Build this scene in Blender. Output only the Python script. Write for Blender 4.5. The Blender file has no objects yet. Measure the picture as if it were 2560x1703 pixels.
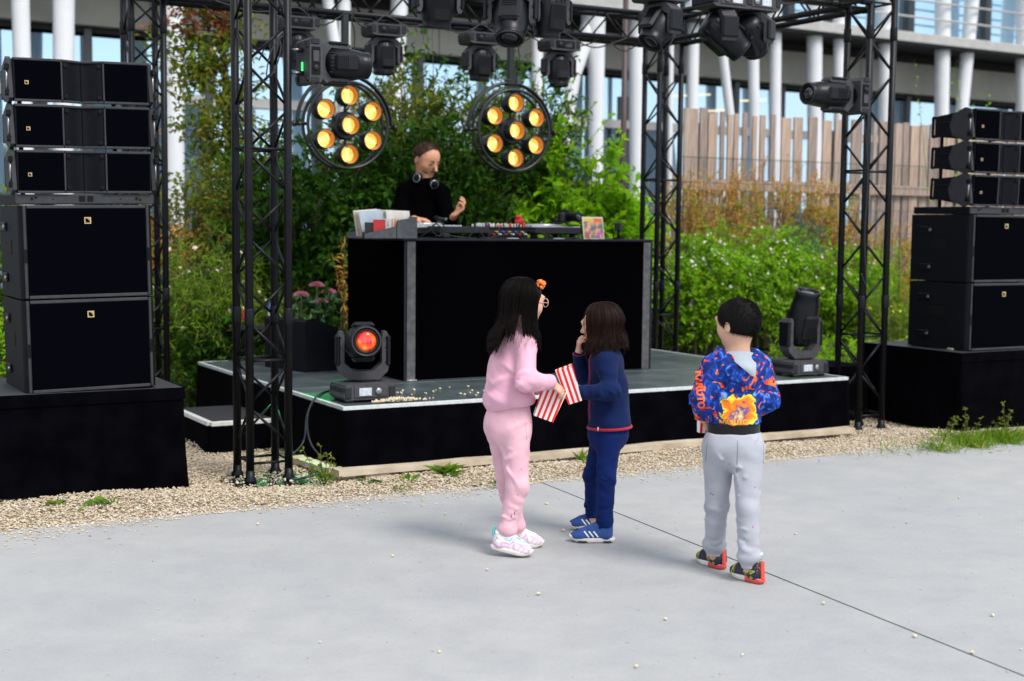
import bpy, math, random
import numpy as np
from mathutils import Vector, Matrix, Euler
sc = bpy.context.scene
COL = sc.collection
R = math.radians
rng = np.random.default_rng(7)
random.seed(7)

# ------------------------------------------------------------------ camera, world, sun, exposure
CAMZ = 1.55
cam_d = bpy.data.cameras.new('camera'); cam = bpy.data.objects.new('camera', cam_d); COL.objects.link(cam)
sc.camera = cam
cam_d.sensor_width = 36.0; cam_d.lens = 3445.56 / 2560 * 36.0
cam_d.clip_start = 0.05; cam_d.clip_end = 2000
_p, _r = 0.0829, 0.0102
_f = Vector((0, math.cos(_p), -math.sin(_p))); _x = Vector((1, 0, 0)); _u = _x.cross(_f)
_x2 = math.cos(_r) * _x + math.sin(_r) * _u; _u2 = -math.sin(_r) * _x + math.cos(_r) * _u
_m = Matrix((_x2, _u2, -_f)).transposed().to_4x4(); _m.translation = (0, 0, CAMZ); cam.matrix_world = _m
cam_d.dof.use_dof = True; cam_d.dof.focus_distance = 6.8; cam_d.dof.aperture_fstop = 2.4

SUN_EL, SUN_AZ = 52.0, 138.0          # azimuth measured from +Y towards +X (behind the camera, to the right)
world = bpy.data.worlds.new('World'); sc.world = world; world.use_nodes = True
wn = world.node_tree.nodes; wl = world.node_tree.links; wn.clear()
wo = wn.new('ShaderNodeOutputWorld'); bg = wn.new('ShaderNodeBackground'); bg.inputs['Strength'].default_value = 0.125
sky = wn.new('ShaderNodeTexSky'); sky.sky_type = 'NISHITA'; sky.sun_disc = False
sky.sun_elevation = R(SUN_EL); sky.sun_rotation = R(SUN_AZ); sky.air_density = 1.0; sky.dust_density = 0.6; sky.ozone_density = 1.2
tc = wn.new('ShaderNodeTexCoord'); mp = wn.new('ShaderNodeMapping'); mp.inputs['Scale'].default_value = (1.6, 1.6, 4.5)
nz = wn.new('ShaderNodeTexNoise'); nz.inputs['Scale'].default_value = 1.7; nz.inputs['Detail'].default_value = 7; nz.inputs['Roughness'].default_value = .58
cr = wn.new('ShaderNodeValToRGB'); cr.color_ramp.elements[0].position = .36; cr.color_ramp.elements[1].position = .56
mx = wn.new('ShaderNodeMixRGB'); mx.inputs[2].default_value = (7.6, 7.8, 8.1, 1)
wl.new(tc.outputs['Generated'], mp.inputs[0]); wl.new(mp.outputs[0], nz.inputs['Vector']); wl.new(nz.outputs['Fac'], cr.inputs[0])
wl.new(cr.outputs[0], mx.inputs[0]); wl.new(sky.outputs[0], mx.inputs[1]); wl.new(mx.outputs[0], bg.inputs[0]); wl.new(bg.outputs[0], wo.inputs[0])
sun_d = bpy.data.lights.new('sun', 'SUN'); sun_d.energy = 2.3; sun_d.angle = R(20); sun_d.color = (1.0, .95, .87)
sun = bpy.data.objects.new('sun', sun_d); COL.objects.link(sun)
_az = R(SUN_AZ); _sd = Vector((math.sin(_az) * math.cos(R(SUN_EL)), math.cos(_az) * math.cos(R(SUN_EL)), math.sin(R(SUN_EL))))
sun.rotation_euler = (-_sd).to_track_quat('-Z', 'Y').to_euler(); sun.location = _sd * 30
vs = sc.view_settings; vs.view_transform = 'Standard'; vs.look = 'None'; vs.gamma = 1.0; vs.exposure = 0.60; vs.use_curve_mapping = False
sc.cycles.max_bounces = 8; sc.cycles.transparent_max_bounces = 8

# ------------------------------------------------------------------ the rig frame: stage, trusses and speakers all share it
PHI = 0.5116
UX, VX = Vector((math.cos(PHI), math.sin(PHI), 0)), Vector((-math.sin(PHI), math.cos(PHI), 0))
ORG = Vector((-1.4984, 8.2406, 0))
def rig(u, v, z=0.0):
    return ORG + UX * u + VX * v + Vector((0, 0, z))

# ------------------------------------------------------------------ mesh helpers
class MB:
    """collects shapes; build() links them as one mesh object"""
    def __init__(s): s.v = []; s.f = []; s.sm = []; s.mi = []; s.cur = 0
    def add(s, vs_, fs, smooth=False):
        o = len(s.v); s.v += [tuple(p) for p in vs_]
        for f in fs: s.f.append(tuple(i + o for i in f)); s.sm.append(smooth); s.mi.append(s.cur)
        return s
    def box(s, c, d, rot=None, bev=0.0):
        hx, hy, hz = d[0] / 2, d[1] / 2, d[2] / 2
        c = Vector(c); M = rot.to_matrix() if isinstance(rot, Euler) else (rot if rot is not None else Matrix.Identity(3))
        if bev <= 0:
            P = [Vector((x, y, z)) for z in (-hz, hz) for y in (-hy, hy) for x in (-hx, hx)]
            F = [(0, 2, 3, 1), (4, 5, 7, 6), (0, 1, 5, 4), (2, 6, 7, 3), (0, 4, 6, 2), (1, 3, 7, 5)]
            return s.add([c + M @ p for p in P], F)
        b = min(bev, hx * .95, hy * .95, hz * .95); P = []; idx = {}
        for sx in (-1, 1):
            for sy in (-1, 1):
                for sz in (-1, 1):
                    for ax in range(3):
                        q = [sx * (hx - b), sy * (hy - b), sz * (hz - b)]
                        q[ax] = (sx * hx, sy * hy, sz * hz)[ax]
                        idx[(sx, sy, sz, ax)] = len(P); P.append(Vector(q))
        F = []
        for ax in range(3):
            o = [a for a in range(3) if a != ax]
            for sg in (-1, 1):
                ring = []
                for (a, b2) in ((-1, -1), (1, -1), (1, 1), (-1, 1)):
                    k = [0, 0, 0]; k[ax] = sg; k[o[0]] = a; k[o[1]] = b2; ring.append(idx[(*k, ax)])
                flip = (sg < 0) != (ax == 1)
                F.append(tuple(reversed(ring)) if flip else tuple(ring))
        for ax in range(3):
            o = [a for a in range(3) if a != ax]
            for a in (-1, 1):
                for b2 in (-1, 1):
                    k0 = [0, 0, 0]; k0[o[0]] = a; k0[o[1]] = b2; k1 = list(k0); k0[ax] = -1; k1[ax] = 1
                    F.append((idx[(*k0, o[0])], idx[(*k1, o[0])], idx[(*k1, o[1])], idx[(*k0, o[1])]))
        for sx in (-1, 1):
            for sy in (-1, 1):
                for sz in (-1, 1): F.append(tuple(idx[(sx, sy, sz, a)] for a in range(3)))
        return s.add([c + M @ p for p in P], F)
    def tube(s, a, b, r0, r1=None, n=10, caps=True):
        return s.path([a, b], [r0, r0 if r1 is None else r1], n, caps)
    def path(s, pts, rad, n=8, caps=True, closed=False, flat=1.0):
        P = [Vector(p) for p in pts]; m = len(P)
        if not hasattr(rad, '__len__'): rad = [rad] * m
        V = []; F = []; up = None
        for i in range(m):
            if closed: t = (P[(i + 1) % m] - P[i - 1]).normalized()
            else: t = (P[min(i + 1, m - 1)] - P[max(i - 1, 0)])
            t = t.normalized() if t.length > 1e-9 else Vector((0, 0, 1))
            if up is None:
                up = Vector((0, 0, 1)) if abs(t.z) < .9 else Vector((0, 1, 0))
            x = up.cross(t)
            if x.length < 1e-6: x = Vector((1, 0, 0)).cross(t)
            x.normalize(); y = t.cross(x).normalized(); up = y
            for k in range(n):
                a = 2 * math.pi * k / n
                V.append(P[i] + (x * math.cos(a) + y * math.sin(a) * flat) * rad[i])
        rng_ = range(m) if closed else range(m - 1)
        for i in rng_:
            j = (i + 1) % m
            for k in range(n): F.append((i * n + k, i * n + (k + 1) % n, j * n + (k + 1) % n, j * n + k))
        s.add(V, F, True)
        if caps and not closed:
            o = len(s.v) - len(V)
            s.f.append(tuple(o + k for k in reversed(range(n)))); s.sm.append(False); s.mi.append(s.cur)
            s.f.append(tuple(o + (m - 1) * n + k for k in range(n))); s.sm.append(False); s.mi.append(s.cur)
        return s
    def lathe(s, prof, o=(0, 0, 0), axis=(0, 0, 1), n=20, sx=1.0, sy=1.0, smooth=True, caps=True):
        ax = Vector(axis).normalized(); x = (Vector((0, 0, 1)) if abs(ax.z) < .9 else Vector((0, 1, 0))).cross(ax).normalized(); y = ax.cross(x)
        o = Vector(o); V = []; F = []
        for (r, h) in prof:
            for k in range(n):
                a = 2 * math.pi * k / n; V.append(o + ax * h + (x * math.cos(a) * sx + y * math.sin(a) * sy) * r)
        for i in range(len(prof) - 1):
            for k in range(n): F.append((i * n + k, i * n + (k + 1) % n, (i + 1) * n + (k + 1) % n, (i + 1) * n + k))
        s.add(V, F, smooth)
        if caps:
            b = len(s.v) - len(V)
            if prof[0][0] > 1e-5: s.f.append(tuple(b + k for k in reversed(range(n)))); s.sm.append(False); s.mi.append(s.cur)
            if prof[-1][0] > 1e-5: s.f.append(tuple(b + (len(prof) - 1) * n + k for k in range(n))); s.sm.append(False); s.mi.append(s.cur)
        return s
    def ring(s, c, axis, rad, r, n=36, m=8, a0=0, a1=360, ux=None):
        ax = Vector(axis).normalized()
        x = Vector(ux).normalized() if ux is not None else (Vector((0, 0, 1)) if abs(ax.z) < .9 else Vector((1, 0, 0)))
        x = (x - ax * x.dot(ax)).normalized(); y = ax.cross(x)
        full = abs(a1 - a0) >= 359.9
        cnt = n if full else max(3, int(n * abs(a1 - a0) / 360) + 1)
        pts = []
        for i in range(cnt):
            a = R(a0 + (a1 - a0) * i / (cnt if full else cnt - 1)); pts.append(Vector(c) + (x * math.cos(a) + y * math.sin(a)) * rad)
        return s.path(pts, r, m, True, full)
    def prism(s, poly, o, ex, ey, ez, t, smooth=False):
        """poly (2D) in the ex,ey plane, extruded by t along ez (from -t/2 to t/2)"""
        o, ex, ey, ez = Vector(o), Vector(ex), Vector(ey), Vector(ez); n = len(poly)
        A = [o + ex * p[0] + ey * p[1] - ez * (t / 2) for p in poly]; B = [p + ez * t for p in A]
        F = [(i, (i + 1) % n, n + (i + 1) % n, n + i) for i in range(n)]
        s.add(A + B, F, smooth); b = len(s.v) - 2 * n
        s.f.append(tuple(b + i for i in reversed(range(n)))); s.sm.append(False); s.mi.append(s.cur)
        s.f.append(tuple(b + n + i for i in range(n))); s.sm.append(False); s.mi.append(s.cur)
        return s
    def ball(s, c, r, n=12, m=8, sc_=(1, 1, 1)):
        c = Vector(c); V = [c + Vector((0, 0, -r * sc_[2]))]; F = []
        for i in range(1, m):
            a = -math.pi / 2 + math.pi * i / m
            for k in range(n):
                b = 2 * math.pi * k / n; V.append(c + Vector((math.cos(a) * math.cos(b) * r * sc_[0], math.cos(a) * math.sin(b) * r * sc_[1], math.sin(a) * r * sc_[2])))
        V.append(c + Vector((0, 0, r * sc_[2]))); T = len(V) - 1
        for k in range(n): F.append((0, 1 + (k + 1) % n, 1 + k)); F.append((T, 1 + (m - 2) * n + k, 1 + (m - 2) * n + (k + 1) % n))
        for i in range(m - 2):
            for k in range(n): F.append((1 + i * n + k, 1 + i * n + (k + 1) % n, 1 + (i + 1) * n + (k + 1) % n, 1 + (i + 1) * n + k))
        return s.add(V, F, True)
    def quad(s, a, b, c, d): return s.add([a, b, c, d], [(0, 1, 2, 3)])
    def mesh(s, name='mesh'):
        me = bpy.data.meshes.new(name); me.from_pydata(s.v, [], s.f)
        me.polygons.foreach_set('use_smooth', s.sm); me.polygons.foreach_set('material_index', s.mi); me.update(); return me
    def build(s, name, mats, parent=None):
        return link(name, s.mesh(name), mats, parent)

def link(name, me, mats, parent=None):
    o = bpy.data.objects.new(name, me); COL.objects.link(o)
    for m in (mats if isinstance(mats, (list, tuple)) else [mats]): me.materials.append(m)
    if parent is not None: o.parent = parent
    return o
def again(o, parent, loc=None, rot=None, name=None):      # the same mesh once more, as a part of parent
    c = o.copy(); COL.objects.link(c); c.parent = parent
    if loc is not None: c.location = loc
    if rot is not None: c.rotation_euler = rot
    return c
def tag(o, label, cat, group=None, kind=None):
    if label: o['label'] = label
    if cat: o['category'] = cat
    if group: o['group'] = group
    if kind: o['kind'] = kind
    return o
def struct(o): o['kind'] = 'structure'; return o
def thing(name, label, cat, loc=(0, 0, 0), rz=0.0, group=None):
    o = bpy.data.objects.new(name, None); COL.objects.link(o); o.empty_display_size = .1
    o.location = loc; o.rotation_euler = (0, 0, rz)
    return tag(o, label, cat, group)
def copy_tree(o, parent=None):
    c = o.copy(); COL.objects.link(c); c.parent = parent
    for ch in o.children: copy_tree(ch, c)
    return c
def np_mesh(name, V, F, nper, mats, parent=None, smooth=False, mi=None):
    """V (n,3), F (m,nper) -> mesh object, fast"""
    me = bpy.data.meshes.new(name); V = np.ascontiguousarray(V, np.float32); F = np.ascontiguousarray(F, np.int32)
    me.vertices.add(len(V)); me.vertices.foreach_set('co', V.ravel())
    me.loops.add(F.size); me.loops.foreach_set('vertex_index', F.ravel())
    me.polygons.add(len(F)); me.polygons.foreach_set('loop_start', np.arange(0, F.size, nper, dtype=np.int32))
    me.polygons.foreach_set('loop_total', np.full(len(F), nper, np.int32))
    me.polygons.foreach_set('use_smooth', np.full(len(F), smooth))
    if mi is not None: me.polygons.foreach_set('material_index', np.ascontiguousarray(mi, np.int32))
    me.update(calc_edges=True); me.validate()
    return link(name, me, mats, parent)
def text_mesh(name, s, size, mat, parent, M, depth=.0008, align='CENTER', bold=0.0):
    cu = bpy.data.curves.new(name, 'FONT'); cu.body = s; cu.size = size; cu.extrude = depth; cu.align_x = align; cu.align_y = 'CENTER'; cu.offset = bold; cu.resolution_u = 3
    t = bpy.data.objects.new(name, cu); COL.objects.link(t)
    dg = bpy.context.evaluated_depsgraph_get(); me = bpy.data.meshes.new_from_object(t.evaluated_get(dg))
    bpy.data.objects.remove(t); bpy.data.curves.remove(cu)
    o = link(name, me, mat, parent); o.matrix_local = M; return o

# ------------------------------------------------------------------ materials
MATS = {}
def mat(name, col, rough=.6, metal=0.0, spec=.5, var=0.0, vscale=8.0, bump=0.0, bscale=60.0, emit=None, estr=0.0, col2=None, coords='Object', sheen=0.0, vdetail=4, isl=0.0):
    m = bpy.data.materials.new(name); m.use_nodes = True; n = m.node_tree.nodes; l = m.node_tree.links; b = n['Principled BSDF']
    b.inputs['Base Color'].default_value = (*col, 1); b.inputs['Roughness'].default_value = rough; b.inputs['Metallic'].default_value = metal
    b.inputs['Specular IOR Level'].default_value = spec
    if sheen: b.inputs['Sheen Weight'].default_value = sheen
    if emit: b.inputs['Emission Color'].default_value = (*emit, 1); b.inputs['Emission Strength'].default_value = estr
    t = None
    if var or bump or col2: t = n.new('ShaderNodeTexCoord')
    src = None
    if var or col2:
        z = n.new('ShaderNodeTexNoise'); z.inputs['Scale'].default_value = vscale; z.inputs['Detail'].default_value = vdetail; l.new(t.outputs[coords], z.inputs['Vector'])
        r = n.new('ShaderNodeValToRGB'); r.color_ramp.elements[0].position = .32; r.color_ramp.elements[1].position = .68
        c2 = col2 if col2 else tuple(min(1, c * (1 + var)) for c in col); c1 = col if col2 else tuple(c * (1 - var) for c in col)
        r.color_ramp.elements[0].color = (*c1, 1); r.color_ramp.elements[1].color = (*c2, 1)
        l.new(z.outputs['Fac'], r.inputs[0]); src = r.outputs[0]
    if isl:
        g = n.new('ShaderNodeNewGeometry'); mr = n.new('ShaderNodeMapRange'); mr.inputs[3].default_value = 1 - isl; mr.inputs[4].default_value = 1 + isl
        l.new(g.outputs['Random Per Island'], mr.inputs[0]); mm = n.new('ShaderNodeMixRGB'); mm.blend_type = 'MULTIPLY'; mm.inputs[0].default_value = 1
        if src: l.new(src, mm.inputs[1])
        else: mm.inputs[1].default_value = (*col, 1)
        l.new(mr.outputs[0], mm.inputs[2]); src = mm.outputs[0]
    if src: l.new(src, b.inputs['Base Color'])
    if bump:
        z2 = n.new('ShaderNodeTexNoise'); z2.inputs['Scale'].default_value = bscale; z2.inputs['Detail'].default_value = 3; l.new(t.outputs[coords], z2.inputs['Vector'])
        bp = n.new('ShaderNodeBump'); bp.inputs['Strength'].default_value = bump; bp.inputs['Distance'].default_value = .004
        l.new(z2.outputs['Fac'], bp.inputs['Height']); l.new(bp.outputs[0], b.inputs['Normal'])
    MATS[name] = m; return m
def leaf_mat(name, cols, trans=.35, rough=.55):
    """leaf colours picked per leaf (random per island), thin and translucent"""
    m = bpy.data.materials.new(name); m.use_nodes = True; n = m.node_tree.nodes; l = m.node_tree.links; b = n['Principled BSDF']; out = n['Material Output']
    g = n.new('ShaderNodeNewGeometry'); r = n.new('ShaderNodeValToRGB'); e = r.color_ramp.elements
    k = len(cols)
    e[0].position = 0; e[0].color = (*cols[0], 1); e[1].position = 1; e[1].color = (*cols[-1], 1)
    for i in range(1, k - 1): q = e.new(i / (k - 1)); q.color = (*cols[i], 1)
    l.new(g.outputs['Random Per Island'], r.inputs[0]); l.new(r.outputs[0], b.inputs['Base Color']); b.inputs['Roughness'].default_value = rough; b.inputs['Specular IOR Level'].default_value = .14
    t = n.new('ShaderNodeBsdfTranslucent'); hs = n.new('ShaderNodeHueSaturation'); hs.inputs['Value'].default_value = 1.5; hs.inputs['Hue'].default_value = .49
    l.new(r.outputs[0], hs.inputs['Color']); l.new(hs.outputs[0], t.inputs['Color'])
    ms = n.new('ShaderNodeMixShader'); ms.inputs[0].default_value = trans; l.new(b.outputs[0], ms.inputs[1]); l.new(t.outputs[0], ms.inputs[2]); l.new(ms.outputs[0], out.inputs['Surface'])
    MATS[name] = m; return m

M_truss = mat('black_powder_coat', (.0040, .0046, .0070), .42, spec=.22, var=.25, vscale=20, bump=.06, bscale=180)
M_black = mat('matt_black', (.002, .002, .0024), .7, spec=.2)
M_cloth = mat('black_stage_cloth', (.0014, .0014, .0024), 1.0, spec=.012, var=.4, vscale=6, bump=.15, bscale=220, sheen=.006)
M_booth = mat('black_felt', (.0008, .0008, .0012), 1.0, spec=.008, bump=.1, bscale=250)
M_plast = mat('black_plastic', (.0035, .004, .0052), .45, spec=.18, var=.2, vscale=30, bump=.05, bscale=300)
M_plgrey = mat('dark_grey_plastic', (.020, .021, .025), .5, spec=.2, var=.15, vscale=25, bump=.05, bscale=260)
M_cab = mat('dark_textured_paint', (.0042, .0046, .0075), .6, spec=.12, var=.15, vscale=14, bump=.12, bscale=320)
M_cabedge = mat('grey_textured_paint', (.038, .039, .044), .6, spec=.18, var=.15, vscale=14, bump=.1, bscale=320)
M_grille = mat('black_grille', (.0012, .0014, .0028), 1.0, spec=.015, bump=.35, bscale=420)
M_alu = mat('aluminium_trim', (.62, .63, .64), .38, metal=.7, var=.12, vscale=40)
M_gold = mat('gold_foil', (.62, .44, .18), .4, metal=.35)
M_steel = mat('steel_hardware', (.32, .33, .35), .35, metal=.9)
M_glassblk = mat('dark_glass', (.01, .011, .013), .06, spec=.8)
M_white = mat('white_plastic', (.72, .72, .70), .5)
# ================================================================== GROUND
def concrete():
    m = bpy.data.materials.new('concrete'); m.use_nodes = True; n = m.node_tree.nodes; l = m.node_tree.links; b = n['Principled BSDF']
    t = n.new('ShaderNodeTexCoord')
    def noise(s, d, ro=.55, dist=0.0):
        z = n.new('ShaderNodeTexNoise'); z.inputs['Scale'].default_value = s; z.inputs['Detail'].default_value = d; z.inputs['Roughness'].default_value = ro; z.inputs['Distortion'].default_value = dist
        l.new(t.outputs['Object'], z.inputs['Vector']); return z
    def ramp(z, a, ca, c, cc):
        r = n.new('ShaderNodeValToRGB'); r.color_ramp.elements[0].position = a; r.color_ramp.elements[1].position = c
        r.color_ramp.elements[0].color = (*ca, 1); r.color_ramp.elements[1].color = (*cc, 1); l.new(z.outputs['Fac'], r.inputs[0]); return r
    a = ramp(noise(.38, 6, .65, .15), .28, (.308, .318, .332), .72, (.376, .376, .372))
    c = ramp(noise(3.4, 8, .72, .2), .33, (.90, .905, .915), .67, (1.05, 1.045, 1.03))
    d = ramp(noise(75, 5, .7), .30, (.91, .91, .91), .70, (1.06, 1.06, 1.06))
    e = ramp(noise(30, 2, .5), .70, (1, 1, 1), .735, (.72, .70, .67))
    cur = a
    for k in (c, d, e):
        x = n.new('ShaderNodeMixRGB'); x.blend_type = 'MULTIPLY'; x.inputs[0].default_value = 1; l.new(cur.outputs[0], x.inputs[1]); l.new(k.outputs[0], x.inputs[2]); cur = x
    l.new(cur.outputs[0], b.inputs['Base Color']); b.inputs['Roughness'].default_value = .78; b.inputs['Specular IOR Level'].default_value = .35
    bp = n.new('ShaderNodeBump'); bp.inputs['Strength'].default_value = .25; bp.inputs['Distance'].default_value = .003; z = noise(90, 4); l.new(z.outputs['Fac'], bp.inputs['Height']); l.new(bp.outputs[0], b.inputs['Normal'])
    return m
M_conc = concrete()
M_grav = mat('gravel_base', (.30, .25, .18), .95, col2=(.50, .44, .34), vscale=70, bump=.8, bscale=120)
M_soil = mat('garden_soil', (.018, .014, .009), .95, col2=(.05, .04, .022), vscale=9, bump=.5, bscale=40)
M_joint = mat('mossy_joint_filler', (.018, .024, .012), .95, col2=(.05, .07, .03), vscale=30)

def flat_poly(name, pts, z0, z1, m):
    b = MB(); n = len(pts); b.prism([(p[0], p[1]) for p in pts], (0, 0, (z0 + z1) / 2), (1, 0, 0), (0, 1, 0), (0, 0, 1), z1 - z0); return b.build(name, m)
# everything around: one sheet of earth out to the horizon
g = MB(); n = 48
g.add([(math.cos(2 * math.pi * k / n) * 600, math.sin(2 * math.pi * k / n) * 600, -.045) for k in range(n)], [tuple(range(n))]); struct(g.build('ground', M_soil))
def uvp(u, v): p = rig(u, v); return (p.x, p.y)
# pavement, two slabs with an open joint between them
jd = Vector((1.803 - .191, 4.708 - 8.26, 0)).normalized(); jn = Vector((-jd.y, jd.x, 0)); J0 = Vector((.191, 8.26, 0))
def jp(s, w): p = J0 + jd * s + jn * w; return (p.x, p.y)
edgeL = uvp(-9, -.79); edgeR = uvp(16, -.79)
pave_l = flat_poly('pavement', [edgeL, jp(-.1, -.006), jp(14, -.006), (-14, -7), (-16, 2)], -.15, 0, M_conc); struct(pave_l)
pave_r = flat_poly('pavement', [jp(-.1, .006), edgeR, (24, -6), jp(14, .006)], -.15, 0, M_conc); struct(pave_r)
jf = flat_poly('pavement_joint', [jp(-.05, -.0055), jp(-.05, .0055), jp(13, .0055), jp(13, -.0055)], -.05, -.004, M_joint); struct(jf)
gv = flat_poly('gravel_bed', [uvp(-9, -.80), uvp(16, -.80), uvp(16, 3.4), uvp(-9, 3.4)], -.04, -.012, M_grav); struct(gv)
# planted bank rising behind the stage
bk = MB(); NU, NV = 60, 16
def bank_z(u, v):
    t = min(1, max(0, (v - 3.2) / 2.2)); a = .25 + .75 * min(1, max(0, (u - 2.5) / 2.0))
    return -.03 + a * .75 * t * t * (3 - 2 * t) + .03 * math.sin(u * 2.1) * t
for i in range(NU + 1):
    for j in range(NV + 1):
        u = -9 + 29 * i / NU; v = 3.15 + 6 * j / NV; p = rig(u, v, bank_z(u, v)); bk.v.append(tuple(p))
for i in range(NU):
    for j in range(NV): bk.f.append((i * (NV + 1) + j, (i + 1) * (NV + 1) + j, (i + 1) * (NV + 1) + j + 1, i * (NV + 1) + j + 1)); bk.sm.append(True); bk.mi.append(0)
struct(bk.build('garden_bed', M_soil))

# pebbles
M_peb = leaf_mat('pebbles', [(.54, .47, .36), (.45, .36, .24), (.57, .50, .40), (.33, .24, .15), (.50, .42, .30), (.60, .54, .45), (.40, .35, .28)], trans=0.0, rough=.8)
def pebbles(name, pos, rad, label, kind='stuff', cat='gravel'):
    N = len(pos); base = np.array([(1, 0, 0), (-1, 0, 0), (0, 1, 0), (0, -1, 0), (0, 0, 1), (0, 0, -1)], float)
    J = base[None] * (1 + rng.uniform(-.3, .3, (N, 6, 1))) + rng.normal(0, .13, (N, 6, 3))
    J[:, :, 0] *= rng.uniform(.8, 1.35, (N, 1)); J[:, :, 2] *= rng.uniform(.5, .85, (N, 1))
    a = rng.uniform(0, 6.283, N); ca, sa = np.cos(a)[:, None], np.sin(a)[:, None]
    X = J[:, :, 0] * ca - J[:, :, 1] * sa; Y = J[:, :, 0] * sa + J[:, :, 1] * ca
    V = np.stack([X, Y, J[:, :, 2]], -1) * rad[:, None, None] + pos[:, None, :]
    F0 = np.array([(0, 2, 4), (2, 1, 4), (1, 3, 4), (3, 0, 4), (2, 0, 5), (1, 2, 5), (3, 1, 5), (0, 3, 5)])
    F = (F0[None] + (np.arange(N) * 6)[:, None, None]).reshape(-1, 3)
    o = np_mesh(name, V.reshape(-1, 3), F, 3, M_peb); tag(o, label, cat, kind=kind); return o
def uv_np(u, v, z): return np.stack([ORG.x + u * UX.x + v * VX.x, ORG.y + u * UX.y + v * VX.y, z], -1)
def scatter_rect(u0, u1, v0, v1, dens):
    N = int((u1 - u0) * (v1 - v0) * dens); return rng.uniform(u0, u1, N), rng.uniform(v0, v1, N)
us, vs_ = [], []
for r in [(-2.4, 6.6, -.78, -.05, 6800), (-.55, .5, -.05, 2.6, 5000), (4.6, 5.5, -.05, 1.2, 4600), (5.3, 7.5, -.78, -.4, 3000)]:
    a, b = scatter_rect(*r); us.append(a); vs_.append(b)
u = np.concatenate(us); v = np.concatenate(vs_)
keep = ~((u > -3) & (u < -.6) & (v > .05)); keep &= ~((u > .6) & (u < 4.55) & (v > .05))
u, v = u[keep], v[keep]
mound = .012 + .02 * np.sin(u * 2.3 + 1) * np.sin(v * 5 + u) + .022 * np.exp(-((u - .55) ** 2 / .08 + (v + .5) ** 2 / .03)) + .018 * np.exp(-((v + .45) / .25) ** 2)
rad = rng.uniform(.0048, .0098, len(u))
pebbles('gravel', uv_np(u, v, mound * (1 - np.exp(-((v + .8) / .12) ** 2)) + rng.uniform(-.012, .006, len(u))), rad, 'pale beige gravel between the concrete and the stage')
# strays washed onto the concrete edge
N = 2600; u = rng.uniform(-2.6, 6.6, N); v = -.79 - np.abs(rng.exponential(.06, N)) * (1 + .8 * np.sin(u * 3.1)); rad = rng.uniform(.004, .0085, N)
pebbles('stray_gravel', uv_np(u, v, rad * .5), rad, 'loose pebbles spilled over the edge of the concrete')
N = 170; x = rng.uniform(-2.6, 3.4, N); y = rng.uniform(4.2, 9.0, N); ok = (-(x - ORG.x) * math.sin(PHI) + (y - ORG.y) * math.cos(PHI)) < -.85; x, y = x[ok], y[ok]; rad = rng.uniform(.002, .0055, len(x))
pebbles('pavement_crumbs', np.stack([x, y, rad * .5], -1), rad, 'tiny crumbs and grit scattered over the concrete')

# ================================================================== STAGE
SH = .43
M_deck = mat('stage_deck_phenolic', (.040, .053, .058), .33, spec=.5, col2=(.090, .112, .120), vscale=3.5, bump=.08, bscale=160, vdetail=8)
M_wood = mat('weathered_timber', (.36, .29, .20), .85, col2=(.52, .44, .34), vscale=7, bump=.4, bscale=50)
M_plink = mat('black_timber', (.008, .008, .008), .8)
def drape(name, path, ztop, zbot, amp, mat_, parent, seed=1, wave=9.0, flare=.02, tight_top=.3, nz_=10, step=.03, zfn=None):
    """a hanging skirt following a polyline (list of 2D points, outward side on the right of travel); folds grow towards the hem"""
    rs = np.random.default_rng(seed); ph = rs.uniform(0, 6.28, 4)
    P = []; T = []
    for (a, b) in zip(path[:-1], path[1:]):
        a = Vector((*a, 0)); b = Vector((*b, 0)); L = (b - a).length; k = max(2, int(L / step)); t = (b - a).normalized()
        for i in range(k): P.append(a + (b - a) * i / k); T.append(t)
    P.append(Vector((*path[-1], 0))); T.append(T[-1])
    for i in range(1, len(P) - 1):
        T[i] = (P[i + 1] - P[i - 1]).normalized()
    mb = MB(); S = 0; cols = len(P)
    for i, p in enumerate(P):
        if i: S += (p - P[i - 1]).length
        nrm = Vector((T[i].y, -T[i].x, 0))
        for j in range(nz_ + 1):
            t = j / nz_; w = max(0, t - tight_top) / (1 - tight_top)
            f = math.sin(S * wave + ph[0] + 1.2 * math.sin(S * wave * .37 + ph[1])) * .6 + math.sin(S * wave * 2.3 + ph[2] + t * 1.5) * .3
            off = amp * f * w + flare * w * w + .002
            zb = zbot + (zfn(S) if zfn else 0) + .012 * math.sin(S * 3.1 + ph[3])
            q = p + nrm * off; mb.v.append((q.x, q.y, ztop + (zb - ztop) * t))
    for i in range(cols - 1):
        for j in range(nz_):
            a = i * (nz_ + 1) + j; mb.f.append((a, a + 1, a + nz_ + 2, a + nz_ + 1)); mb.sm.append(True); mb.mi.append(0)
    return mb.build(name, mat_, parent)

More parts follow.
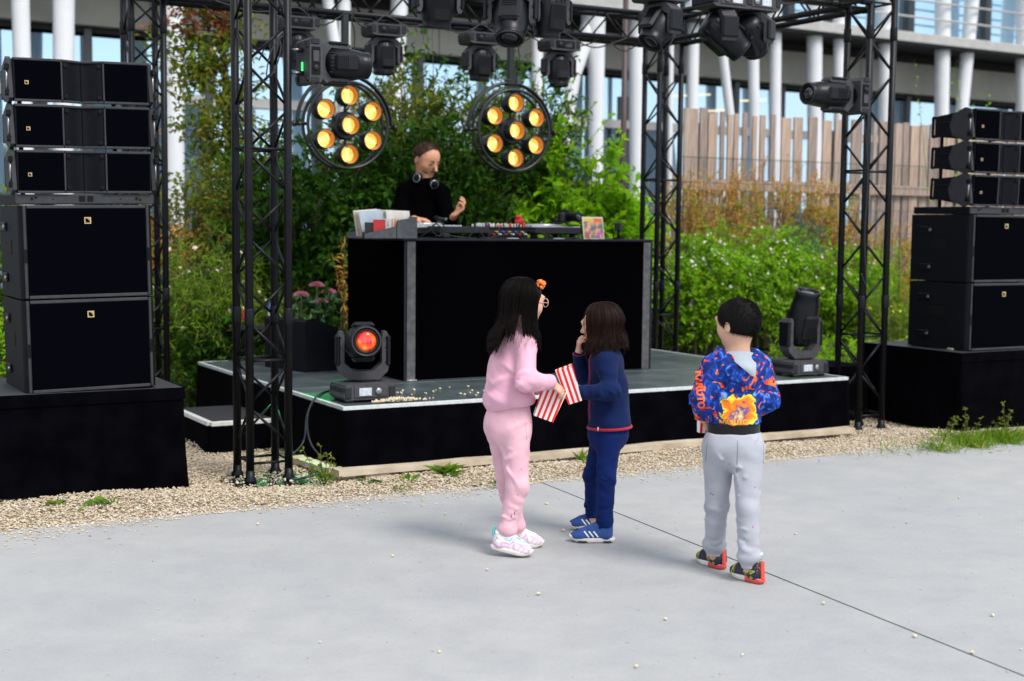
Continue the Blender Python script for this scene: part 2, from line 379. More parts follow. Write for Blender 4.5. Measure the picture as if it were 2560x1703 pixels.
SU0, SU1, SV0, SV1 = .49, 4.62, -.074, 3.007
st = thing('stage', 'low square stage with dark deck, pale edge strip and black cloth skirt', 'stage', rig(SU0, SV0), PHI)
sw, sd = SU1 - SU0, SV1 - SV0
MB().box((sw / 2, sd / 2, .20), (sw - .08, sd - .08, .36)).build('frame', M_black, st)
nx, ny = 2, 3; pw, pd = (sw - .05) / nx, (sd - .05) / ny
dp = None
for i in range(nx):
    for j in range(ny):
        loc = (.025 + pw * (i + .5), .025 + pd * (j + .5), SH - .02)
        if dp is None: dp = MB().box((0, 0, 0), (pw - .016, pd - .016, .036), bev=.002).build('deck_panel', M_deck, st); dp.location = loc
        else: again(dp, st, loc)
for j in range(1, ny): MB().box((sw / 2, .025 + pd * j, SH - .0215), (sw - .06, .0155, .036)).build('seam_strip', M_alu, st)
for i in range(1, nx):
    for j in range(ny): MB().box((.025 + pw * i, .025 + pd * (j + .5), SH - .023), (.0155, pd - .02, .036)).build('seam_strip', M_cabedge, st)
M_trim = mat('pale_edge_trim', (.50, .53, .55), .5, var=.12, vscale=25)
MB().box((sw / 2, .0115, SH - .012), (sw, .023, .024), bev=.002).build('edge_trim', M_trim, st)
MB().box((.0115, sd / 2 + .012, SH - .012), (.023, sd - .025, .024), bev=.002).build('edge_trim', M_trim, st)
MB().box((sw - .0115, sd / 2 + .012, SH - .012), (.023, sd - .025, .024), bev=.002).build('edge_trim', M_trim, st)
MB().box((sw / 2, sd - .0115, SH - .012), (sw - .05, .023, .024), bev=.002).build('edge_trim', M_trim, st)
drape('skirt', [(0.0, sd), (0, .0), (sw, 0.0), (sw, sd)], SH - .025, .05, .013, M_cloth, st, 3, 7.0, .012, .12)

# step box at the left flank of the stage
sp = thing('step', 'black carpeted step box with pale edging beside the stage', 'step', rig(.02, 1.12), PHI)
MB().box((.235, .42, .1), (.45, .82, .17)).build('box', M_black, sp)
MB().box((.235, .42, .195), (.43, .80, .02)).build('tread', mat('charcoal_carpet', (.014, .015, .019), .9, var=.3, vscale=60), sp)
M_stepnose = mat('step_nosing', (.62, .63, .62), .5, var=.1, vscale=30)
MB().box((.235, .0, .195), (.47, .04, .030), bev=.003).build('nosing', M_stepnose, sp)
MB().box((.0, .42, .195), (.04, .80, .030), bev=.003).build('nosing', M_stepnose, sp)
drape('skirt', [(-.018, .84), (-.018, -.018), (.46, -.018)], .18, .015, .006, M_cloth, sp, 5, 9, .01)

# timber kerb the skirt hangs behind, in two boards on blocks
def board(name, label, u0, v0, u1, v1, w, h, z):
    a, b = rig(u0, v0), rig(u1, v1); L = (b - a).length; ang = math.atan2(b.y - a.y, b.x - a.x)
    mb = MB(); k = 14
    for i in range(k + 1):
        x = L * i / k; wy = .006 * math.sin(i * 1.7) + (.0 if 1 < i < k else -.004); zz = .004 * math.sin(i * 2.3 + 1)
        for (yy, z2) in ((-w / 2 + wy, 0), (w / 2 + wy, 0), (w / 2 + wy * .6, h + zz), (-w / 2 + wy * .6, h + zz)): mb.v.append((x, yy, z2))
    for i in range(k):
        for q in range(4): a_ = i * 4 + q; b_ = i * 4 + (q + 1) % 4; mb.f.append((a_, b_, b_ + 4, a_ + 4)); mb.sm.append(False); mb.mi.append(0)
    mb.f += [(3, 2, 1, 0), (k * 4, k * 4 + 1, k * 4 + 2, k * 4 + 3)]; mb.sm += [False] * 2; mb.mi += [0, 0]
    o = mb.build(name, M_wood); o.location = (a.x, a.y, z); o.rotation_euler = (0, 0, ang); return tag(o, label, 'plank')
board('timber_plank', 'long weathered timber board lying along the front foot of the stage', .36, -.27, 4.46, -.27, .11, .034, .045)
board('timber_plank', 'short weathered timber board running back from the stage corner', .39, -.19, .33, .32, .09, .034, .043)
for i, u in enumerate((.62, 1.6, 2.9, 4.38)):
    o = MB().box((0, 0, .023), (.16, .10, .046), bev=.003).build('wooden_block', M_wood); o.location = rig(u, -.26); o.rotation_euler = (0, 0, PHI + .1 * i)
    tag(o, 'small timber block under the board, ' + ('nearest the left stage corner', 'hidden behind the pink trousers', 'between the navy jeans and the grey joggers', 'at the right end of the board')[i], 'block', 'blocks under the timber board')

# ================================================================== TRUSS TOWERS AND BEAMS
S = .12; TT = 3.215
def brace_pair(a, b, zt, zb): return a + Vector((0, 0, zt)), b + Vector((0, 0, zb))
def truss_tower(label, u, v, ztop=3.62, rungs=(1.985, .74, .13, 3.24), flip=0):
    t = thing('truss_tower', label, 'truss', rig(u, v), PHI, 'truss towers of the stage rig')
    if 'leg' not in PROTO:
        PROTO['leg'] = MB().tube((0, 0, .015), (0, 0, ztop), .0245, n=14).build('main_tube', M_truss, t); leg = PROTO['leg']; leg.location = (-S, -S, 0); first = True
        PROTO['coll'] = MB().lathe([(.0265, -.05), (.0285, -.045), (.0285, .045), (.0265, .05)], n=14).mesh('sleeve')
        PROTO['coll'].materials.append(M_truss)
    else: leg = PROTO['leg']; first = False
    cs = [(-S, -S), (S, -S), (S, S), (-S, S)]
    for i, c in enumerate(cs):
        if not (first and i == 0): again(leg, t, (*c, 0))
        for zz in (1.0, 3.02):
            q = bpy.data.objects.new('sleeve', PROTO['coll']); COL.objects.link(q); q.parent = t; q.location = (*c, zz)
    for fi in range(4):
        a = Vector((*cs[fi], 0)); b = Vector((*cs[(fi + 1) % 4], 0)); d = (b - a).normalized() * .018
        for k in range(-7, 7):
            zt = 1.945 + .25 * k
            if zt < .25 or zt > ztop - .05: continue
            down = (k + fi + flip) % 2 == 0
            key = ('br', fi, down)
            if key not in PROTO:
                p, q = (a + d, b - d) if down else (b - d, a + d)
                me = MB().tube(p, q + Vector((0, 0, -.19)), .0085, n=8).mesh('brace'); me.materials.append(M_truss); PROTO[key] = me
            o = bpy.data.objects.new('brace', PROTO[key]); COL.objects.link(o); o.parent = t; o.location = (0, 0, zt)
        key = ('ru', fi)
        if key not in PROTO:
            me = MB().tube(a + d * .5, b - d * .5, .0085, n=8).mesh('rung'); me.materials.append(M_truss); PROTO[key] = me
        for zz in rungs:
            o = bpy.data.objects.new('rung', PROTO[key]); COL.objects.link(o); o.parent = t; o.location = (0, 0, zz + .01 * (fi % 2))
    MB().box((0, 0, .006), (.46, .46, .012), bev=.002).build('base_plate', M_truss, t)
    for c in cs: MB().lathe([(.038, .012), (.038, .035), (.028, .05), (.026, .09)], (*c, 0), n=12).build('foot_spigot', M_truss, t)
    return t
PROTO = {}
RW, RD = 4.8046, 2.6887
truss_tower('black truss tower standing on gravel just left of the stage front', 0, 0)
truss_tower('black truss tower by the right front corner of the stage', RW, 0)
truss_tower('black truss tower half hidden behind the left speaker stack', 0, RD, flip=1)
truss_tower('black truss tower behind the right end of the DJ booth', RW, RD, flip=1)
def truss_beam(label, u0, v0, u1, v1):
    a, b = rig(u0, v0), rig(u1, v1); L = (b - a).length; ang = math.atan2(b.y - a.y, b.x - a.x)
    t = thing('truss_beam', label, 'truss', (a.x, a.y, TT + .0245), ang, 'horizontal truss beams of the stage rig')
    cs = [(-S, 0), (S, 0), (S, 2 * S), (-S, 2 * S)]
    for c in cs: MB().tube((S + .03, *c), (L - S - .03, *c), .0245, n=12).build('main_tube', M_truss, t)
    n = int((L - .5) / .25)
    for fi in range(4):
        a2 = Vector((0, *cs[fi])); b2 = Vector((0, *cs[(fi + 1) % 4])); d = (b2 - a2).normalized() * .018
        for k in range(n):
            down = (k + fi) % 2 == 0; p, q = (a2 + d, b2 - d) if down else (b2 - d, a2 + d)
            key = ('bb', fi, down)
            if key not in PROTO:
                me = MB().tube(p, q + Vector((.19, 0, 0)), .0085, n=8).mesh('brace'); me.materials.append(M_truss); PROTO[key] = me
            o = bpy.data.objects.new('brace', PROTO[key]); COL.objects.link(o); o.parent = t; o.location = (.27 + k * (L - .5) / n, 0, 0)
        for x in (S + .06, L - S - .06): MB().tube((x, *(a2 + d * .5).yz), (x, *(b2 - d * .5).yz), .0085, n=8).build('rung', M_truss, t)
    for x in (S + .05, L - S - .05):
        for c in cs: MB().lathe([(.0265, -.05), (.0285, -.045), (.0285, .045), (.0265, .05)], (x, *c), (1, 0, 0), 12).build('sleeve', M_truss, t)
    return t
truss_beam('black truss beam across the back of the stage above the round lamps', 0, RD, RW, RD)
truss_beam('black truss beam running forward at the right side of the stage', RW, 0, RW, RD)
truss_beam('black truss beam running forward at the left side of the stage', 0, 0, 0, RD)
truss_beam('black truss beam across the front carrying the nearest moving heads', 0, 0, RW, 0)

# ================================================================== SPEAKERS
M_logo = mat('grey_foil', (.30, .29, .27), .5)
def logo(parent, x, y, z, s):
    mb = MB(); w = s * .13
    for (cx, cz, dx, dz) in ((0, s / 2 - w / 2, s, w), (0, -s / 2 + w / 2, s, w), (-s / 2 + w / 2, 0, w, s - 2 * w), (s / 2 - w / 2, 0, w, s - 2 * w)): mb.box((x + cx, y - .002, z + cz), (dx, .004, dz))
    r = s / 2 - w * 1.25
    pts = [(r, r), (-r, r)] + [(-r + 2 * r * math.sin(R(a)), r - 2 * r * (1 - math.cos(R(a))) - 0) for a in (25, 45, 65, 80)] + [(r, -r)]
    o = mb.build('logo_plate', M_gold, parent)
    mb2 = MB(); mb2.prism([(p[0], p[1]) for p in pts], (x, y - .0016, z), (1, 0, 0), (0, 0, 1), (0, -1, 0), .003)
    mb2.prism([(-r + s * .14 + s * .05 * math.cos(R(a)), -r + s * .12 + s * .05 * math.sin(R(a))) for a in range(0, 360, 60)], (x, y - .0016, z), (1, 0, 0), (0, 0, 1), (0, -1, 0), .003)
    mb2.build('logo_mark', M_logo, o)
SPW = .73
def subwoofer(label):
    t = thing('subwoofer', label, 'speaker', group='bass cabinets of the two speaker stacks'); h, d = .52, .61; x = SPW / 2
    # carcass with rounded front side edges
    prof = [(-x, d)]
    for a in range(0, 91, 18): prof.append((-x + .045 - .045 * math.cos(R(a)), .055 - .045 * math.sin(R(a)) - .01))
    for a in range(90, -1, -18): prof.append((x - .045 + .045 * math.cos(R(a)), .055 - .045 * math.sin(R(a)) - .01))
    prof.append((x, d))
    MB().prism(prof, (0, 0, h / 2), (1, 0, 0), (0, 1, 0), (0, 0, 1), h - .006, smooth=False).build('cabinet', M_cab, t)
    gx = x - .042
    MB().box((0, -.002, h / 2), (2 * gx, .02, h - .045), bev=.003).build('grille', M_grille, t)
    for zz in (.012, h - .012): MB().box((0, -.004, zz), (2 * gx, .02, .018), bev=.003).build('rail', M_cabedge, t)
    for sx in (-1, 1):
        MB().box((sx * (gx + .012), .0, h / 2), (.016, .012, h - .01), bev=.004).build('side_trim', M_cabedge, t)
        MB().box((sx * (gx + .013), -.007, h * .46), (.014, .006, .075), bev=.003).build('handle_slot', M_black, t)
        for zz in (.11, .40):
            b = MB().box((sx * (x + .006), .45, zz), (.012, .13, .05), bev=.004).build('side_bracket', M_plast, t); MB().tube((sx * (x + .008), .40, zz), (sx * (x + .022), .40, zz), .011, n=10).build('bracket_bolt', M_steel, b)
        MB().box((sx * (x + .001), .33, h * .55), (.004, .16, .08), bev=.002).build('side_handle', M_black, t)
    logo(t, 0, -.0125, h - .088, .036)
    return t
def array_cabinet(label):
    t = thing('line_array_speaker', label, 'speaker', group='line array cabinets of the two speaker stacks'); h, d = .236, .40; x = SPW / 2
    def zf(y): return h / 2 * (1 - .34 * max(0, y) / d)
    top = [(-x, .0), (-.105, .0)] + [(-.105 + .105 * k / 5, .055 * (math.sin(k / 5 * math.pi / 2)) ** 1.4) for k in range(1, 6)] + [(.105 - .105 * k / 5, .055 * (math.sin(k / 5 * math.pi / 2)) ** 1.4) for k in range(4, -1, -1)] + [(x, .0), (x, d), (-x, d)]
    mb = MB(); n = len(top); c = h / 2
    mb.v = [(p[0], p[1], c - zf(p[1])) for p in top] + [(p[0], p[1], c + zf(p[1])) for p in top]
    for i in range(n): mb.f.append((i, (i + 1) % n, n + (i + 1) % n, n + i))
    # top and bottom as strips so that the notch stays clean
    for off, rev in ((0, True), (n, False)):
        bl, br = off + n - 1, off + n - 2
        for i in range(n - 3):
            f = (off + i, off + i + 1, bl if i < (n - 3) / 2 else br); mb.f.append(tuple(reversed(f)) if rev else f)
        mid = off + int((n - 3) / 2 + .5); f = (bl, mid, br); mb.f.append(tuple(reversed(f)) if rev else f)
    mb.sm = [False] * len(mb.f); mb.mi = [0] * len(mb.f); mb.build('cabinet', M_cab, t)
    for sx in (-1, 1):
        MB().box((sx * .236, -.004, c), (.238, .014, h - .032), bev=.003).build('grille', M_grille, t)
        fp = MB(); k = 8; pts = []
        for i in range(k + 1):
            q = i / k; xx = .103 - .100 * q; pts.append((xx, .052 * (math.sin(q * math.pi / 2)) ** 1.4 - .006))
        for (xx, yy) in pts:
            for zz in (c - .5 * h + .016, c + .5 * h - .016): fp.v.append((sx * xx, yy, zz))
        for i in range(k):
            f = (2 * i, 2 * i + 1, 2 * i + 3, 2 * i + 2); fp.f.append(f if sx < 0 else tuple(reversed(f))); fp.sm.append(True); fp.mi.append(0)
        w = fp.build('waveguide_flare', M_cab, t)
        for zz in (.032, h - .032): MB().lathe([(.0125, 0), (.0125, .006), (.009, .0065)], (sx * .091, -.003, zz), (0, -1, 0), 12).build('screw_recess', M_black, w)
        MB().box((sx * .1125, -.009, c), (.009, .012, h - .03), bev=.002).build('divider', M_cabedge, t)
        for zz in (.0075, h - .0075):
            MB().box((sx * .238, -.003, zz), (.252, .016, .014), bev=.003).build('lip', M_cabedge, t); MB().box((sx * .056, .020, zz), (.122, .014, .013), Euler((0, 0, sx * R(-27))), .003).build('lip', M_cabedge, t)
        # rigging plate at the flank
        pl = MB().prism([(-.035, .02), (-.005, h - .005), (.05, h + .012), (.17, h - .035), (.20, h * .5), (.17, .04), (.04, -.008)], (sx * (x + .014), .03, 0), (0, 1, 0), (0, 0, 1), (1, 0, 0), .022).build('rigging_plate', M_cabedge if sx < 0 else M_plgrey, t)
        MB().tube((sx * (x + .03), .02, .06), (sx * (x + .03), .02, h - .055), .006, n=8).build('rigging_pin', M_steel, pl)
        for zz in (.05, h - .05): MB().box((sx * (x + .032), .02, zz), (.026, .045, .035), bev=.006).build('pin_block', M_plast, pl)
        MB().box((sx * (x + .002), .30, c + .03), (.006, .14, .010), bev=.002).build('handle_ridge', M_plast, t)
        MB().ring((sx * (x + .002), .26, c), (1, 0, 0), .075, .004, 40, 6, 200, 290, (0, 1, 0)).build('side_arc', M_cab, t)
    # rear bumper loop
    for sx in (-1, 1):
        l = MB()
        for a, b in (((0, d - .005, c - .07), (0, d + .05, c - .075)), ((0, d + .05, c - .075), (0, d + .05, c + .075)), ((0, d + .05, c + .075), (0, d - .005, c + .07))): l.tube(Vector(a) + Vector((sx * (x - .03), 0, 0)), Vector(b) + Vector((sx * (x - .03), 0, 0)), .011, n=8)
        l.build('rear_loop', M_black, t)
    logo(t, -x + .066, -.0125, c - .015, .020)
    return t
def rig_frame(label):
    t = thing('rigging_frame', label, 'frame', group='rigging frames between subs and arrays'); x = SPW / 2
    MB().box((0, .012, .0275), (SPW + .02, .014, .053), bev=.002).build('front_bar', M_cabedge, t)
    for sx in (-1, 1): MB().box((sx * (x - .005), .30, .0275), (.014, .56, .053), bev=.002).build('side_bar', M_cab, t)
    for (xx, zz, r) in ((-.29, .03, .008), (-.27, .036, .007), (.28, .03, .008), (.30, .024, .007), (-.18, .028, .004), (.19, .028, .004)): MB().lathe([(r, 0), (r, .002)], (xx, .0045, zz), (0, -1, 0), 10).build('hole', M_black, t)
    for xx in (-.022, .022): MB().box((xx, .004, .03), (.032, .004, .03)).build('slot', M_black, t)
    MB().box((0, .585, .0275), (SPW, .014, .053)).build('rear_bar', M_cab, t)
    MB().tube((x - .10, .42, .05), (x - .10, .42, .70), .013, n=8).build('rear_strut', M_black, t)
    MB().tube((-x + .10, .42, .05), (-x + .10, .42, .70), .013, n=8).build('rear_strut', M_black, t)
    return t
def stack(base, zp, lean, side, splay):
    """two subs, a frame and three array cabinets piled up"""
    zs = zp; ordn = {'l': 'left', 'r': 'right'}[side]
    def put(o, h, extra=0.0):
        nonlocal zs
        k = zs - zp; o.location = Vector(base) + Vector((0, 0, zs)) - UX * k * math.tan(lean); o.rotation_euler = Euler((extra, -lean, 0)).to_matrix().to_euler(); o.rotation_euler = (Matrix.Rotation(PHI, 3, 'Z') @ Matrix.Rotation(-lean, 3, 'Y') @ Matrix.Rotation(extra, 3, 'X')).to_euler(); zs += h
    put(subwoofer('black bass cabinet at the bottom of the %s speaker stack, on the draped plinth' % ordn), .523)
    put(subwoofer('upper black bass cabinet of the %s speaker stack, under the perforated frame' % ordn), .523)
    put(rig_frame('flat grey perforated frame on top of the %s bass cabinets' % ordn), .058)
    for i, nm in enumerate(('lowest', 'middle', 'top')):
        put(array_cabinet('%s of the three black array cabinets in the %s speaker stack' % (nm, ordn)),   .248, splay[i])
stack(rig(-1.005, -.025), .602, R(1.05), 'l', (R(1.5), R(.5), R(-.5)))
stack(rig(5.785, -.49), .632, 0, 'r', (R(2.5), R(1.2), R(0)))

def plinth(label, u0, u1, v0, v1, h, seed, hem):
    t = thing('speaker_plinth', label, 'plinth', rig(u0, v0), PHI); w, d = u1 - u0, v1 - v0
    MB().box((w / 2, d / 2, h / 2), (w - .03, d - .03, h - .02)).build('riser', M_black, t)
    MB().box((w / 2, d / 2, h - .012), (w, d, .024), bev=.004).build('top_board', mat('plinth_board%d' % seed, (.02, .022, .026), .6, var=.3, vscale=9), t)
    drape('drape_cloth', [(0, d), (0, 0), (w, 0), (w, d)], h - .006, .03, .022, M_cloth, t, seed, 6.5, .03, .15, 14, zfn=hem)
    band = MB()
    for (a, b) in (((0, d), (0, 0)), ((0, 0), (w, 0)), ((w, 0), (w, d))):
        A, B = Vector((*a, h - .035)), Vector((*b, h - .035)); nn = Vector(((B - A).y, -(B - A).x, 0)).normalized(); c = (A + B) / 2 + nn * .006; L = (B - A).length
        band.box(c, ((L + .012) if nn.x == 0 else .006, .006 if nn.x == 0 else L, .07))
    band.build('cloth_band', M_cloth, t)
    return t
plinth('black cloth covered plinth under the left speaker stack', -1.62, -.50, -.065, .85, .60, 11, lambda s: .015 * math.sin(s * 2.2))
plinth('black cloth covered plinth under the right speaker stack', 5.30, 6.9, -.55, .50, .63, 12, lambda s: .01 * math.sin(s * 1.4))
# loose plank ends under the right subs
o = MB().box((0, 0, .008), (.55, .11, .016), bev=.002).build('timber_plank', M_wood); o.location = rig(5.52, -.10, .63); o.rotation_euler = (0, 0, PHI + 1.35); tag(o, 'bare wooden board peeping out under the right bass cabinets', 'plank')
# ================================================================== DJ BOOTH
BU0, BU1, BV0, BV1, BH = 1.43, 3.59, 1.086, 2.118, 1.024
bt = thing('dj_booth', 'large black felt-covered DJ booth with grey corner strips standing on the stage', 'booth', rig(BU0, BV0, SH), PHI)
bw, bd = BU1 - BU0, BV1 - BV0
MB().box((bw / 2, .006, BH / 2 - .008), (bw - .01, .024, BH - .016), bev=.002).build('front_panel', M_booth, bt)
for sx in (0, 1): MB().box((.008 if sx == 0 else bw - .008, bd / 2 + .01, BH / 2 - .008), (.022, bd - .02, BH - .016), bev=.002).build('side_panel', M_booth, bt)
M_navy = mat('navy_black_fabric', (.006, .008, .016), .7, spec=.3, var=.3, vscale=12)
MB().box((bw / 2, bd / 2, BH - .009), (bw + .02, bd + .02, .018), bev=.004).build('table_top', M_navy, bt)
M_strip = mat('grey_strip', (.075, .075, .080), .7, var=.35, vscale=22)
for x in (.058, bw - .050): MB().box((x, -.0075, BH / 2 - .012), (.066, .004, BH - .024)).build('corner_strip', M_strip, bt)
for x in (.010, bw - .006): MB().box((x, -.0085, BH / 2 - .012), (.016, .004, BH - .024)).build('edge_tape', M_navy, bt)
MB().box((.060, -.02, .0025), (.075, .03, .003), Euler((0, 0, .3))).build('tape_end', M_trim, bt)
TZ = SH + BH   # table top height
def on_table(o, u, v, rz=0.0, dz=0.0): o.location = rig(u, v, TZ + dz); o.rotation_euler = (0, 0, PHI + rz); return o

M_silver = mat('silver_plate', (.48, .50, .53), .32, metal=.75)
M_rubber = mat('black_rubber', (.008, .008, .009), .55)
M_red = mat('red_plastic', (.55, .02, .02), .5)
M_paper = mat('white_card', (.72, .71, .67), .75, var=.08, vscale=20)
M_vinyl = mat('vinyl', (.006, .006, .007), .2, spec=.6)
def turntable(label, u, v, rz, withname):
    t = thing('turntable', label, 'turntable', group='turntables on the booth'); on_table(t, u, v, rz)
    MB().box((0, 0, .055), (.44, .34, .05), bev=.006).build('plinth', M_plgrey, t)
    MB().box((0, 0, .088), (.45, .35, .018), bev=.004).build('deck_plate', M_silver, t)
    for sx in (-1, 1):
        for sy in (-1, 1): MB().lathe([(.030, 0), (.032, .008), (.026, .018), (.028, .032)], (sx * .18, sy * .13, 0), n=14).build('foot', M_rubber, t)
    p = MB().lathe([(.0, .097), (.166, .097), (.166, .110), (.160, .113), (.0, .113)], (-.035, 0, 0), n=40).build('platter', M_silver, t)
    MB().lathe([(.150, .113), (.150, .1155), (0.052, .1155)], (-.035, 0, 0), n=40).build('record', M_vinyl, p)
    MB().lathe([(.05, .1155), (.05, .1165), (0, .1165)], (-.035, 0, 0), n=24).build('record_label', M_paper, p)
    MB().tube((-.035, 0, .116), (-.035, 0, .128), .003, n=8).build('spindle', M_steel, p)
    b = MB().lathe([(.04, .097), (.04, .112), (.022, .116), (.022, .150), (.016, .155)], (.165, .09, 0), n=18).build('tonearm_base', M_black, t)
    MB().path([(.165, .15, .152), (.165, .09, .152), (.162, -.04, .148), (.115, -.10, .135)], .005, 8).build('tonearm', M_steel, t)
    MB().tube((.165, .12, .152), (.165, .165, .152), .017, n=12).build('counterweight', M_black, t)
    MB().box((.108, -.108, .130), (.018, .04, .012), Euler((0, 0, .5)), .002).build('headshell', M_black, t)
    MB().box((.195, -.05, .099), (.018, .11, .006), bev=.001).build('pitch_fader', M_black, t)
    if withname:
        MB().box((-.13, -.168, .090), (.2, .022, .034), bev=.003).build('name_bar', M_silver, t)
        text_mesh('maker_name', 'Pioneer', .030, M_white, t, Matrix.Translation((-.13, -.1798, .091)) @ Matrix.Rotation(R(90), 4, 'X'))
    return t
turntable('silver topped turntable under the hand of the man, left of the mixer', 1.86, 1.62, 0.0, True)
turntable('silver topped turntable with the camera on it, right of the mixer', 2.92, 1.62, 0.0, True)
for (u, v, w) in ((1.98, 1.30, .42), (2.82, 1.32, .44)):
    o = MB().box((0, 0, .036), (w, .20, .05), bev=.004).build('flight_tray', M_plgrey); on_table(o, u, v, 0, .028)
    for sx in (-1, 1): MB().lathe([(.014, -.028), (.016, .012)], (sx * (w / 2 - .04), 0, 0), n=12).build('foot', M_rubber, o)
    tag(o, 'low grey box in front of the %s turntable' % ('left' if u < 2.4 else 'right'), 'box')
mixer = thing('dj_mixer', 'black DJ mixer crowded with knobs between the two turntables', 'mixer'); on_table(mixer, 2.40, 1.48, 0)
MB().box((0, 0, .045), (.36, .36, .07), bev=.006).build('case', M_plast, mixer)
MB().box((0, -.02, .083), (.35, .32, .006)).build('faceplate', M_plgrey, mixer)
MB().box((0, -.182, .04), (.34, .004, .05)).build('rear_panel', M_plgrey, mixer)
M_knob = [mat('knob_%d' % i, c, .45) for i, c in enumerate([(.012, .012, .014), (.5, .5, .5), (.6, .05, .03), (.04, .10, .45), (.7, .68, .6)])]
kme = []
for m_ in M_knob:
    me = MB().lathe([(.0075, 0), (.0085, .004), (.0070, .020), (.0055, .022)], n=10).mesh('knob'); me.materials.append(m_); kme.append(me)
random.seed(4)
for i in range(9):
    for j in range(7):
        if random.random() < .12: continue
        o = bpy.data.objects.new('knob', kme[random.choice([0, 0, 1, 1, 1, 4, 4, 2, 3])]); COL.objects.link(o); o.parent = mixer; o.location = (-.15 + i * .0375, -.16 + j * .045, .086); o.scale = (1, 1, random.uniform(.9, 1.5))
jack_me = []
for m_ in (M_red, M_knob[3], M_white, M_gold):
    me = MB().lathe([(.006, 0), (.0075, .003), (.0075, .028), (.004, .05)], (0, 0, 0), (0, -1, 0), 8).mesh('cable_plug'); me.materials.append(m_); jack_me.append(me)
for i in range(11):
    o = bpy.data.objects.new('cable_plug', jack_me[(i * 7) % 4]); COL.objects.link(o); o.parent = mixer; o.location = (-.14 + i * .028, -.184, .032 + .018 * (i % 2))
# record crate with sleeves leaning in it
cr_ = thing('record_crate', 'open grey record crate at the left end of the booth top', 'crate'); on_table(cr_, 1.335, 1.26, -.04)
M_crate = mat('grey_felt_board', (.09, .095, .105), .85, var=.2, vscale=30, bump=.2, bscale=120)
cw, cd_ = .40, .36
MB().prism([(-.20, 0), (.20, 0), (.20, .155), (.045, .125), (.04, .085), (-.20, .03)], (0, -cd_ / 2, 0), (1, 0, 0), (0, 0, 1), (0, -1, 0), .012).build('front_panel', M_crate, cr_)
MB().prism([(-.20, 0), (.20, 0), (.20, .155), (.045, .125), (.04, .085), (-.20, .03)], (0, cd_ / 2, 0), (1, 0, 0), (0, 0, 1), (0, -1, 0), .012).build('back_panel', M_crate, cr_)
MB().box((.194, 0, .078), (.012, cd_ - .013, .154)).build('end_panel', M_crate, cr_); MB().box((0, 0, .006), (.386, cd_ - .014, .012)).build('floor_panel', M_crate, cr_)
MB().box((-.196, -.165, .022), (.022, .028, .044), bev=.003).build('corner_cap', M_rubber, cr_)
MB().box((.042, -.188, .062), (.003, .003, .12)).build('hinge_line', M_black, cr_)
def striped(name, bg_, fg, scale, axis):
    m = bpy.data.materials.new(name); m.use_nodes = True; n_ = m.node_tree.nodes; l = m.node_tree.links; b = n_['Principled BSDF']; b.inputs['Roughness'].default_value = .6
    t = n_.new('ShaderNodeTexCoord'); s = n_.new('ShaderNodeSeparateXYZ'); l.new(t.outputs['Object'], s.inputs[0])
    mu = n_.new('ShaderNodeMath'); mu.operation = 'MULTIPLY'; mu.inputs[1].default_value = scale; l.new(s.outputs[axis], mu.inputs[0])
    fr = n_.new('ShaderNodeMath'); fr.operation = 'FRACT'; l.new(mu.outputs[0], fr.inputs[0])
    gt = n_.new('ShaderNodeMath'); gt.operation = 'GREATER_THAN'; gt.inputs[1].default_value = .52; l.new(fr.outputs[0], gt.inputs[0])
    mxx = n_.new('ShaderNodeMixRGB'); mxx.inputs[1].default_value = (*bg_, 1); mxx.inputs[2].default_value = (*fg, 1); l.new(gt.outputs[0], mxx.inputs[0]); l.new(mxx.outputs[0], b.inputs['Base Color'])
    return m
M_sleeve = [mat('sleeve_%d' % i, c, .6, var=.15, vscale=12) for i, c in enumerate([(.70, .68, .62), (.42, .50, .58), (.58, .46, .34), (.55, .03, .03), (.02, .02, .022), (.60, .58, .30), (.30, .34, .40)])]
M_sleeve.append(striped('striped_sleeve', (.78, .74, .66), (.75, .22, .05), 44, 0))
seq = [1, 0, 2, 6, 0, 5, 2, 4, 0, 3, 1, 0]
names = ['pale blue', 'off-white', 'tan', 'slate', 'cream', 'olive', 'brown', 'black', 'ivory', 'red', 'sky blue', 'white']
for i, k in enumerate(seq):
    col_ = i % 2; row = i // 2; o = MB().box((0, 0, .094), (.182, .004, .188), bev=.0008).build('record_sleeve', M_sleeve[k]); on_table(o, 1.335 + (-.096 if col_ == 0 else .092) + .006 * math.sin(i * 2), 1.16 + .026 * row, -.04, .014 + .004 * math.sin(i * 1.7))
    o.rotation_euler = (Matrix.Rotation(PHI - .04, 3, 'Z') @ Matrix.Rotation(R(-16 + 1.5 * row), 3, 'X') @ Matrix.Rotation(R(-5 if col_ == 0 else 1.5), 3, 'Y')).to_euler()
    tag(o, '%s record sleeve filed in the grey crate' % names[i], 'record', 'record sleeves in the crate')
for (x, k, w, z, ttl) in ((.045, 7, .19, .125, 'record sleeve with orange stripes standing at the front of the crate'), (-.085, 3, .09, .118, 'red and black record sleeve standing at the front of the crate'), (-.155, 4, .07, .098, 'black record sleeve poking from the low end of the crate'), (-.02, 0, .032, .128, 'narrow white sleeve spine with blue marks in the crate')):
    o = MB().box((0, 0, z / 2), (w, .004, z), bev=.0008).build('record_sleeve', M_sleeve[k]); on_table(o, 1.335 + x * math.cos(.04), 1.26 - .155 + .01 * (k % 3) - x * .04, -.04, .014); tag(o, ttl, 'record', 'record sleeves in the crate')
    if k == 0: text_mesh('spine_print', 'SEX', .022, M_knob[3], o, Matrix.Translation((0, -.0035, z - .04)) @ Matrix.Rotation(R(90), 4, 'X') @ Matrix.Rotation(R(90), 4, 'Z'))
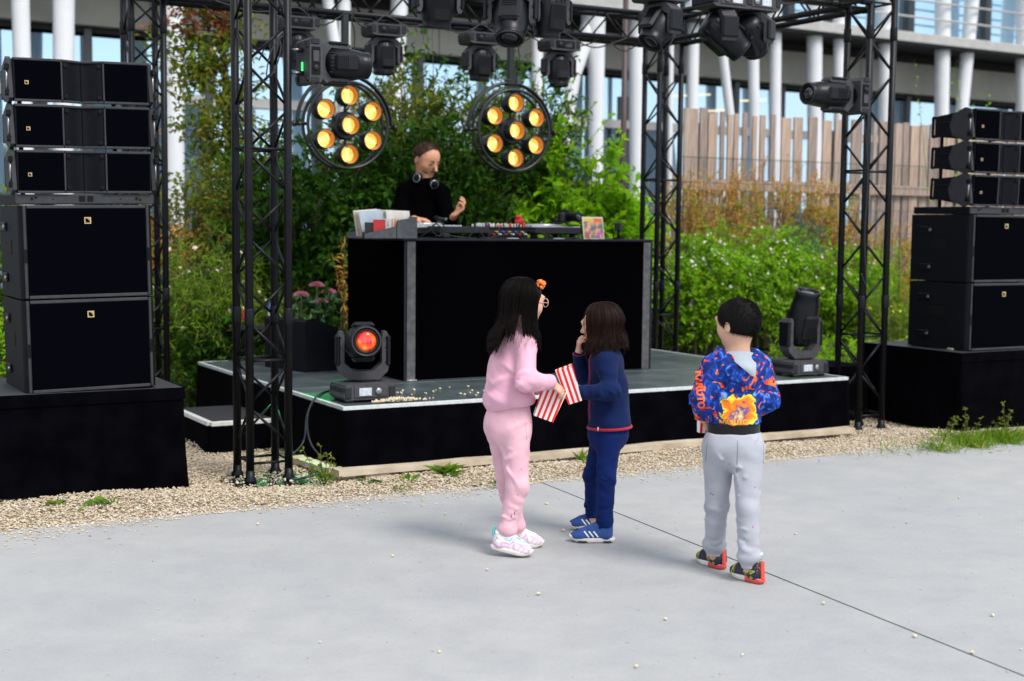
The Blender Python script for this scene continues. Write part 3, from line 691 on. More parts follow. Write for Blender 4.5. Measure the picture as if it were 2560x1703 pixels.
# record cover on show: generic colour blocks, with its caption lines
rc = thing('record_cover', 'colourful record cover propped upright at the right end of the booth', 'record'); on_table(rc, 3.12, 1.20, .06)
rc.rotation_euler = (Matrix.Rotation(PHI + .06, 3, 'Z') @ Matrix.Rotation(R(-10), 3, 'X')).to_euler()
MB().box((0, 0, .088), (.20, .005, .176), bev=.001).build('card', mat('cover_border', (.62, .62, .40), .5), rc)
def cover_mat():
    m = bpy.data.materials.new('cover_print'); m.use_nodes = True; n_ = m.node_tree.nodes; l = m.node_tree.links; b = n_['Principled BSDF']; b.inputs['Roughness'].default_value = .35
    t = n_.new('ShaderNodeTexCoord'); z = n_.new('ShaderNodeTexNoise'); z.inputs['Scale'].default_value = 17; z.inputs['Detail'].default_value = 2; l.new(t.outputs['Object'], z.inputs['Vector'])
    r = n_.new('ShaderNodeValToRGB'); e = r.color_ramp.elements; e[0].position = .33; e[0].color = (.10, .13, .17, 1); e[1].position = .68; e[1].color = (.75, .16, .06, 1)
    q = e.new(.46); q.color = (.16, .20, .23, 1); q = e.new(.53); q.color = (.62, .28, .12, 1); q = e.new(.60); q.color = (.80, .42, .28, 1); l.new(z.outputs['Fac'], r.inputs[0]); l.new(r.outputs[0], b.inputs['Base Color']); return m
MB().box((0, -.0032, .074), (.18, .001, .13)).build('picture', cover_mat(), rc)
MB().box((-.042, -.0034, .151), (.09, .001, .020)).build('yellow_band', mat('cover_yellow', (.80, .50, .04), .5), rc)
MB().box((.048, -.0034, .148), (.08, .001, .030)).build('orange_band', mat('cover_orange', (.80, .14, .05), .5), rc)
MB().prism([(.03 * math.cos(a * .7), .022 * math.sin(a * .7)) for a in range(9)], (.055, -.0042, .034), (1, 0, 0), (0, 0, 1), (0, -1, 0), .001).build('pink_blot', mat('cover_pink', (.62, .10, .45), .5), rc)
MB().prism([(.028 * math.cos(a * .7), .02 * math.sin(a * .7)) for a in range(9)], (-.055, -.0042, .025), (1, 0, 0), (0, 0, 1), (0, -1, 0), .001).build('red_blot', mat('cover_red', (.70, .06, .05), .5), rc)
for sx in (-1, 1): MB().box((sx * .05 + .005, -.01, .018), (.006, .012, .036)).build('stand_prong', M_white, rc)
# camera on the turntable
pc = thing('photo_camera', 'black photo camera with round glass lens sitting on the right turntable', 'camera'); on_table(pc, 3.03, 1.50, .35, .113)
MB().box((0, 0, .055), (.12, .06, .075), bev=.012).build('body', M_plast, pc); MB().prism([(-.028, 0), (.028, 0), (.018, .026), (-.018, .026)], (0, 0, .092), (1, 0, 0), (0, 0, 1), (0, 1, 0), .05).build('prism_hump', M_plast, pc)
MB().box((-.05, -.02, .055), (.03, .04, .08), bev=.01).build('grip', M_rubber, pc)
ln = MB().lathe([(.034, 0), (.036, .02), (.035, .07), (.040, .075), (.040, .095), (.034, .097), (.034, .086)], (.03, -.03, .058), (0, -1, 0), 24, caps=False).build('lens_barrel', M_plast, pc)
MB().lathe([(.034, .088), (.02, .093), (0, .095)], (.03, -.03, .058), (0, -1, 0), 20).build('front_glass', mat('coated_glass', (.01, .03, .08), .05, spec=1.0), ln)
for k in range(3): MB().tube((0, 0, .02), (.05 * math.cos(k * 2.1), .05 * math.sin(k * 2.1), 0), .006, n=6).build('tripod_leg', M_rubber, pc)
# small things on the table
o = MB().box((0, 0, .03), (.05, .05, .06), bev=.004).build('clamp_monitor', M_plgrey); on_table(o, 3.36, 1.22, .5, .07); tag(o, 'small black clamp light standing at the far right of the booth', 'clamp')
MB().tube((0, 0, -.07), (0, 0, .01), .012, n=8).build('post', M_black, o); MB().box((0, 0, -.063), (.08, .06, .012)).build('foot', M_black, o)
rp = MB(); random.seed(5)
for (c, r, s_) in (((0, 0, .045), .038, (1, .8, 1.15)), ((.03, .005, .02), .024, (1.1, .8, .9)), ((-.015, -.01, .075), .022, (1, .8, 1))): rp.ball(c, r, 12, 8, s_)
o = rp.build('pouch', mat('crumpled_red_fabric', (.55, .012, .012), .55, var=.4, vscale=60, bump=.6, bscale=80)); on_table(o, 2.58, 1.44, 0, .086); tag(o, 'bright red crumpled pouch lying on the mixer', 'pouch')
o = MB().box((0, 0, .02), (.07, .05, .035), bev=.008).build('power_brick', M_plgrey); on_table(o, 1.80, 1.17, .4); tag(o, 'grey plug adapter among the cables at the left of the booth', 'adapter')
for (u, v, lab) in ((2.33, 1.092, 'thin white disc half over the booth edge below the mixer'), (2.73, 1.092, 'thin white disc half over the booth edge below the right turntable')):
    o = MB().lathe([(.05, 0), (.052, .003), (.046, .006), (0, .008)], n=24, sy=.55).build('paper_plate', mat('pale_plate%d' % int(u * 100), (.30, .36, .36), .6)); on_table(o, u, v); tag(o, lab, 'plate')
def cable(label, pts, r, m, wob=0.0, seed=0, name='cable'):
    rs = random.Random(seed); P = [Vector(p) for p in pts]; Q = []
    for i in range(len(P) - 1):
        p0, p1, p2, p3 = P[max(i - 1, 0)], P[i], P[i + 1], P[min(i + 2, len(P) - 1)]
        for k in range(6):
            t = k / 6; Q.append(.5 * ((2 * p1) + (p2 - p0) * t + (2 * p0 - 5 * p1 + 4 * p2 - p3) * t * t + (3 * p1 - p0 - 3 * p2 + p3) * t ** 3) + Vector((rs.gauss(0, wob), rs.gauss(0, wob), 0)))
    Q.append(P[-1]); o = MB().path(Q, r, 6).build(name, m); return tag(o, label, 'cable')
tz = TZ + .006
cable('black cable looped in a ring at the left of the booth top', [rig(1.60, 1.18, tz), rig(1.66, 1.14, tz + .05), rig(1.73, 1.13, tz + .115), rig(1.79, 1.14, tz + .06), rig(1.74, 1.15, tz + .01), rig(1.68, 1.15, tz + .06), rig(1.72, 1.14, tz + .10), rig(1.82, 1.16, tz + .02), rig(1.98, 1.15, tz)], .0045, M_rubber)
cable('black cable lying along the booth edge before the mixer', [rig(1.98, 1.15, tz), rig(2.05, 1.13, tz + .06), rig(2.12, 1.13, tz), rig(2.22, 1.14, tz + .015), rig(2.36, 1.2, tz + .03), rig(2.42, 1.28, tz + .05)], .004, M_rubber)
cable('black cable arching over the mixer towards the red pouch', [rig(2.28, 1.28, tz + .03), rig(2.36, 1.3, tz + .10), rig(2.46, 1.33, tz + .155), rig(2.6, 1.36, tz + .15)], .003, M_rubber)
cable('black cable sagging in front of the right turntable', [rig(2.55, 1.28, tz + .06), rig(2.62, 1.16, tz + .04), rig(2.75, 1.14, tz), rig(2.95, 1.16, tz + .01), rig(3.05, 1.3, tz + .05)], .004, M_rubber)

# wedge monitor and floor details
wm = thing('stage_monitor', 'black wedge shaped stage monitor lying at the back left of the stage', 'speaker', rig(.92, 2.15, SH), PHI + R(14))
MB().prism([(0, 0), (.42, 0), (.42, .10), (.30, .33), (.02, .40), (0, .38)], (0, 0, 0), (1, 0, 0), (0, 0, 1), (0, 1, 0), .55).build('cabinet', M_cab, wm)
MB().prism([(.425, .105), (.31, .325), (.30, .33), (.418, .10)], (0, 0, 0), (1, 0, 0), (0, 0, 1), (0, 1, 0), .5).build('grille', M_grille, wm)
for k in (-1, 1): MB().box((.15, k * .277, .2), (.1, .004, .05), bev=.002).build('handle', M_black, wm)
M_cable = mat('blue_black_cable', (.015, .022, .035), .45)
cable('dark cable drooping off the stage edge by the left floor lamp', [rig(.80, .42, SH + .02), rig(.62, .40, SH + .045), rig(.50, .38, SH + .02), rig(.42, .35, .33), rig(.42, .30, .16), rig(.48, .20, .06), rig(.52, .1, .04)], .007, M_cable)
cable('second dark cable hanging beside the stage edge near the left truss', [rig(.74, .45, SH + .015), rig(.58, .44, SH + .03), rig(.45, .42, .34), rig(.40, .36, .17), rig(.30, .30, .10), rig(.2, .32, .11)], .006, M_cable)
cable('coil of black cable on the gravel behind the left truss', [rig(.30, .0, .03), rig(.42, .12, .05), rig(.55, .1, .03), rig(.5, -.02, .04), rig(.38, -.04, .03), rig(.42, .1, .06), rig(.56, .02, .03), rig(.3, -.12, .03), rig(.1, -.2, .025)], .008, M_cable, .006, 3)
# ================================================================== STAGE LIGHTS
M_lens = mat('front_lens', (.02, .02, .025), .05, spec=1.0)
M_head = mat('lamp_head_plastic', (.0045, .0055, .0085), .38, spec=.28, var=.2, vscale=25, bump=.04, bscale=260)
M_yoke = mat('lamp_yoke_grey', (.052, .052, .058), .55, spec=.25, var=.15, vscale=30, bump=.05, bscale=300)
def disp_mat():
    return mat('status_display', (.35, .42, .48), .25, col2=(.60, .64, .68), vscale=50)
M_disp = disp_mat()
def warm_lens():
    m = bpy.data.materials.new('amber_lens'); m.use_nodes = True; n_ = m.node_tree.nodes; l = m.node_tree.links; b = n_['Principled BSDF']; b.inputs['Roughness'].default_value = .04; b.inputs['Coat Weight'].default_value = 1
    t = n_.new('ShaderNodeTexCoord'); z = n_.new('ShaderNodeTexNoise'); z.inputs['Scale'].default_value = 14; z.inputs['Detail'].default_value = 2; l.new(t.outputs['Object'], z.inputs['Vector'])
    r = n_.new('ShaderNodeValToRGB'); e = r.color_ramp.elements; e[0].position = .30; e[0].color = (.16, .0, .05, 1); e[1].position = .72; e[1].color = (.9, .30, .04, 1)
    q = e.new(.45); q.color = (.75, .02, .01, 1); q = e.new(.6); q.color = (.95, .14, .01, 1)
    l.new(z.outputs['Fac'], r.inputs[0]); l.new(r.outputs[0], b.inputs['Base Color']); l.new(r.outputs[0], b.inputs['Emission Color']); b.inputs['Emission Strength'].default_value = .34; return m
M_amberlens = warm_lens(); M_redlens = mat('red_lens', (.4, .01, .005), .1, emit=(1, .03, .01), estr=.6)
GRP = {'floor': 'moving heads standing on the stage', 'front': 'moving heads on the front truss beam', 'back': 'moving heads on the back truss beam', 'side': 'moving heads clamped to the truss towers'}
def moving_head(label, pan, tilt, lens=None, group=None, clamps=False, lit_panel=True, fins=14, long=1.0, low=0.0, hr=1.1):
    t = thing('moving_head_light', label, 'stage light', group=GRP[group])
    # base
    bpoly = [(-.18, .025), (-.165, .005), (.165, .005), (.18, .025), (.165, .10), (.145, .112), (-.145, .112), (-.165, .10)]
    MB().prism(bpoly, (0, 0, 0), (1, 0, 0), (0, 0, 1), (0, 1, 0), .25).build('base', M_yoke, t)
    for sx in (-1, 1):
        MB().box((sx * .150, 0, .05), (.05, .262, .078), bev=.008).build('base_handle', M_plgrey, t)
        for sy in (-1, 1): MB().box((sx * .13, sy * .09, .0), (.05, .04, .022), bev=.003).build('foot', M_rubber, t)
    MB().box((0, .01, .06), (.27, .258, .07), bev=.004).build('base_core', M_plast, t)
    pn = MB().box((.0, -.128, .056), (.215, .008, .072), bev=.002).build('control_panel', M_yoke if lit_panel else M_plast, t)
    MB().box((-.035, -.1335, .056), (.085, .004, .050), bev=.001).build('display', M_disp if lit_panel else M_glassblk, pn)
    MB().lathe([(.023, 0), (.023, .006), (.019, .010), (0, .011)], (.055, -.132, .056), (0, -1, 0), 18).build('knob', M_plgrey if not lit_panel else M_steel, pn)
    # yoke
    yk = bpy.data.objects.new('yoke', None)
    pts = [(-.150, .43), (-.163, .40), (-.166, .22), (-.155, .175), (-.098, .122), (.098, .122), (.155, .175), (.166, .22), (.163, .40), (.150, .43), (.128, .43), (.118, .40), (.120, .232), (.060, .178), (-.060, .178), (-.120, .232), (-.118, .40), (-.128, .43)]
    pts = [(x, z - low if z > .3 else z - low * .3 if z > .2 else z) for x, z in pts]
    mb = MB().prism(pts, (0, 0, 0), (1, 0, 0), (0, 0, 1), (0, 1, 0), .105)
    yk = mb.build('yoke', M_yoke, t); yk.rotation_euler = (0, 0, pan)
    for sx in (-1, 1):
        MB().box((sx * .158, 0, .31 - low * .7), (.030, .125, .20 - low * .6), bev=.012).build('yoke_cover', M_head, yk)
        for zz in (.235, .33 - low, .39 - low): MB().lathe([(.004, 0), (.004, .002)], (sx * .142, -.0525, zz), (0, -1, 0), 8).build('screw', M_black, yk)
    MB().lathe([(.09, .110), (.09, .124)], n=24).build('swivel', M_black, yk)
    # head
    zt = .36 - low; a = tilt; ax = Vector((0, -math.sin(a), math.cos(a))); sd_ = Vector((1, 0, 0)); up = ax.cross(sd_)
    o0 = Vector((0, 0, zt)); L = long
    prof = [(0, -.150), (.045, -.148), (.076, -.135), (.095, -.10), (.104, -.05), (.106, .02), (.103, .08 * L), (.093, .15 * L), (.084, .20 * L), (.086, .205 * L), (.086, .228 * L), (.079, .231 * L), (.075, .222 * L)]
    prof = [(r_ * hr, h_) for r_, h_ in prof]
    hd = MB().lathe(prof, o0, ax, 28, 1.02, .98, caps=False).build('head', M_head, t); hd.rotation_euler = (0, 0, pan)
    # faceted covers above and below the barrel
    for sg in (-1, 1):
        mb = MB(); c = o0 + ax * .02 + up * sg * .096 * hr
        M3 = Matrix((sd_, up * sg, ax * sg * -1)).transposed()
        mb.box(c, (.135, .040, .20), M3, .018); hc = mb.build('head_cover', M_head, t); hc.rotation_euler = (0, 0, pan)
        fb = MB()
        for k in range(6): fb.box(c + up * sg * .0205 - ax * (.075 - .016 * k), (.095, .004, .006), M3)
        f_ = fb.build('vent_slots', M_black, hc)
    for k in range(fins):
        b = 2 * math.pi * k / fins; dv = sd_ * math.cos(b) + up * math.sin(b)
        q = MB(); M3 = Matrix((dv, ax.cross(dv), ax)).transposed(); q.box(o0 - ax * .085 + dv * .097 * hr, (.014, .006, .060), M3, .002); f_ = q.build('cooling_fin', M_plgrey, hd)
    MB().lathe([(.0, .226 * L), (.04 * hr, .224 * L), (.058 * hr, .216 * L)], o0, ax, 24).build('lens', lens or M_lens, hd)
    MB().lathe([(.0575 * hr, .219 * L), (.066 * hr, .222 * L), (.078 * hr, .219 * L)], o0, ax, 24, caps=False).build('bezel', M_plast, hd); MB().ring(o0 + ax * .2215 * L, ax, .064 * hr, .003, 28, 6).build('inner_ring', M_plgrey, hd)
    MB().ring(o0 + ax * .2295 * L, ax, .081 * hr, .004, 28, 6).build('lens_ring', M_yoke, hd)
    MB().tube(o0 - sd_ * .122, o0 + sd_ * .122, .035, n=16).build('tilt_axle', M_plast, t).rotation_euler = (0, 0, pan)
    if clamps:
        for sx in (-1, 1):
            c = MB().box((sx * .09, 0, -.018), (.035, .05, .035), bev=.004).build('clamp', M_plast, t)
            MB().ring((sx * .09, 0, -.055), (1, 0, 0), .031, .008, 18, 6).build('clamp_jaw', M_steel if group == 'side' else M_plast, c)
            MB().tube((sx * .09, .03, -.03), (sx * .09, .06, -.02), .005, n=6).build('wing_bolt', M_steel, c)
    return t
fl = moving_head('floor moving head with glowing orange lens at the left front stage corner', R(-17), R(84), M_amberlens, 'floor'); fl.location = rig(.735, .20, SH + .011); fl.rotation_euler = (0, 0, PHI)
fr = moving_head('floor moving head pointing up at the right front stage corner', R(0), R(14), None, 'floor', long=1.25); fr.location = rig(4.375, .20, SH + .011); fr.rotation_euler = (0, 0, PHI)
FLIP = Matrix.Rotation(PHI, 3, 'Z') @ Matrix.Rotation(math.pi, 3, 'Y')
def hang(o, u, v, z, s, extra=0.0):
    o.location = rig(u, v, z); o.rotation_euler = (Matrix.Rotation(extra, 3, 'Z') @ FLIP).to_euler(); o.scale = (s, s, s)
for (lab, u, pan, tilt) in (('moving head hanging at the left end of the back beam, partly behind the tower', 1.18, 0, 0), ('moving head hanging from the back beam to the right of the left round lamp pole', 1.93, 0, R(2)), ('moving head hanging from the back beam left of the right round lamp pole', 2.82, .0, R(-3)), ('rightmost moving head hanging from the back beam', 3.60, .1, R(6))):
    hang(moving_head(lab, pan, tilt, M_lens, 'back', True, False, long=.70, low=.07), u, RD - S, TT - .040, .88)
for (lab, u, pan, tilt, lens, s, lg) in (('leftmost moving head on the front beam, finned back up', 1.10, R(10), R(-12), None, .92, 1.0), ('bulbous moving head on the front beam above the right round lamp pole', 1.62, R(35), R(28), None, 1.0, 1.2), ('wide moving head on the front beam right of the bulbous one', 1.90, R(-8), R(-8), None, .92, 1.0), ('moving head tilted down to the left above the back right tower', 2.78, R(80), R(38), None, .95, 1.0), ('moving head with small red lens on the front beam, pointing down right', 3.30, R(-75), R(52), M_redlens, .98, 1.2), ('rightmost moving head on the front beam, partly behind the red-lensed one', 3.56, R(-120), R(48), None, .95, 1.0)):
    hang(moving_head(lab, pan, tilt, lens, 'front', True, True, long=lg * .72, low=.085), u, -S if u < 2.5 else -S, TT - .04, s)
sl = moving_head('moving head clamped sideways to the left front tower, pointing right', R(0), R(8), None, 'side', True, False, hr=1.22, low=.04); sl.location = rig(S + .085, -S - .02, 2.50)
sl.rotation_euler = Matrix((-Vector((0, 0, 1)), VX, UX)).transposed().to_euler(); sl.scale = (.74, .9, .74); MB().box((.04, -.02, -.010), (.07, .02, .006)).build('green_indicator', mat('green_led', (.02, .5, .1), .4, emit=(.05, 1, .2), estr=1.2), sl)
sr = moving_head('moving head clamped sideways to the right front tower, pointing left', R(0), R(-6), None, 'side', True, False, hr=1.25, low=.03, long=1.1); sr.location = rig(RW - S - .085, -S, 2.535)
sr.rotation_euler = Matrix((Vector((0, 0, 1)), VX, -UX)).transposed().to_euler(); sr.scale = (.74, .9, .84)

# round seven-lamp matrix lights
def grid_glow():
    m = bpy.data.materials.new('glowing_amber_reflector'); m.use_nodes = True; n_ = m.node_tree.nodes; l = m.node_tree.links; b = n_['Principled BSDF']; b.inputs['Roughness'].default_value = .4
    t = n_.new('ShaderNodeTexCoord'); v = n_.new('ShaderNodeTexVoronoi'); v.inputs['Scale'].default_value = 95; v.feature = 'DISTANCE_TO_EDGE'; l.new(t.outputs['Object'], v.inputs['Vector'])
    r = n_.new('ShaderNodeValToRGB'); e = r.color_ramp.elements; e[0].position = .02; e[0].color = (.58, .44, .05, 1); e[1].position = .22; e[1].color = (.88, .82, .24, 1); l.new(v.outputs['Distance'], r.inputs[0])
    l.new(r.outputs[0], b.inputs['Base Color']); l.new(r.outputs[0], b.inputs['Emission Color']); b.inputs['Emission Strength'].default_value = .50; return m
M_glow = grid_glow(); M_wallglow = mat('warm_lit_can_wall', (.42, .14, .02), .45, emit=(.75, .22, .015), estr=.16); M_fil = mat('bright_filament', (1, .8, .4), .5, emit=(1, .72, .28), estr=2.0)
M_ringm = mat('lamp_ring_black', (.010, .011, .012), .4, spec=.5)
def matrix_lamp(label, u, v, z, seed):
    t = thing('matrix_lamp', label, 'stage light', rig(u, v, z), PHI, 'round seven-lamp blinders under the back beam')
    MB().ring((0, -.035, 0), (0, 1, 0), .345, .013, 56, 10).build('front_ring', M_ringm, t)
    MB().ring((0, .075, 0), (0, 1, 0), .345, .013, 56, 10).build('rear_ring', M_ringm, t)
    for k in range(6):
        a = R(30 + 60 * k); MB().tube((.345 * math.cos(a), -.035, .345 * math.sin(a)), (.345 * math.cos(a), .075, .345 * math.sin(a)), .009, n=8).build('ring_tie', M_ringm, t)
    y = MB().ring((0, .05, 0), (0, -1, 0), .408, .014, 56, 8, -92, 92, (0, 0, 1)).build('yoke_arch', M_ringm, t)
    MB().ring((0, .02, 0), (0, -1, 0), .408, .010, 56, 8, -92, 92, (0, 0, 1)).build('yoke_arch', M_ringm, t)
    for sx in (-1, 1):
        MB().tube((sx * .33, .03, 0), (sx * .44, .03, 0), .014, n=10).build('pivot', M_ringm, t); MB().lathe([(.026, 0), (.026, .02), (.015, .03)], (sx * .425, .03, 0), (sx, 0, 0), 12).build('pivot_knob', M_ringm, t)
    MB().box((0, .04, .66), (.052, .052, .50 if seed else .50), bev=.004).build('pole', M_ringm, t)
    MB().box((0, .04, .415), (.09, .07, .05), bev=.006).build('pole_bracket', M_ringm, t)
    MB().lathe([(.105, .0), (.115, .02), (.115, .07), (.10, .085)], (0, 0, 0), (0, 1, 0), 28).build('hub', M_ringm, t)
    for k in range(6):
        a = R(30 + 60 * k); MB().tube((0, .05, 0), (.335 * math.cos(a), .03, .335 * math.sin(a)), .011, n=8).build('spoke', M_ringm, t)
    pos = [(0, 0)] + [(.234 * math.cos(R(90 + 60 * k)), .234 * math.sin(R(90 + 60 * k))) for k in range(6)]
    for k, (x, zz) in enumerate(pos):
        o = (x, 0, zz); yo = -.055 if k == 0 else -.03
        c = MB().lathe([(.0, .085), (.055, .083), (.077, .07), (.081, .03), (.081, yo - .035), (.0735, yo - .037), (.0735, yo + .02)], o, (0, 1, 0), 26, caps=False).build('lamp_can', M_ringm, t)
        MB().lathe([(.0730, yo - .030), (.069, yo + .01), (.060, yo + .035)], o, (0, 1, 0), 26, caps=False).build('can_wall', M_wallglow, c)
        MB().lathe([(0, yo + .041), (.03, yo + .039), (.060, yo + .034)], o, (0, 1, 0), 26, caps=False).build('reflector', M_glow, c)
        fa = (R(90), R(90), R(-28), R(32), R(90), R(-30), R(30))[k]; d = Vector((math.cos(fa), 0, math.sin(fa))); pp = Vector((-d.z, 0, d.x))
        if k in (0, 1, 4): d, pp = Vector((0, 0, 1)), Vector((1, 0, 0))
        fm = MB()
        for s_ in (-1, 1):
            for j in range(7): fm.ball(Vector(o) + Vector((0, yo + .022, 0)) + d * (-.042 + .014 * j) + pp * s_ * .0065, .0045, 8, 6)
        fm.build('filament', M_fil, c)
        for s_ in (-1, 1): MB().box(Vector(o) + Vector((0, yo + .022, 0)) + d * s_ * .058, (.012, .01, .012)).build('filament_holder', M_steel, c)
    return t
matrix_lamp('left of the two round lamp rings with seven glowing amber bulbs', 1.585, RD - S - .05, 2.345, 0)
matrix_lamp('right of the two round lamp rings with seven glowing amber bulbs', 3.115, RD - S - .05, 2.365, 1)
cable('coiled grey safety wire on the left front tower', [rig(-.03, -.05, 2.50), rig(.02, -.1, 2.62), rig(.08, -.12, 2.60), rig(.05, -.12, 2.46), rig(0, -.1, 2.40), rig(.02, -.12, 2.55), rig(.10, -.12, 2.64), rig(.14, -.13, 2.50)], .004, M_cabedge)
cable('thin black cable running down the right front tower', [rig(RW - S - .05, -S, 2.5), rig(RW - S - .01, -S - .03, 2.0), rig(RW - S - .02, -S - .03, 1.5), rig(RW - S + .0, -S - .04, 1.15), rig(RW - S - .04, -S - .03, 1.22)], .006, M_rubber)
# black cloth-covered case behind the right floor lamp
cs_ = thing('flight_case', 'low black cloth covered case beside the stage behind the right tower', 'case', rig(4.72, .35), PHI); MB().box((.25, .3, .22), (.5, .6, .43), bev=.02).build('case', M_black, cs_); drape('cover', [(0, .6), (0, 0), (.5, 0), (.5, .6)], .45, .02, .01, M_cloth, cs_, 8, 8, .02); MB().box((.25, .3, .45), (.51, .61, .014), bev=.004).build('lid', M_cloth, cs_)

# green wash from two of the back heads (their beams are lit in the picture)
for (u, tgt, e) in ((1.16, rig(.60, .45, .43), 260), (1.12, rig(.10, -.15, 0), 260)):
    sp_d = bpy.data.lights.new('green_beam', 'SPOT'); sp_d.energy = e; sp_d.color = (.02, 1, .25); sp_d.spot_size = R(9); sp_d.spot_blend = .6; sp_d.shadow_soft_size = .05
    so = bpy.data.objects.new('green_beam', sp_d); COL.objects.link(so); so.location = rig(u, RD - S - .03, 2.66); so.rotation_euler = (tgt - so.location).to_track_quat('-Z', 'Y').to_euler()

# cable swags between the hanging heads
def swag(label, us, v, z0, seed):
    rs = random.Random(seed); P = []
    for a, b in zip(us[:-1], us[1:]):
        d = rs.uniform(.05, .13); P += [rig(a, v, z0), rig(a + (b - a) * .3, v - .02, z0 - d * .8), rig((a + b) / 2, v - .02, z0 - d), rig(a + (b - a) * .75, v, z0 - d * .6)]
    P.append(rig(us[-1], v, z0)); cable(label, P, .0065, M_rubber, .004, seed)
swag('black power cable looping along the back beam between its moving heads', (.5, 1.18, 1.6, 1.93, 2.4, 2.82, 3.2, 3.60, 4.3), RD - S - .03, TT + .03, 1)
swag('second black cable sagging along the back beam', (.4, .9, 1.5, 2.2, 3.0, 3.4, 4.1, 4.5), RD - S + .03, TT + .02, 2)
swag('black cable looping along the right half of the front beam', (3.0, 3.3, 3.56, 4.2), -S + .03, TT + .02, 3)
for i, (u, lab) in enumerate(((1.93, 'thin cable drooping to the moving head beside the left round lamp'), (2.82, 'thin cable drooping to the moving head left of the right pole'), (3.60, 'thin cable drooping to the rightmost back moving head'))):
    cable(lab, [rig(u + .05, RD - S, TT + .02), rig(u + .16, RD - S - .06, TT - .05), rig(u + .17, RD - S - .08, TT - .13), rig(u + .11, RD - S - .08, TT - .10)], .0045, M_rubber, .002, i)
cable('black cable hanging down beside the left round lamp pole', [rig(1.62, RD - S - .06, TT), rig(1.65, RD - S - .06, 3.0), rig(1.62, RD - S - .05, 2.8), rig(1.66, RD - S - .04, 2.62), rig(1.60, RD - S, 2.45)], .005, M_rubber, .003, 7)
cable('black cable hanging down beside the right round lamp pole', [rig(3.14, RD - S - .06, TT), rig(3.17, RD - S - .06, 3.0), rig(3.15, RD - S - .05, 2.8), rig(3.20, RD - S - .04, 2.62), rig(3.13, RD - S, 2.47)], .005, M_rubber, .003, 8)
# ================================================================== OFFICE BUILDING BEHIND THE GARDEN
BE = R(31.5); FE = Vector((math.cos(BE), math.sin(BE), 0)); FN = Vector((math.sin(BE), -math.cos(BE), 0)); F0 = Vector((0, 24, 0))
M_fascia = mat('beige_cladding', (.34, .33, .28), .6, var=.06, vscale=3)
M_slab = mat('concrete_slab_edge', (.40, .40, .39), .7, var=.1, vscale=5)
M_soff = mat('dark_soffit', (.03, .03, .03), .8)  # near-black colour stands in for the shadow gap under the slab
M_col = mat('white_painted_column', (.68, .70, .73), .45, var=.05, vscale=2)
M_mull = mat('dark_grey_mullion', (.06, .065, .07), .4, metal=.3)
M_rail = mat('pale_rail', (.55, .55, .55), .4, metal=.4)
def facade_glass():
    m = bpy.data.materials.new('mirrored_glass'); m.use_nodes = True; n_ = m.node_tree.nodes; b = n_['Principled BSDF']
    b.inputs['Base Color'].default_value = (.50, .68, .82, 1); b.inputs['Metallic'].default_value = .85; b.inputs['Roughness'].default_value = .04; return m
M_fglass = facade_glass(); M_fglass2 = mat('darker_glass', (.05, .09, .13), .05, metal=.6)
bd_ = thing('office_building', 'long office building with white slanted columns and mirrored glass behind the garden', 'building', F0, BE)   # local x along the facade, -y towards the camera
lowm = [-16, -14.2, -12.4, -10.8, -9.1, -7.26, -5.46, -3.66, -1.86, -.06, 1.62, 3.3, 4.93, 6.09, 7.8, 9.57, 11.3, 13.1, 14.9, 16.8, 19]
random.seed(11)
def pane(x0, x1, z0, z1, y, m):
    w, h = x1 - x0, z1 - z0
    o = MB().box((0, 0, 0), (w, .03, h)).build('window_pane', m, bd_); o.location = ((x0 + x1) / 2, y, (z0 + z1) / 2); o.rotation_euler = (R(random.uniform(-.5, .5)), 0, R(random.uniform(-.6, .6))); return o
for i in range(len(lowm) - 1):
    a, b = lowm[i] + .06, lowm[i + 1] - .06
    pane(a, b, .35, 3.32, .05, M_fglass if i % 5 else M_fglass2); pane(a, b, 3.48, 4.22, .05, M_fglass)
for x in lowm: MB().box((x, 0, 2.28), (.12, .16, 4.1), bev=.01).build('mullion', M_mull, bd_)
MB().box((1.5, .01, 3.40), (35, .13, .15)).build('transom', M_slab, bd_); MB().box((1.5, .0, .2), (35, .2, .4)).build('plinth_wall', M_slab, bd_)
fx = -16
while fx < 19:
    MB().box((fx + 1.2, -.12, 4.66), (2.385, .22, .62), bev=.004).build('cladding_panel', M_fascia, bd_); fx += 2.4
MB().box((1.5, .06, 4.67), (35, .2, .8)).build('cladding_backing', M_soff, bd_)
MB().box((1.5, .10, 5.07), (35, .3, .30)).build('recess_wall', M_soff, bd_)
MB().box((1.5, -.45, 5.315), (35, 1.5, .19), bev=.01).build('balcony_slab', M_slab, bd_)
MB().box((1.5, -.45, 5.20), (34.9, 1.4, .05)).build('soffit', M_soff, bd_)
upm = [-16, -13.7, -11.4, -9.1, -6.8, -4.5, -2.2, .0, 2.1, 4.15, 6.23, 7.39, 9.54, 11.89, 14.2, 16.5, 19]
for i in range(len(upm) - 1): pane(upm[i] + .09, upm[i + 1] - .09, 5.46, 8.3, .05, M_fglass)
for x in upm: MB().box((x, 0, 6.9), (.18, .2, 2.9), bev=.01).build('mullion', M_mull, bd_)
for k, z in enumerate((5.72, 6.05, 6.38, 6.72)): MB().tube((-16, -1.12, z), (19, -1.12, z), .022, n=6).build('guard_rail', M_rail, bd_)
MB().box((1.5, -.05, 8.6), (35, .5, .7)).build('upper_cladding', M_fascia, bd_); MB().box((1.5, 3.5, 9.1), (35.4, 8, .3)).build('roof', M_slab, bd_)
MB().box((1.5, 3.8, 4.3), (35, 6.9, 8.6)).build('core', M_soff, bd_)
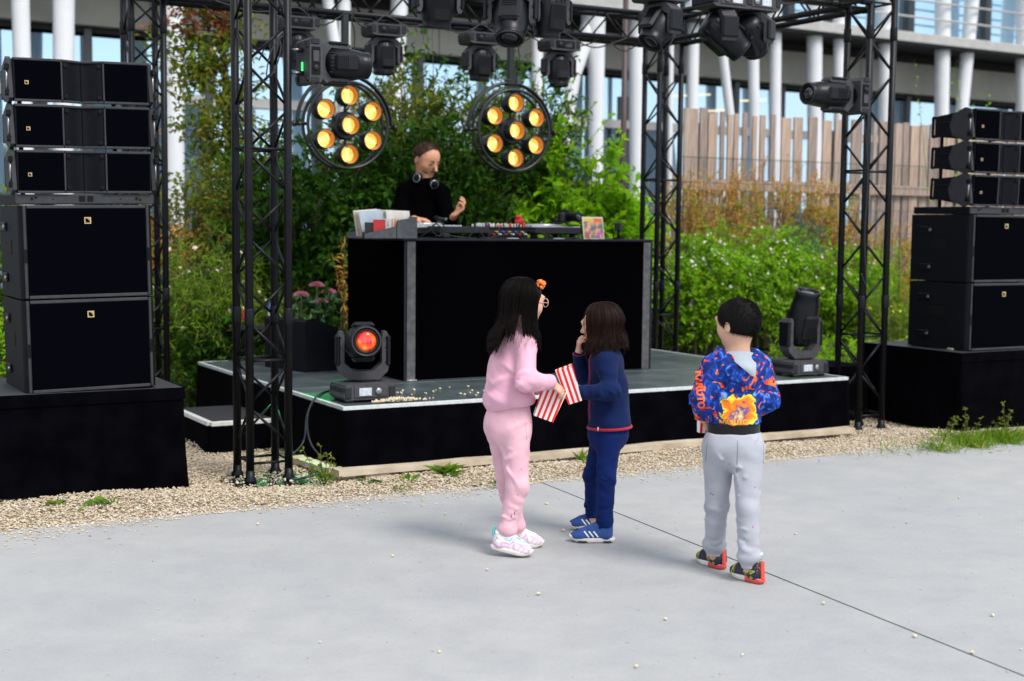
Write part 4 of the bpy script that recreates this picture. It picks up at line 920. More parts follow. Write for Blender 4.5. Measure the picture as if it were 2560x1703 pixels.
# columns: position along the facade at the top (z 9) and near the ground, diameter
colz = [(-8.42, -8.34, .24), (-7.72, -7.84, .29), (-6.24, -6.28, .31), (-4.55, -3.40, .17), (-3.61, -3.61, .19), (-2.50, -2.80, .26), (-.14, -.10, .19), (1.93 - .10, 1.98, .27), (3.12, 3.20, .21), (2.64, 2.70, .09), (3.05, 4.35, .17), (4.35, 4.72, .20), (4.98, 5.20, .21), (5.93, 6.20, .28), (6.56, 6.84, .21), (7.82, 8.08, .27), (9.44, 9.68, .29), (10.62, 10.05, .26), (11.85, 12.2, .29), (13.9, 13.6, .27), (15.4, 15.7, .28), (-10.3, -10.1, .28), (-12.2, -12.4, .28)]
for (xt, xb, w) in colz:
    zz = [0, 2.0, 4.2, 6.4, 9.0]; pts = [(xb + (xt - xb) * (max(0, z - 2) / 7), -.9, z) for z in zz]
    MB().path(pts, [w * .5 * k for k in (.85, .92, 1.0, 1.12, 1.22)], 16).build('column', M_col, bd_)
# the forked column
fk = MB().path([(1.10, -.9, 0), (1.10, -.9, 2.5), (1.08, -.9, 4.2), (1.0, -.9, 5.0), (.96, -.9, 9)], [.12, .125, .14, .21, .24], 16)
fk.path([(.14, -.9, 0), (.36, -.9, 2.5), (.62, -.9, 4.1), (.86, -.9, 4.75), (.96, -.9, 5.3)], [.10, .10, .12, .14, .10], 16); fk.build('forked_column', M_col, bd_)
for (x, z, h) in ((8.9, 3.0, 1.6), (-8.0, 2.8, 2.0), (2.4, 3.0, 1.8)): MB().box((x, .02, z), (.35, .05, h)).build('inner_post', M_mull, bd_)
# warm strip lights seen through the glass
for (x, z) in ((3.9, 4.02), (5.3, 4.0), (4.3, 3.75)): MB().box((x, .022, z), (.9, .004, .03), Euler((0, R(-5), 0))).build('ceiling_light', mat('strip_light%d' % int(x * 10), (.9, .85, .5), .5, emit=(1, .9, .5), estr=.6), bd_)
# brown lamp post in front of the glazing
lp = thing('lamp_post', 'slim dark brown post standing before the white columns', 'post', rig(6.93, 6.5), 0); M_brown = mat('brown_paint', (.05, .028, .026), .5)
MB().path([(0, 0, 0), (0, 0, 2.0), (0, 0, 4.6)], [.045, .038, .034], 12).build('shaft', M_brown, lp); MB().lathe([(.09, 0), (.09, .05), (.05, .12)], n=14).build('foot_flange', M_brown, lp); MB().lathe([(.034, 4.6), (.09, 4.66), (.10, 4.75), (0, 4.78)], n=14).build('lamp_cap', M_brown, lp)

# ================================================================== WOODEN FENCE
def plank_mat(i, c1, c2):
    m = mat('fence_wood_%d' % i, c1, .85, col2=c2, vscale=5, bump=.5, bscale=45); n_ = m.node_tree.nodes
    mp_ = n_.new('ShaderNodeMapping'); mp_.inputs['Scale'].default_value = (6, 6, .7); t = [k for k in n_ if k.type == 'TEX_COORD'][0]
    for z in [k for k in n_ if k.type == 'TEX_NOISE']: m.node_tree.links.new(t.outputs['Object'], mp_.inputs[0]); m.node_tree.links.new(mp_.outputs[0], z.inputs['Vector'])
    return m
M_fw = [plank_mat(0, (.25, .185, .155), (.42, .33, .275)), plank_mat(1, (.18, .140, .125), (.32, .255, .225)), plank_mat(2, (.31, .215, .165), (.47, .355, .285))]
FV = 6.0; fence = thing('wooden_fence', 'weathered wooden plank fence with gaps along the back of the garden', 'fence', rig(0, FV), PHI)
pu = [(7.46, 7.68), (7.69, 7.81), (7.81, 7.89), (7.9, 7.97), (8.01, 8.08), (8.11, 8.19), (8.23, 8.31), (8.36, 8.44), (8.51, 8.58), (8.65, 8.74), (8.81, 8.89), (8.98, 9.14), (9.21, 9.36), (9.44, 9.59), (9.67, 9.82), (9.9, 10.05), (10.18, 10.37), (10.4, 10.52), (10.58, 10.65), (10.68, 10.85), (10.86, 10.94), (10.98, 11.11), (11.12, 11.23), (11.24, 11.4), (11.45, 11.6), (11.61, 11.78), (11.79, 11.92)]
x = 11.95
while x < 17: w = random.uniform(.10, .18); pu.append((x, x + w)); x += w + random.uniform(.01, .05)
for i, (a, b) in enumerate(pu):
    top = 2.985 + .02 * math.sin(i * 2.1) + (.03 if i < 2 else 0); w = b - a - .004; off = .03 * (i % 3)
    o = MB().box((0, 0, 0), (w, .03, top - .9), bev=.004).build('plank', M_fw[(i * 7) % 3], fence); o.location = ((a + b) / 2, -.03 - off * .4, (top + .9) / 2); o.rotation_euler = (0, R(random.uniform(-.4, .4)), 0)
for z in (2.10, 1.25): MB().box((12.2, .04, z), (9.6, .05, .12), bev=.004).build('rail', M_fw[1], fence)
MB().box((12.2, -.10, 2.08), (9.6, .03, .13), bev=.004).build('front_rail', M_fw[0], fence)
for x in (7.75, 10.0, 12.2, 14.5): MB().box((x, .09, 1.4), (.12, .09, 2.9)).build('post', M_fw[1], fence)
# green wire mesh in front of the fence
wm_ = thing('wire_mesh_fence', 'thin green wire mesh panel standing before the wooden fence', 'fence', rig(0, FV - .35), PHI); M_wire = mat('green_wire', (.03, .07, .05), .5)
for k in range(5): MB().tube((7.2, 0, 1.2 + .3 * k), (13, 0, 1.2 + .3 * k), .004, n=4).build('wire', M_wire, wm_)
wv = MB()
for k in range(116): wv.tube((7.2 + .05 * k, .006, .6), (7.2 + .05 * k, .006, 2.42), .0022, n=3, caps=False)
o = wv.build('upright_wires', M_wire, wm_); o['kind'] = 'stuff'

# ================================================================== PLANTS
def leaves_mesh(name, P, D, Nn, L, Wd, m, parent, fold=.25):
    """P base points, D growth directions, Nn rough normals (n,3); one folded leaf each"""
    D = D / np.maximum(1e-6, np.linalg.norm(D, axis=1, keepdims=True)); X = np.cross(D, Nn); X /= np.maximum(1e-6, np.linalg.norm(X, axis=1, keepdims=True)); Z = np.cross(X, D)
    L = np.asarray(L)[:, None]; Wd = np.asarray(Wd)[:, None]
    b = P; t = P + D * L - Z * L * .12; m1 = P + D * L * .42
    l = m1 - X * Wd * .5 + Z * Wd * fold; r = m1 + X * Wd * .5 + Z * Wd * fold
    V = np.stack([b, l, t, r], 1).reshape(-1, 3); n = len(P); i = (np.arange(n) * 4)[:, None]
    F = np.concatenate([i + np.array([[0, 2, 1]]), i + np.array([[0, 3, 2]])], 1).reshape(-1, 3)
    o = np_mesh(name, V, F, 3, m, parent)
    if parent is not None: o['kind'] = 'stuff'
    return o
def rand_dir(n): d = rng.normal(size=(n, 3)); return d / np.linalg.norm(d, axis=1, keepdims=True)
def tubes_mesh(name, A, m, parent, r0, r1=None, sides=4):
    """A (k,n,3) polylines -> thin tapered tubes in one mesh"""
    k, n, _ = A.shape; r1 = r0 * .4 if r1 is None else r1; T = np.gradient(A, axis=1); T /= np.maximum(1e-6, np.linalg.norm(T, axis=2, keepdims=True))
    N_ = np.cross(T[:, 0], T[:, -1]); ok_ = np.linalg.norm(N_, axis=1, keepdims=True) > .06; alt = np.cross(T[:, 0], np.where(np.abs(T[:, 0, 2:3]) < .8, np.array([0, 0, 1.]), np.array([0, 1., 0]))); N_ = np.where(ok_, N_, alt)[:, None]; X = N_ - T * (N_ * T).sum(2, keepdims=True); X /= np.maximum(1e-6, np.linalg.norm(X, axis=2, keepdims=True)); Y = np.cross(T, X)
    rad = np.linspace(r0, r1, n)[None, :, None]; V = []
    for s in range(sides): a = 2 * math.pi * s / sides; V.append(A + (X * math.cos(a) + Y * math.sin(a)) * rad)
    V = np.stack(V, 2); idx = np.arange(k * n * sides).reshape(k, n, sides); nx_ = np.roll(idx, -1, 2)
    F = np.stack([idx[:, :-1], nx_[:, :-1], nx_[:, 1:], idx[:, 1:]], -1).reshape(-1, 4)
    o = np_mesh(name, V.reshape(-1, 3), F, 4, m, parent, smooth=True)
    if parent is not None: o['kind'] = 'stuff'
    return o
M_stem = mat('green_brown_stem', (.07, .075, .03), .7, var=.3, vscale=20); M_twig = mat('dry_twig', (.16, .10, .05), .8, var=.3, vscale=20); M_bark = mat('brown_bark', (.06, .042, .028), .9, var=.4, vscale=18, bump=.6, bscale=50)
LM = {
 'dark': leaf_mat('dark_green_leaves', [(0.013, 0.043, 0.003), (0.021, 0.079, 0.006), (0.036, 0.124, 0.008), (0.062, 0.165, 0.012), (0.018, 0.062, 0.006)]),
 'mid': leaf_mat('mid_green_leaves', [(0.037, 0.094, 0.007), (0.084, 0.179, 0.010), (0.139, 0.256, 0.014), (0.056, 0.136, 0.010), (0.186, 0.204, 0.019)]),
 'light': leaf_mat('light_green_leaves', [(0.112, 0.282, 0.007), (0.187, 0.416, 0.011), (0.281, 0.531, 0.013), (0.150, 0.349, 0.010), (0.355, 0.565, 0.018)], trans=.45),
 'fresh': leaf_mat('fresh_green_leaves', [(0.100, 0.239, 0.008), (0.175, 0.379, 0.012), (0.249, 0.478, 0.014), (0.125, 0.298, 0.010), (0.349, 0.518, 0.020)], trans=.4),
 'olive': leaf_mat('olive_leaves', [(0.068, 0.118, 0.012), (0.137, 0.196, 0.018), (0.206, 0.253, 0.022), (0.103, 0.156, 0.015), (0.275, 0.215, 0.036)]),
 'dry': leaf_mat('dry_orange_leaves', [(0.536, 0.264, 0.058), (0.700, 0.381, 0.088), (0.402, 0.216, 0.049), (0.700, 0.497, 0.127), (0.235, 0.249, 0.040)]),
 'rust': leaf_mat('rust_leaves', [(.28, .08, .03), (.36, .13, .05), (.20, .07, .03), (.16, .12, .04)]),
 'blue': leaf_mat('blue_green_leaves', [(0.060, 0.144, 0.086), (0.096, 0.204, 0.125), (0.120, 0.240, 0.163), (0.072, 0.168, 0.077)]),
 'grass': leaf_mat('grass_blades', [(0.126, 0.265, 0.017), (0.198, 0.359, 0.025), (0.090, 0.190, 0.013), (0.360, 0.378, 0.059)]),
}
FM = {k: leaf_mat('petals_' + k, c, trans=.3, rough=.6) for k, c in {'white': [(.72, .70, .66), (.66, .60, .58)], 'pink': [(.62, .20, .33), (.70, .36, .44), (.55, .16, .30)], 'paleflower': [(.72, .55, .55), (.74, .68, .66)], 'purple': [(.30, .10, .40), (.42, .18, .48)], 'yellow': [(.75, .60, .04), (.80, .66, .10)], 'red': [(.60, .03, .02), (.66, .06, .03)], 'brownspike': [(.16, .09, .04), (.22, .13, .06), (.12, .07, .03)]}.items()}
def shrub(name, label, u, v, z0, H, RX, RY, nst, lm, leaf=(.06, .024), twigs=12, per=9, droop=.3, cat='shrub', group=None, flower=None, fn=0, fsize=.016, zmin=.12, up=.55, twl=.22, stem_r=.007, spread_top=1.0, stemmat=None, lean=(0, 0), spikes=0, mixlm=None, mixn=.0):
    t = thing(name, label, cat, rig(u, v, z0), PHI, group)
    n = 9; s = np.linspace(0, 1, n)[None, :, None]
    ang = rng.uniform(0, 6.283, nst); rr = np.sqrt(rng.uniform(0.02, 1, nst))
    top = np.stack([rr * np.cos(ang) * RX * spread_top + lean[0], rr * np.sin(ang) * RY * spread_top + lean[1], H * (1 - .42 * rr ** 2 * rng.uniform(.3, 1, nst)) * rng.uniform(.72, 1.04, nst)], -1)[:, None]
    bas = np.stack([rr * np.cos(ang) * RX * .35, rr * np.sin(ang) * RY * .35, np.zeros(nst)], -1)[:, None]
    A = bas + (top - bas) * np.concatenate([s ** 1.25, s ** 1.25, s ** .85], 2); A[:, :, 2] -= droop * H * .35 * (s[..., 0] ** 3) * (rr[:, None] + .2); A += rng.normal(0, .012, A.shape) * s
    tubes_mesh('stems', A, stemmat or M_stem, t, stem_r)
    # twigs along the upper part of the stems
    k = nst * twigs; si = np.repeat(np.arange(nst), twigs); q = rng.uniform(zmin, 1, k) ** .8; f = q * (n - 1); i0 = np.minimum(f.astype(int), n - 2); w = (f - i0)[:, None]
    P = A[si, i0] * (1 - w) + A[si, i0 + 1] * w; out = P * np.array([1 / max(RX, .05), 1 / max(RY, .05), 0]); out /= np.maximum(.2, np.linalg.norm(out, axis=1, keepdims=True))
    D = rand_dir(k) * .75 + out * .5 + np.array([0, 0, up]); D /= np.linalg.norm(D, axis=1, keepdims=True); TL = twl * rng.uniform(.4, 1.2, k)
    # leaves on the twigs
    li = np.repeat(np.arange(k), per); lt = np.tile(np.linspace(.15, 1, per), k) + rng.normal(0, .04, k * per); LP = P[li] + D[li] * (TL[li] * lt)[:, None]; LP[:, 2] -= (TL[li] * lt) ** 2 * droop * 2.0
    LD = rand_dir(k * per) * .9 + D[li] * .55 + np.array([0, 0, -.25 * droop]); LN = rand_dir(k * per) * .55 + np.array([0, 0, 1.]) + out[li] * .4
    sz = rng.uniform(.55, 1.15, k * per); ok = LP[:, 2] > .0
    LP, LD, LN, sz = LP[ok], LD[ok], LN[ok], sz[ok]
    if mixlm:
        mk = np.sin(LP[:, 0] * 3.1 + 1) + np.sin(LP[:, 2] * 4.3 + LP[:, 0]) + rng.normal(0, .8, len(LP)) < mixn
        leaves_mesh('foliage', LP[~mk], LD[~mk], LN[~mk], leaf[0] * sz[~mk], leaf[1] * sz[~mk], LM[lm], t); leaves_mesh('dry_foliage', LP[mk], LD[mk], LN[mk], leaf[0] * sz[mk], leaf[1] * sz[mk], LM[mixlm], t)
    else: leaves_mesh('foliage', LP, LD, LN, leaf[0] * sz, leaf[1] * sz, LM[lm], t)
    tubes_mesh('twigs', np.stack([P, P + D * TL[:, None] * .5 + np.array([0, 0, -.02]) * droop, P + D * TL[:, None] - np.array([0, 0, 1.]) * (TL ** 2 * droop * 2)[:, None]], 1), stemmat or M_stem, t, stem_r * .35, sides=3)
    if flower:
        # blossoms sit at the outside, as little four-petal rosettes
        fi = rng.choice(len(LP), fn); C = LP[fi] + LN[fi] * .03; C[:, 2] += .03; NP = 5
        a = np.tile(np.arange(NP) * 2 * math.pi / NP, fn); ci = np.repeat(np.arange(fn), NP); nn = LN[fi] + rand_dir(fn) * .5 + np.array([.3, -1.0, .2]); nn /= np.linalg.norm(nn, axis=1, keepdims=True)
        x_ = np.cross(nn, rand_dir(fn)); x_ /= np.linalg.norm(x_, axis=1, keepdims=True); y_ = np.cross(nn, x_); d = x_[ci] * np.cos(a)[:, None] + y_[ci] * np.sin(a)[:, None]
        fs = np.repeat(fsize * rng.uniform(.6, 1.3, fn), NP); leaves_mesh('flowers', C[ci], d, nn[ci], fs, fs * .8, FM[flower], t, .1)
    if spikes:
        k2 = spikes; pi = rng.choice(len(P), k2); B = P[pi] + D[pi] * TL[pi][:, None]; dd = D[pi] * .6 + np.array([0, 0, .5]) + rand_dir(k2) * .3; ln = rng.uniform(.08, .22, k2); per2 = 40
        tt = np.tile(np.linspace(0, 1, per2), k2); ii = np.repeat(np.arange(k2), per2); C = B[ii] + dd[ii] * (tt * ln[ii])[:, None]; C[:, 2] -= tt ** 2 * ln[ii] * .5
        leaves_mesh('flower_spikes', C, rand_dir(len(C)) + dd[ii] * .3, rand_dir(len(C)), np.full(len(C), .018) * (1.2 - tt), np.full(len(C), .010), FM['brownspike'], t)
    return t
DG = 'shrubs crowding the bank behind the stage'
shrub('climbing_shrub', 'dark green climbing shrub filling the gap left of the DJ', 1.75, 3.75, 0, 2.75, .95, .5, 110, 'dark', (.085, .052), 16, 9, .5, group=DG, zmin=.05, twl=.28)
shrub('climbing_shrub', 'dark green climbing shrub directly behind the DJ', 2.75, 3.8, 0, 2.90, 1.0, .5, 110, 'dark', (.09, .044), 17, 9, .5, group=DG, zmin=.05, twl=.28, spikes=10)
shrub('butterfly_bush', 'tall olive green bush with brown flower spikes between the round lamps', 3.25, 4.4, .05, 4.0, 1.1, .55, 120, 'dark', (.10, .032), 18, 9, .5, group=DG, twl=.34, spikes=90, flower='purple', fn=24, fsize=.02, mixlm='olive', mixn=.1)  # darker leaf colour stands in for deep shade inside the bush
shrub('butterfly_bush', 'tall green bush with drooping narrow leaves behind the right round lamp', 4.15, 4.2, .1, 3.45, 1.0, .55, 115, 'dark', (.10, .032), 17, 9, .6, group=DG, twl=.34, spikes=60, flower='purple', fn=16, fsize=.02, mixlm='mid', mixn=.1)  # shade within this bush is put into the darker leaf colour too
shrub('broadleaf_shrub', 'bright light green shrub with broad leaves behind the right end of the booth', 4.62, 3.70, .1, 2.62, .80, .42, 74, 'light', (.125, .066), 13, 7, .5, group=DG, zmin=.12, twl=.26, flower='white', fn=40, fsize=.014)
shrub('broadleaf_shrub', 'bright green broad-leaved shrub seen through the back right tower', 5.30, 4.3, .2, 2.0, .7, .45, 52, 'light', (.12, .06), 12, 7, .5, group=DG, zmin=.12, twl=.26)
shrub('flowering_shrub', 'fresh green shrub dotted with small white flowers behind the boy', 6.15, 3.85, .15, 1.52, .9, .55, 100, 'fresh', (.05, .028), 17, 11, .4, group=DG, zmin=.05, twl=.20, flower='white', fn=480, fsize=.019)
shrub('flowering_shrub', 'fresh green shrub with white flowers left of the right floor lamp', 7.10, 4.0, .25, 1.45, .9, .55, 100, 'fresh', (.05, .028), 17, 11, .4, group=DG, zmin=.05, twl=.20, flower='white', fn=480, fsize=.019)
shrub('flowering_shrub', 'green shrub with white and few pink flowers behind the right floor lamp', 7.95, 3.75, .2, 1.30, .8, .5, 84, 'fresh', (.055, .026), 16, 10, .4, group=DG, zmin=.05, twl=.20, flower='paleflower', fn=300, fsize=.019)
shrub('feathery_shrub', 'feathery pale green shrub between the dried stalks and the white flowers', 7.0, 4.7, .6, 1.15, .5, .35, 30, 'light', (.05, .010), 12, 12, .3, group=DG, twl=.22)
shrub('blue_spurge', 'blue green spiky plant behind the right front tower', 8.15, 4.5, .6, 1.12, .38, .3, 26, 'blue', (.065, .012), 10, 14, .1, group=DG, twl=.14, up=1.0, flower='purple', fn=14, fsize=.026)
shrub('blue_spurge', 'second blue green spiky plant lower beside the white flowers', 7.75, 4.3, .5, .95, .3, .3, 18, 'blue', (.065, .012), 10, 14, .1, group=DG, twl=.14, up=1.0, flower='yellow', fn=14, fsize=.022)
DRY = 'dried stalks in front of the wooden fence'; dl = ['dried orange brown stalks at the left end of the wooden fence', 'dried orange stalks before the gappy planks', 'dried orange stalks mixed with green before the fence middle', 'tall dried orange stalks left of the right front tower', 'dried orange stalks seen inside the right front tower', 'dried orange stalks between the right tower and the right speakers', 'dried yellow brown stalks beside the right bass cabinets']
for i, (u, v, h, rx) in enumerate(((6.95, 5.2, 1.75, .5), (7.6, 5.4, 1.75, .5), (8.25, 5.3, 1.85, .5), (8.75, 5.2, 1.8, .45), (9.2, 5.0, 1.65, .5), (9.2, 4.2, 1.55, .45), (8.9, 3.3, 1.2, .5))):
    shrub('dried_plant', dl[i], u, v, bank_z(u, v), h * .94, rx * 1.1, .4, 46, 'dry', (.036, .020), 14, 8, .15, 'plant', DRY, twl=.20, up=.9, stemmat=M_twig, mixlm='fresh', mixn=-1.5 if i % 2 else -.9)
shrub('wildflower_clump', 'wildflowers with yellow and red blooms between the right tower and speakers', 7.9, 2.6, .0, 1.0, .55, .5, 44, 'grass', (.09, .008), 9, 8, .3, 'plant', None, twl=.22, up=1.0, flower='yellow', fn=40, fsize=.024)
shrub('wildflower_clump', 'grassy clump with small red blooms left of the right bass cabinets', 8.3, 3.1, .0, 1.35, .6, .5, 44, 'fresh', (.07, .016), 10, 8, .3, 'plant', None, twl=.22, up=1.0, flower='red', fn=24, fsize=.022)
shrub('wildflower_clump', 'pink and purple blooms on thin stems behind the right front tower', 8.6, 3.9, .3, 1.35, .5, .4, 30, 'grass', (.06, .012), 8, 8, .2, 'plant', None, twl=.2, up=1.0, flower='pink', fn=30, fsize=.026)
shrub('wildflower_clump', 'low green growth beneath the right front tower', 6.4, 2.2, .0, .55, .7, .7, 40, 'fresh', (.06, .02), 8, 8, .3, 'plant', None, twl=.2)
# left side
shrub('gaura_plant', 'airy green plant with pale pink blossoms right of the left speaker stack', .68, 3.45, 0, 1.70, .55, .4, 100, 'grass', (.085, .011), 15, 10, .6, 'plant', None, twl=.30, up=.3, flower='paleflower', fn=120, fsize=.021)
shrub('gaura_plant', 'second airy green plant with pale blossoms behind the left front tower', 1.25, 3.55, 0, 1.40, .45, .35, 70, 'grass', (.08, .012), 14, 9, .6, 'plant', None, twl=.28, up=.3, flower='paleflower', fn=70, fsize=.02)
shrub('mixed_climber', 'green and rust coloured creeper on wire left of the left front tower', .78, 4.5, .1, 2.40, .65, .35, 80, 'olive', (.06, .034), 15, 8, .4, group=DG, twl=.26, mixlm='dry', mixn=.35)
shrub('mixed_climber', 'green and rust coloured creeper showing through the left front tower', 1.6, 4.6, .1, 2.50, .65, .35, 76, 'mid', (.06, .034), 15, 8, .4, group=DG, twl=.26, mixlm='dry', mixn=-.2)
shrub('dark_hedge', 'dark leafy growth low behind the step beside the stage', .75, 3.2, 0, .85, .6, .25, 40, 'dark', (.06, .035), 12, 9, .4, group=DG, zmin=.02, twl=.22)
shrub('dark_hedge', 'dark leafy growth low behind the stage monitor', 1.75, 3.3, 0, 1.0, .5, .22, 36, 'dark', (.06, .035), 12, 9, .4, group=DG, zmin=.02, twl=.22)
shrub('leafy_bush', 'green leafy bush at the far left edge behind the speakers', -1.25, 3.4, 0, 2.05, .55, .4, 44, 'mid', (.09, .05), 11, 8, .4, group=DG, twl=.26, flower='purple', fn=20, fsize=.03)
shrub('leafy_bush', 'yellow green leafy bush showing beneath the left bass cabinets', -.9, 2.4, 0, 1.05, .5, .4, 34, 'fresh', (.07, .03), 11, 8, .4, group=DG, twl=.24)
# small tree left, its upper leaves turning orange
tr = thing('climber_tree', 'slender tree with green and rusty leaves in front of the white column', 'tree', rig(1.40, 5.0), PHI)
MB().path([(0, 0, 0), (-.03, 0, 1.3), (.02, 0, 2.4), (-.06, .02, 3.3), (-.22, 0, 4.4)], [.06, .05, .042, .034, .016], 8).build('trunk', M_bark, tr)
cb = []
for k in range(110):
    z = 1.5 + 3.1 * (k / 110); a = rng.uniform(0, 6.28); L = rng.uniform(.25, .75) * (1.1 - .35 * k / 110); b0 = np.array([-.12 * (z - 2) if z > 2.4 else 0, 0, z]); dd = np.array([math.cos(a), math.sin(a) * .6, rng.uniform(.0, .7)]); cb.append([b0 + dd * L * s - np.array([0, 0, .25 * L * s * s]) for s in (0, .35, .7, 1)])
CB = np.array(cb); tubes_mesh('branches', CB, M_bark, tr, .008)
ii = np.repeat(np.arange(110), 62); q = rng.uniform(.25, 1, len(ii)); LP = CB[ii, 0] * (1 - q)[:, None] + CB[ii, 3] * q[:, None] + rng.normal(0, .07, (len(ii), 3)); LD = rand_dir(len(ii)) + np.array([0, 0, -.2]); LN = rand_dir(len(ii)) * .6 + np.array([0, 0, 1.]); szz = rng.uniform(.6, 1.2, len(ii))
mk = (LP[:, 2] > 3.35) & (LP[:, 0] < -.02) & (rng.uniform(0, 1, len(ii)) < .75); leaves_mesh('crown', LP[~mk], LD[~mk], LN[~mk], .075 * szz[~mk], .042 * szz[~mk], LM['olive'], tr); leaves_mesh('rusty_leaves', LP[mk], LD[mk], LN[mk], .075 * szz[mk], .042 * szz[mk], LM['rust'], tr)
def shoots(name, label, u, v, z0, items, lm, leaf, cat='plant', group=None):
    t = thing(name, label, cat, rig(u, v, z0), PHI, group); A = np.array([[np.array([x0 + (x1 - x0) * s + bend * math.sin(s * 3.14), 0.05 * s, h * s]) for s in np.linspace(0, 1, 8)] for (x0, x1, h, bend) in items]); tubes_mesh('stems', A, M_stem, t, .006, .002)
    k = len(items) * 26; si = np.repeat(np.arange(len(items)), 26); q = rng.uniform(.35, 1, k) * 6.99; i0 = q.astype(int); w = (q - i0)[:, None]; P = A[si, i0] * (1 - w) + A[si, i0 + 1] * w; leaves_mesh('foliage', P, rand_dir(k) + np.array([0, 0, .3]), rand_dir(k) * .5 + np.array([0, -.6, .8]), leaf[0] * rng.uniform(.5, 1.2, k), leaf[1] * rng.uniform(.5, 1.2, k), LM[lm], t); return t
shoots('tall_shoots', 'thin leafy shoots rising left above the right speaker array', 9.6, 4.0, .4, [(0.2, -.25, 3.15, .05), (.35, .5, 2.9, .05), (.1, .45, 3.2, -.05)], 'light', (.06, .03), group='shoots above the right speakers')
shoots('tall_shoots', 'thin leafy shoots rising behind the right speaker array', 10.3, 4.0, .4, [(0, .05, 2.75, .03), (.2, .3, 2.85, .04), (.35, .7, 2.6, .02), (.1, -.2, 2.9, .02)], 'light', (.06, .03), group='shoots above the right speakers')
shoots('vine', 'trailing vine with small round bright leaves left of the forked column', 4.35, 4.2, 1.9, [(0, .75, .95, -.10), (0.1, .95, .85, .0), (0, 1.1, .72, .08), (-.1, .45, 1.15, .0), (-.15, .1, 1.2, .02)], 'light', (.055, .045))
shoots('dry_grass_tuft', 'drooping dry yellow grass beside the left edge of the booth', 1.62, 2.75, SH, [(0, .03, .95, .04), (.05, -.05, .85, .05), (-.03, .06, 1.0, .03), (.02, .1, .8, .03)], 'dry', (.10, .012))
# pink sedum in a trough
pot = thing('flower_trough', 'dark trough with pink flower heads behind the left of the stage', 'planter', rig(1.50, 3.25, 0), PHI)
MB().box((0, 0, .29), (.55, .22, .58), bev=.01).build('trough', mat('old_dark_wood', (.035, .022, .014), .9, var=.4, vscale=10), pot)
for k, (x, z) in enumerate(((-.05, .94), (.09, 1.02), (.12, .88), (.20, .96))):
    n = 260; d = rand_dir(n); d[:, 2] = np.abs(d[:, 2]) * .6; P = np.array([x, -.05, z]) + d * np.array([.055, .055, .045]); leaves_mesh('flower_head', P, d, rand_dir(n), np.full(n, .016), np.full(n, .014), FM['pink'], pot); MB().tube((x, -.05, .7), (x, -.05, z), .006, n=5).build('stem', M_stem, pot)
n = 130; P = np.stack([rng.uniform(-.25, .27, n), rng.uniform(-.12, .1, n), rng.uniform(.72, .92, n)], -1); leaves_mesh('foliage', P, rand_dir(n) + np.array([0, -.3, .5]), rand_dir(n) + np.array([0, 0, 1.]), np.full(n, .06), np.full(n, .035), LM['blue'], pot)
# bits of backstage stuff glimpsed behind the tower
for (nm, lab, cat, u, v, z, d, c) in (('red_bag', 'small red bag glimpsed behind the left front tower', 'bag', .92, 3.05, .74, (.09, .06, .12), (.5, .02, .02)), ('water_bottle', 'blue and white bottle glimpsed behind the left front tower', 'bottle', 1.12, 3.0, .72, (.035, .035, .22), (.05, .16, .55)), ('water_bottle', 'lower blue and white bottle behind the left front tower', 'bottle', 1.15, 2.98, .45, (.035, .035, .22), (.06, .2, .6))):
    t = thing(nm, lab, cat, rig(u, v, z), PHI); m_ = mat(nm + str(int(z * 100)), c, .5)
    if nm == 'red_bag': MB().box((0, 0, d[2] / 2), d, bev=.02).build('body', m_, t); MB().ring((0, 0, d[2]), (0, 1, 0), .025, .004, 16, 6, -90, 90, (0, 0, 1)).build('handle', m_, t)
    else: MB().lathe([(.033, 0), (.036, .01), (.036, .14), (.015, .185), (.014, .2)], n=14).build('body', m_, t); MB().lathe([(.017, .2), (.017, .22)], n=12).build('cap', M_white, t); MB().lathe([(.0365, .05), (.0365, .11)], n=14, caps=False).build('label_band', M_white, t)
sh_ = thing('backstage_table', 'narrow dark table behind the left front tower', 'table', rig(1.05, 3.02), PHI); MB().box((0, 0, .70), (.6, .24, .03)).build('table_top', M_plink, sh_); MB().box((0, 0, .435), (.55, .22, .02)).build('shelf', M_plink, sh_)
for sx in (-1, 1):
    for sy in (-1, 1): MB().box((sx * .27, sy * .1, .34), (.03, .03, .68)).build('leg', M_plink, sh_)
# ---- weeds in the gravel
def weed(label, u, v, n, L, W, lm, upf=.6, h=.02, seedy=0, group='weeds growing in the gravel strip'):
    t = thing('weed', label, 'weed', rig(u, v, .0), PHI, group); n = int(n * 1.8); P = np.zeros((n, 3)); P[:, :2] = rng.normal(0, .015 + h * .4, (n, 2)); L = L * 1.1; W = W * 1.2; P[:, 2] = rng.uniform(.015, .015 + h, n); a = rng.uniform(0, 6.28, n); D = np.stack([np.cos(a), np.sin(a), rng.uniform(.1, upf, n)], -1)
    leaves_mesh('leaves', P, D, rand_dir(n) * .3 + np.array([0, -.3, 1.]), L * rng.uniform(.5, 1.1, n), W * rng.uniform(.5, 1.1, n), LM[lm], t, .15)
    if seedy: A = np.array([[np.array([x * s, y * s, hh * s]) for s in np.linspace(0, 1, 5)] for x, y, hh in rng.normal(0, .06, (seedy, 3)) * np.array([1, 1, 0]) + np.array([0, 0, 1.]) * rng.uniform(.1, .28, (seedy, 1))]); tubes_mesh('stalks', A, M_stem, t, .003, .0015, 3); B = np.repeat(A[:, 2:].reshape(-1, 3), 5, 0); leaves_mesh('stalk_leaves', B, rand_dir(len(B)) + np.array([0, 0, .5]), rand_dir(len(B)), np.full(len(B), .03), np.full(len(B), .012), LM['olive'], t)
    return t
weed('broad-leaved weed rosette at the timber board left of the girl', 1.02, -.46, 13, .13, .055, 'mid', .9)
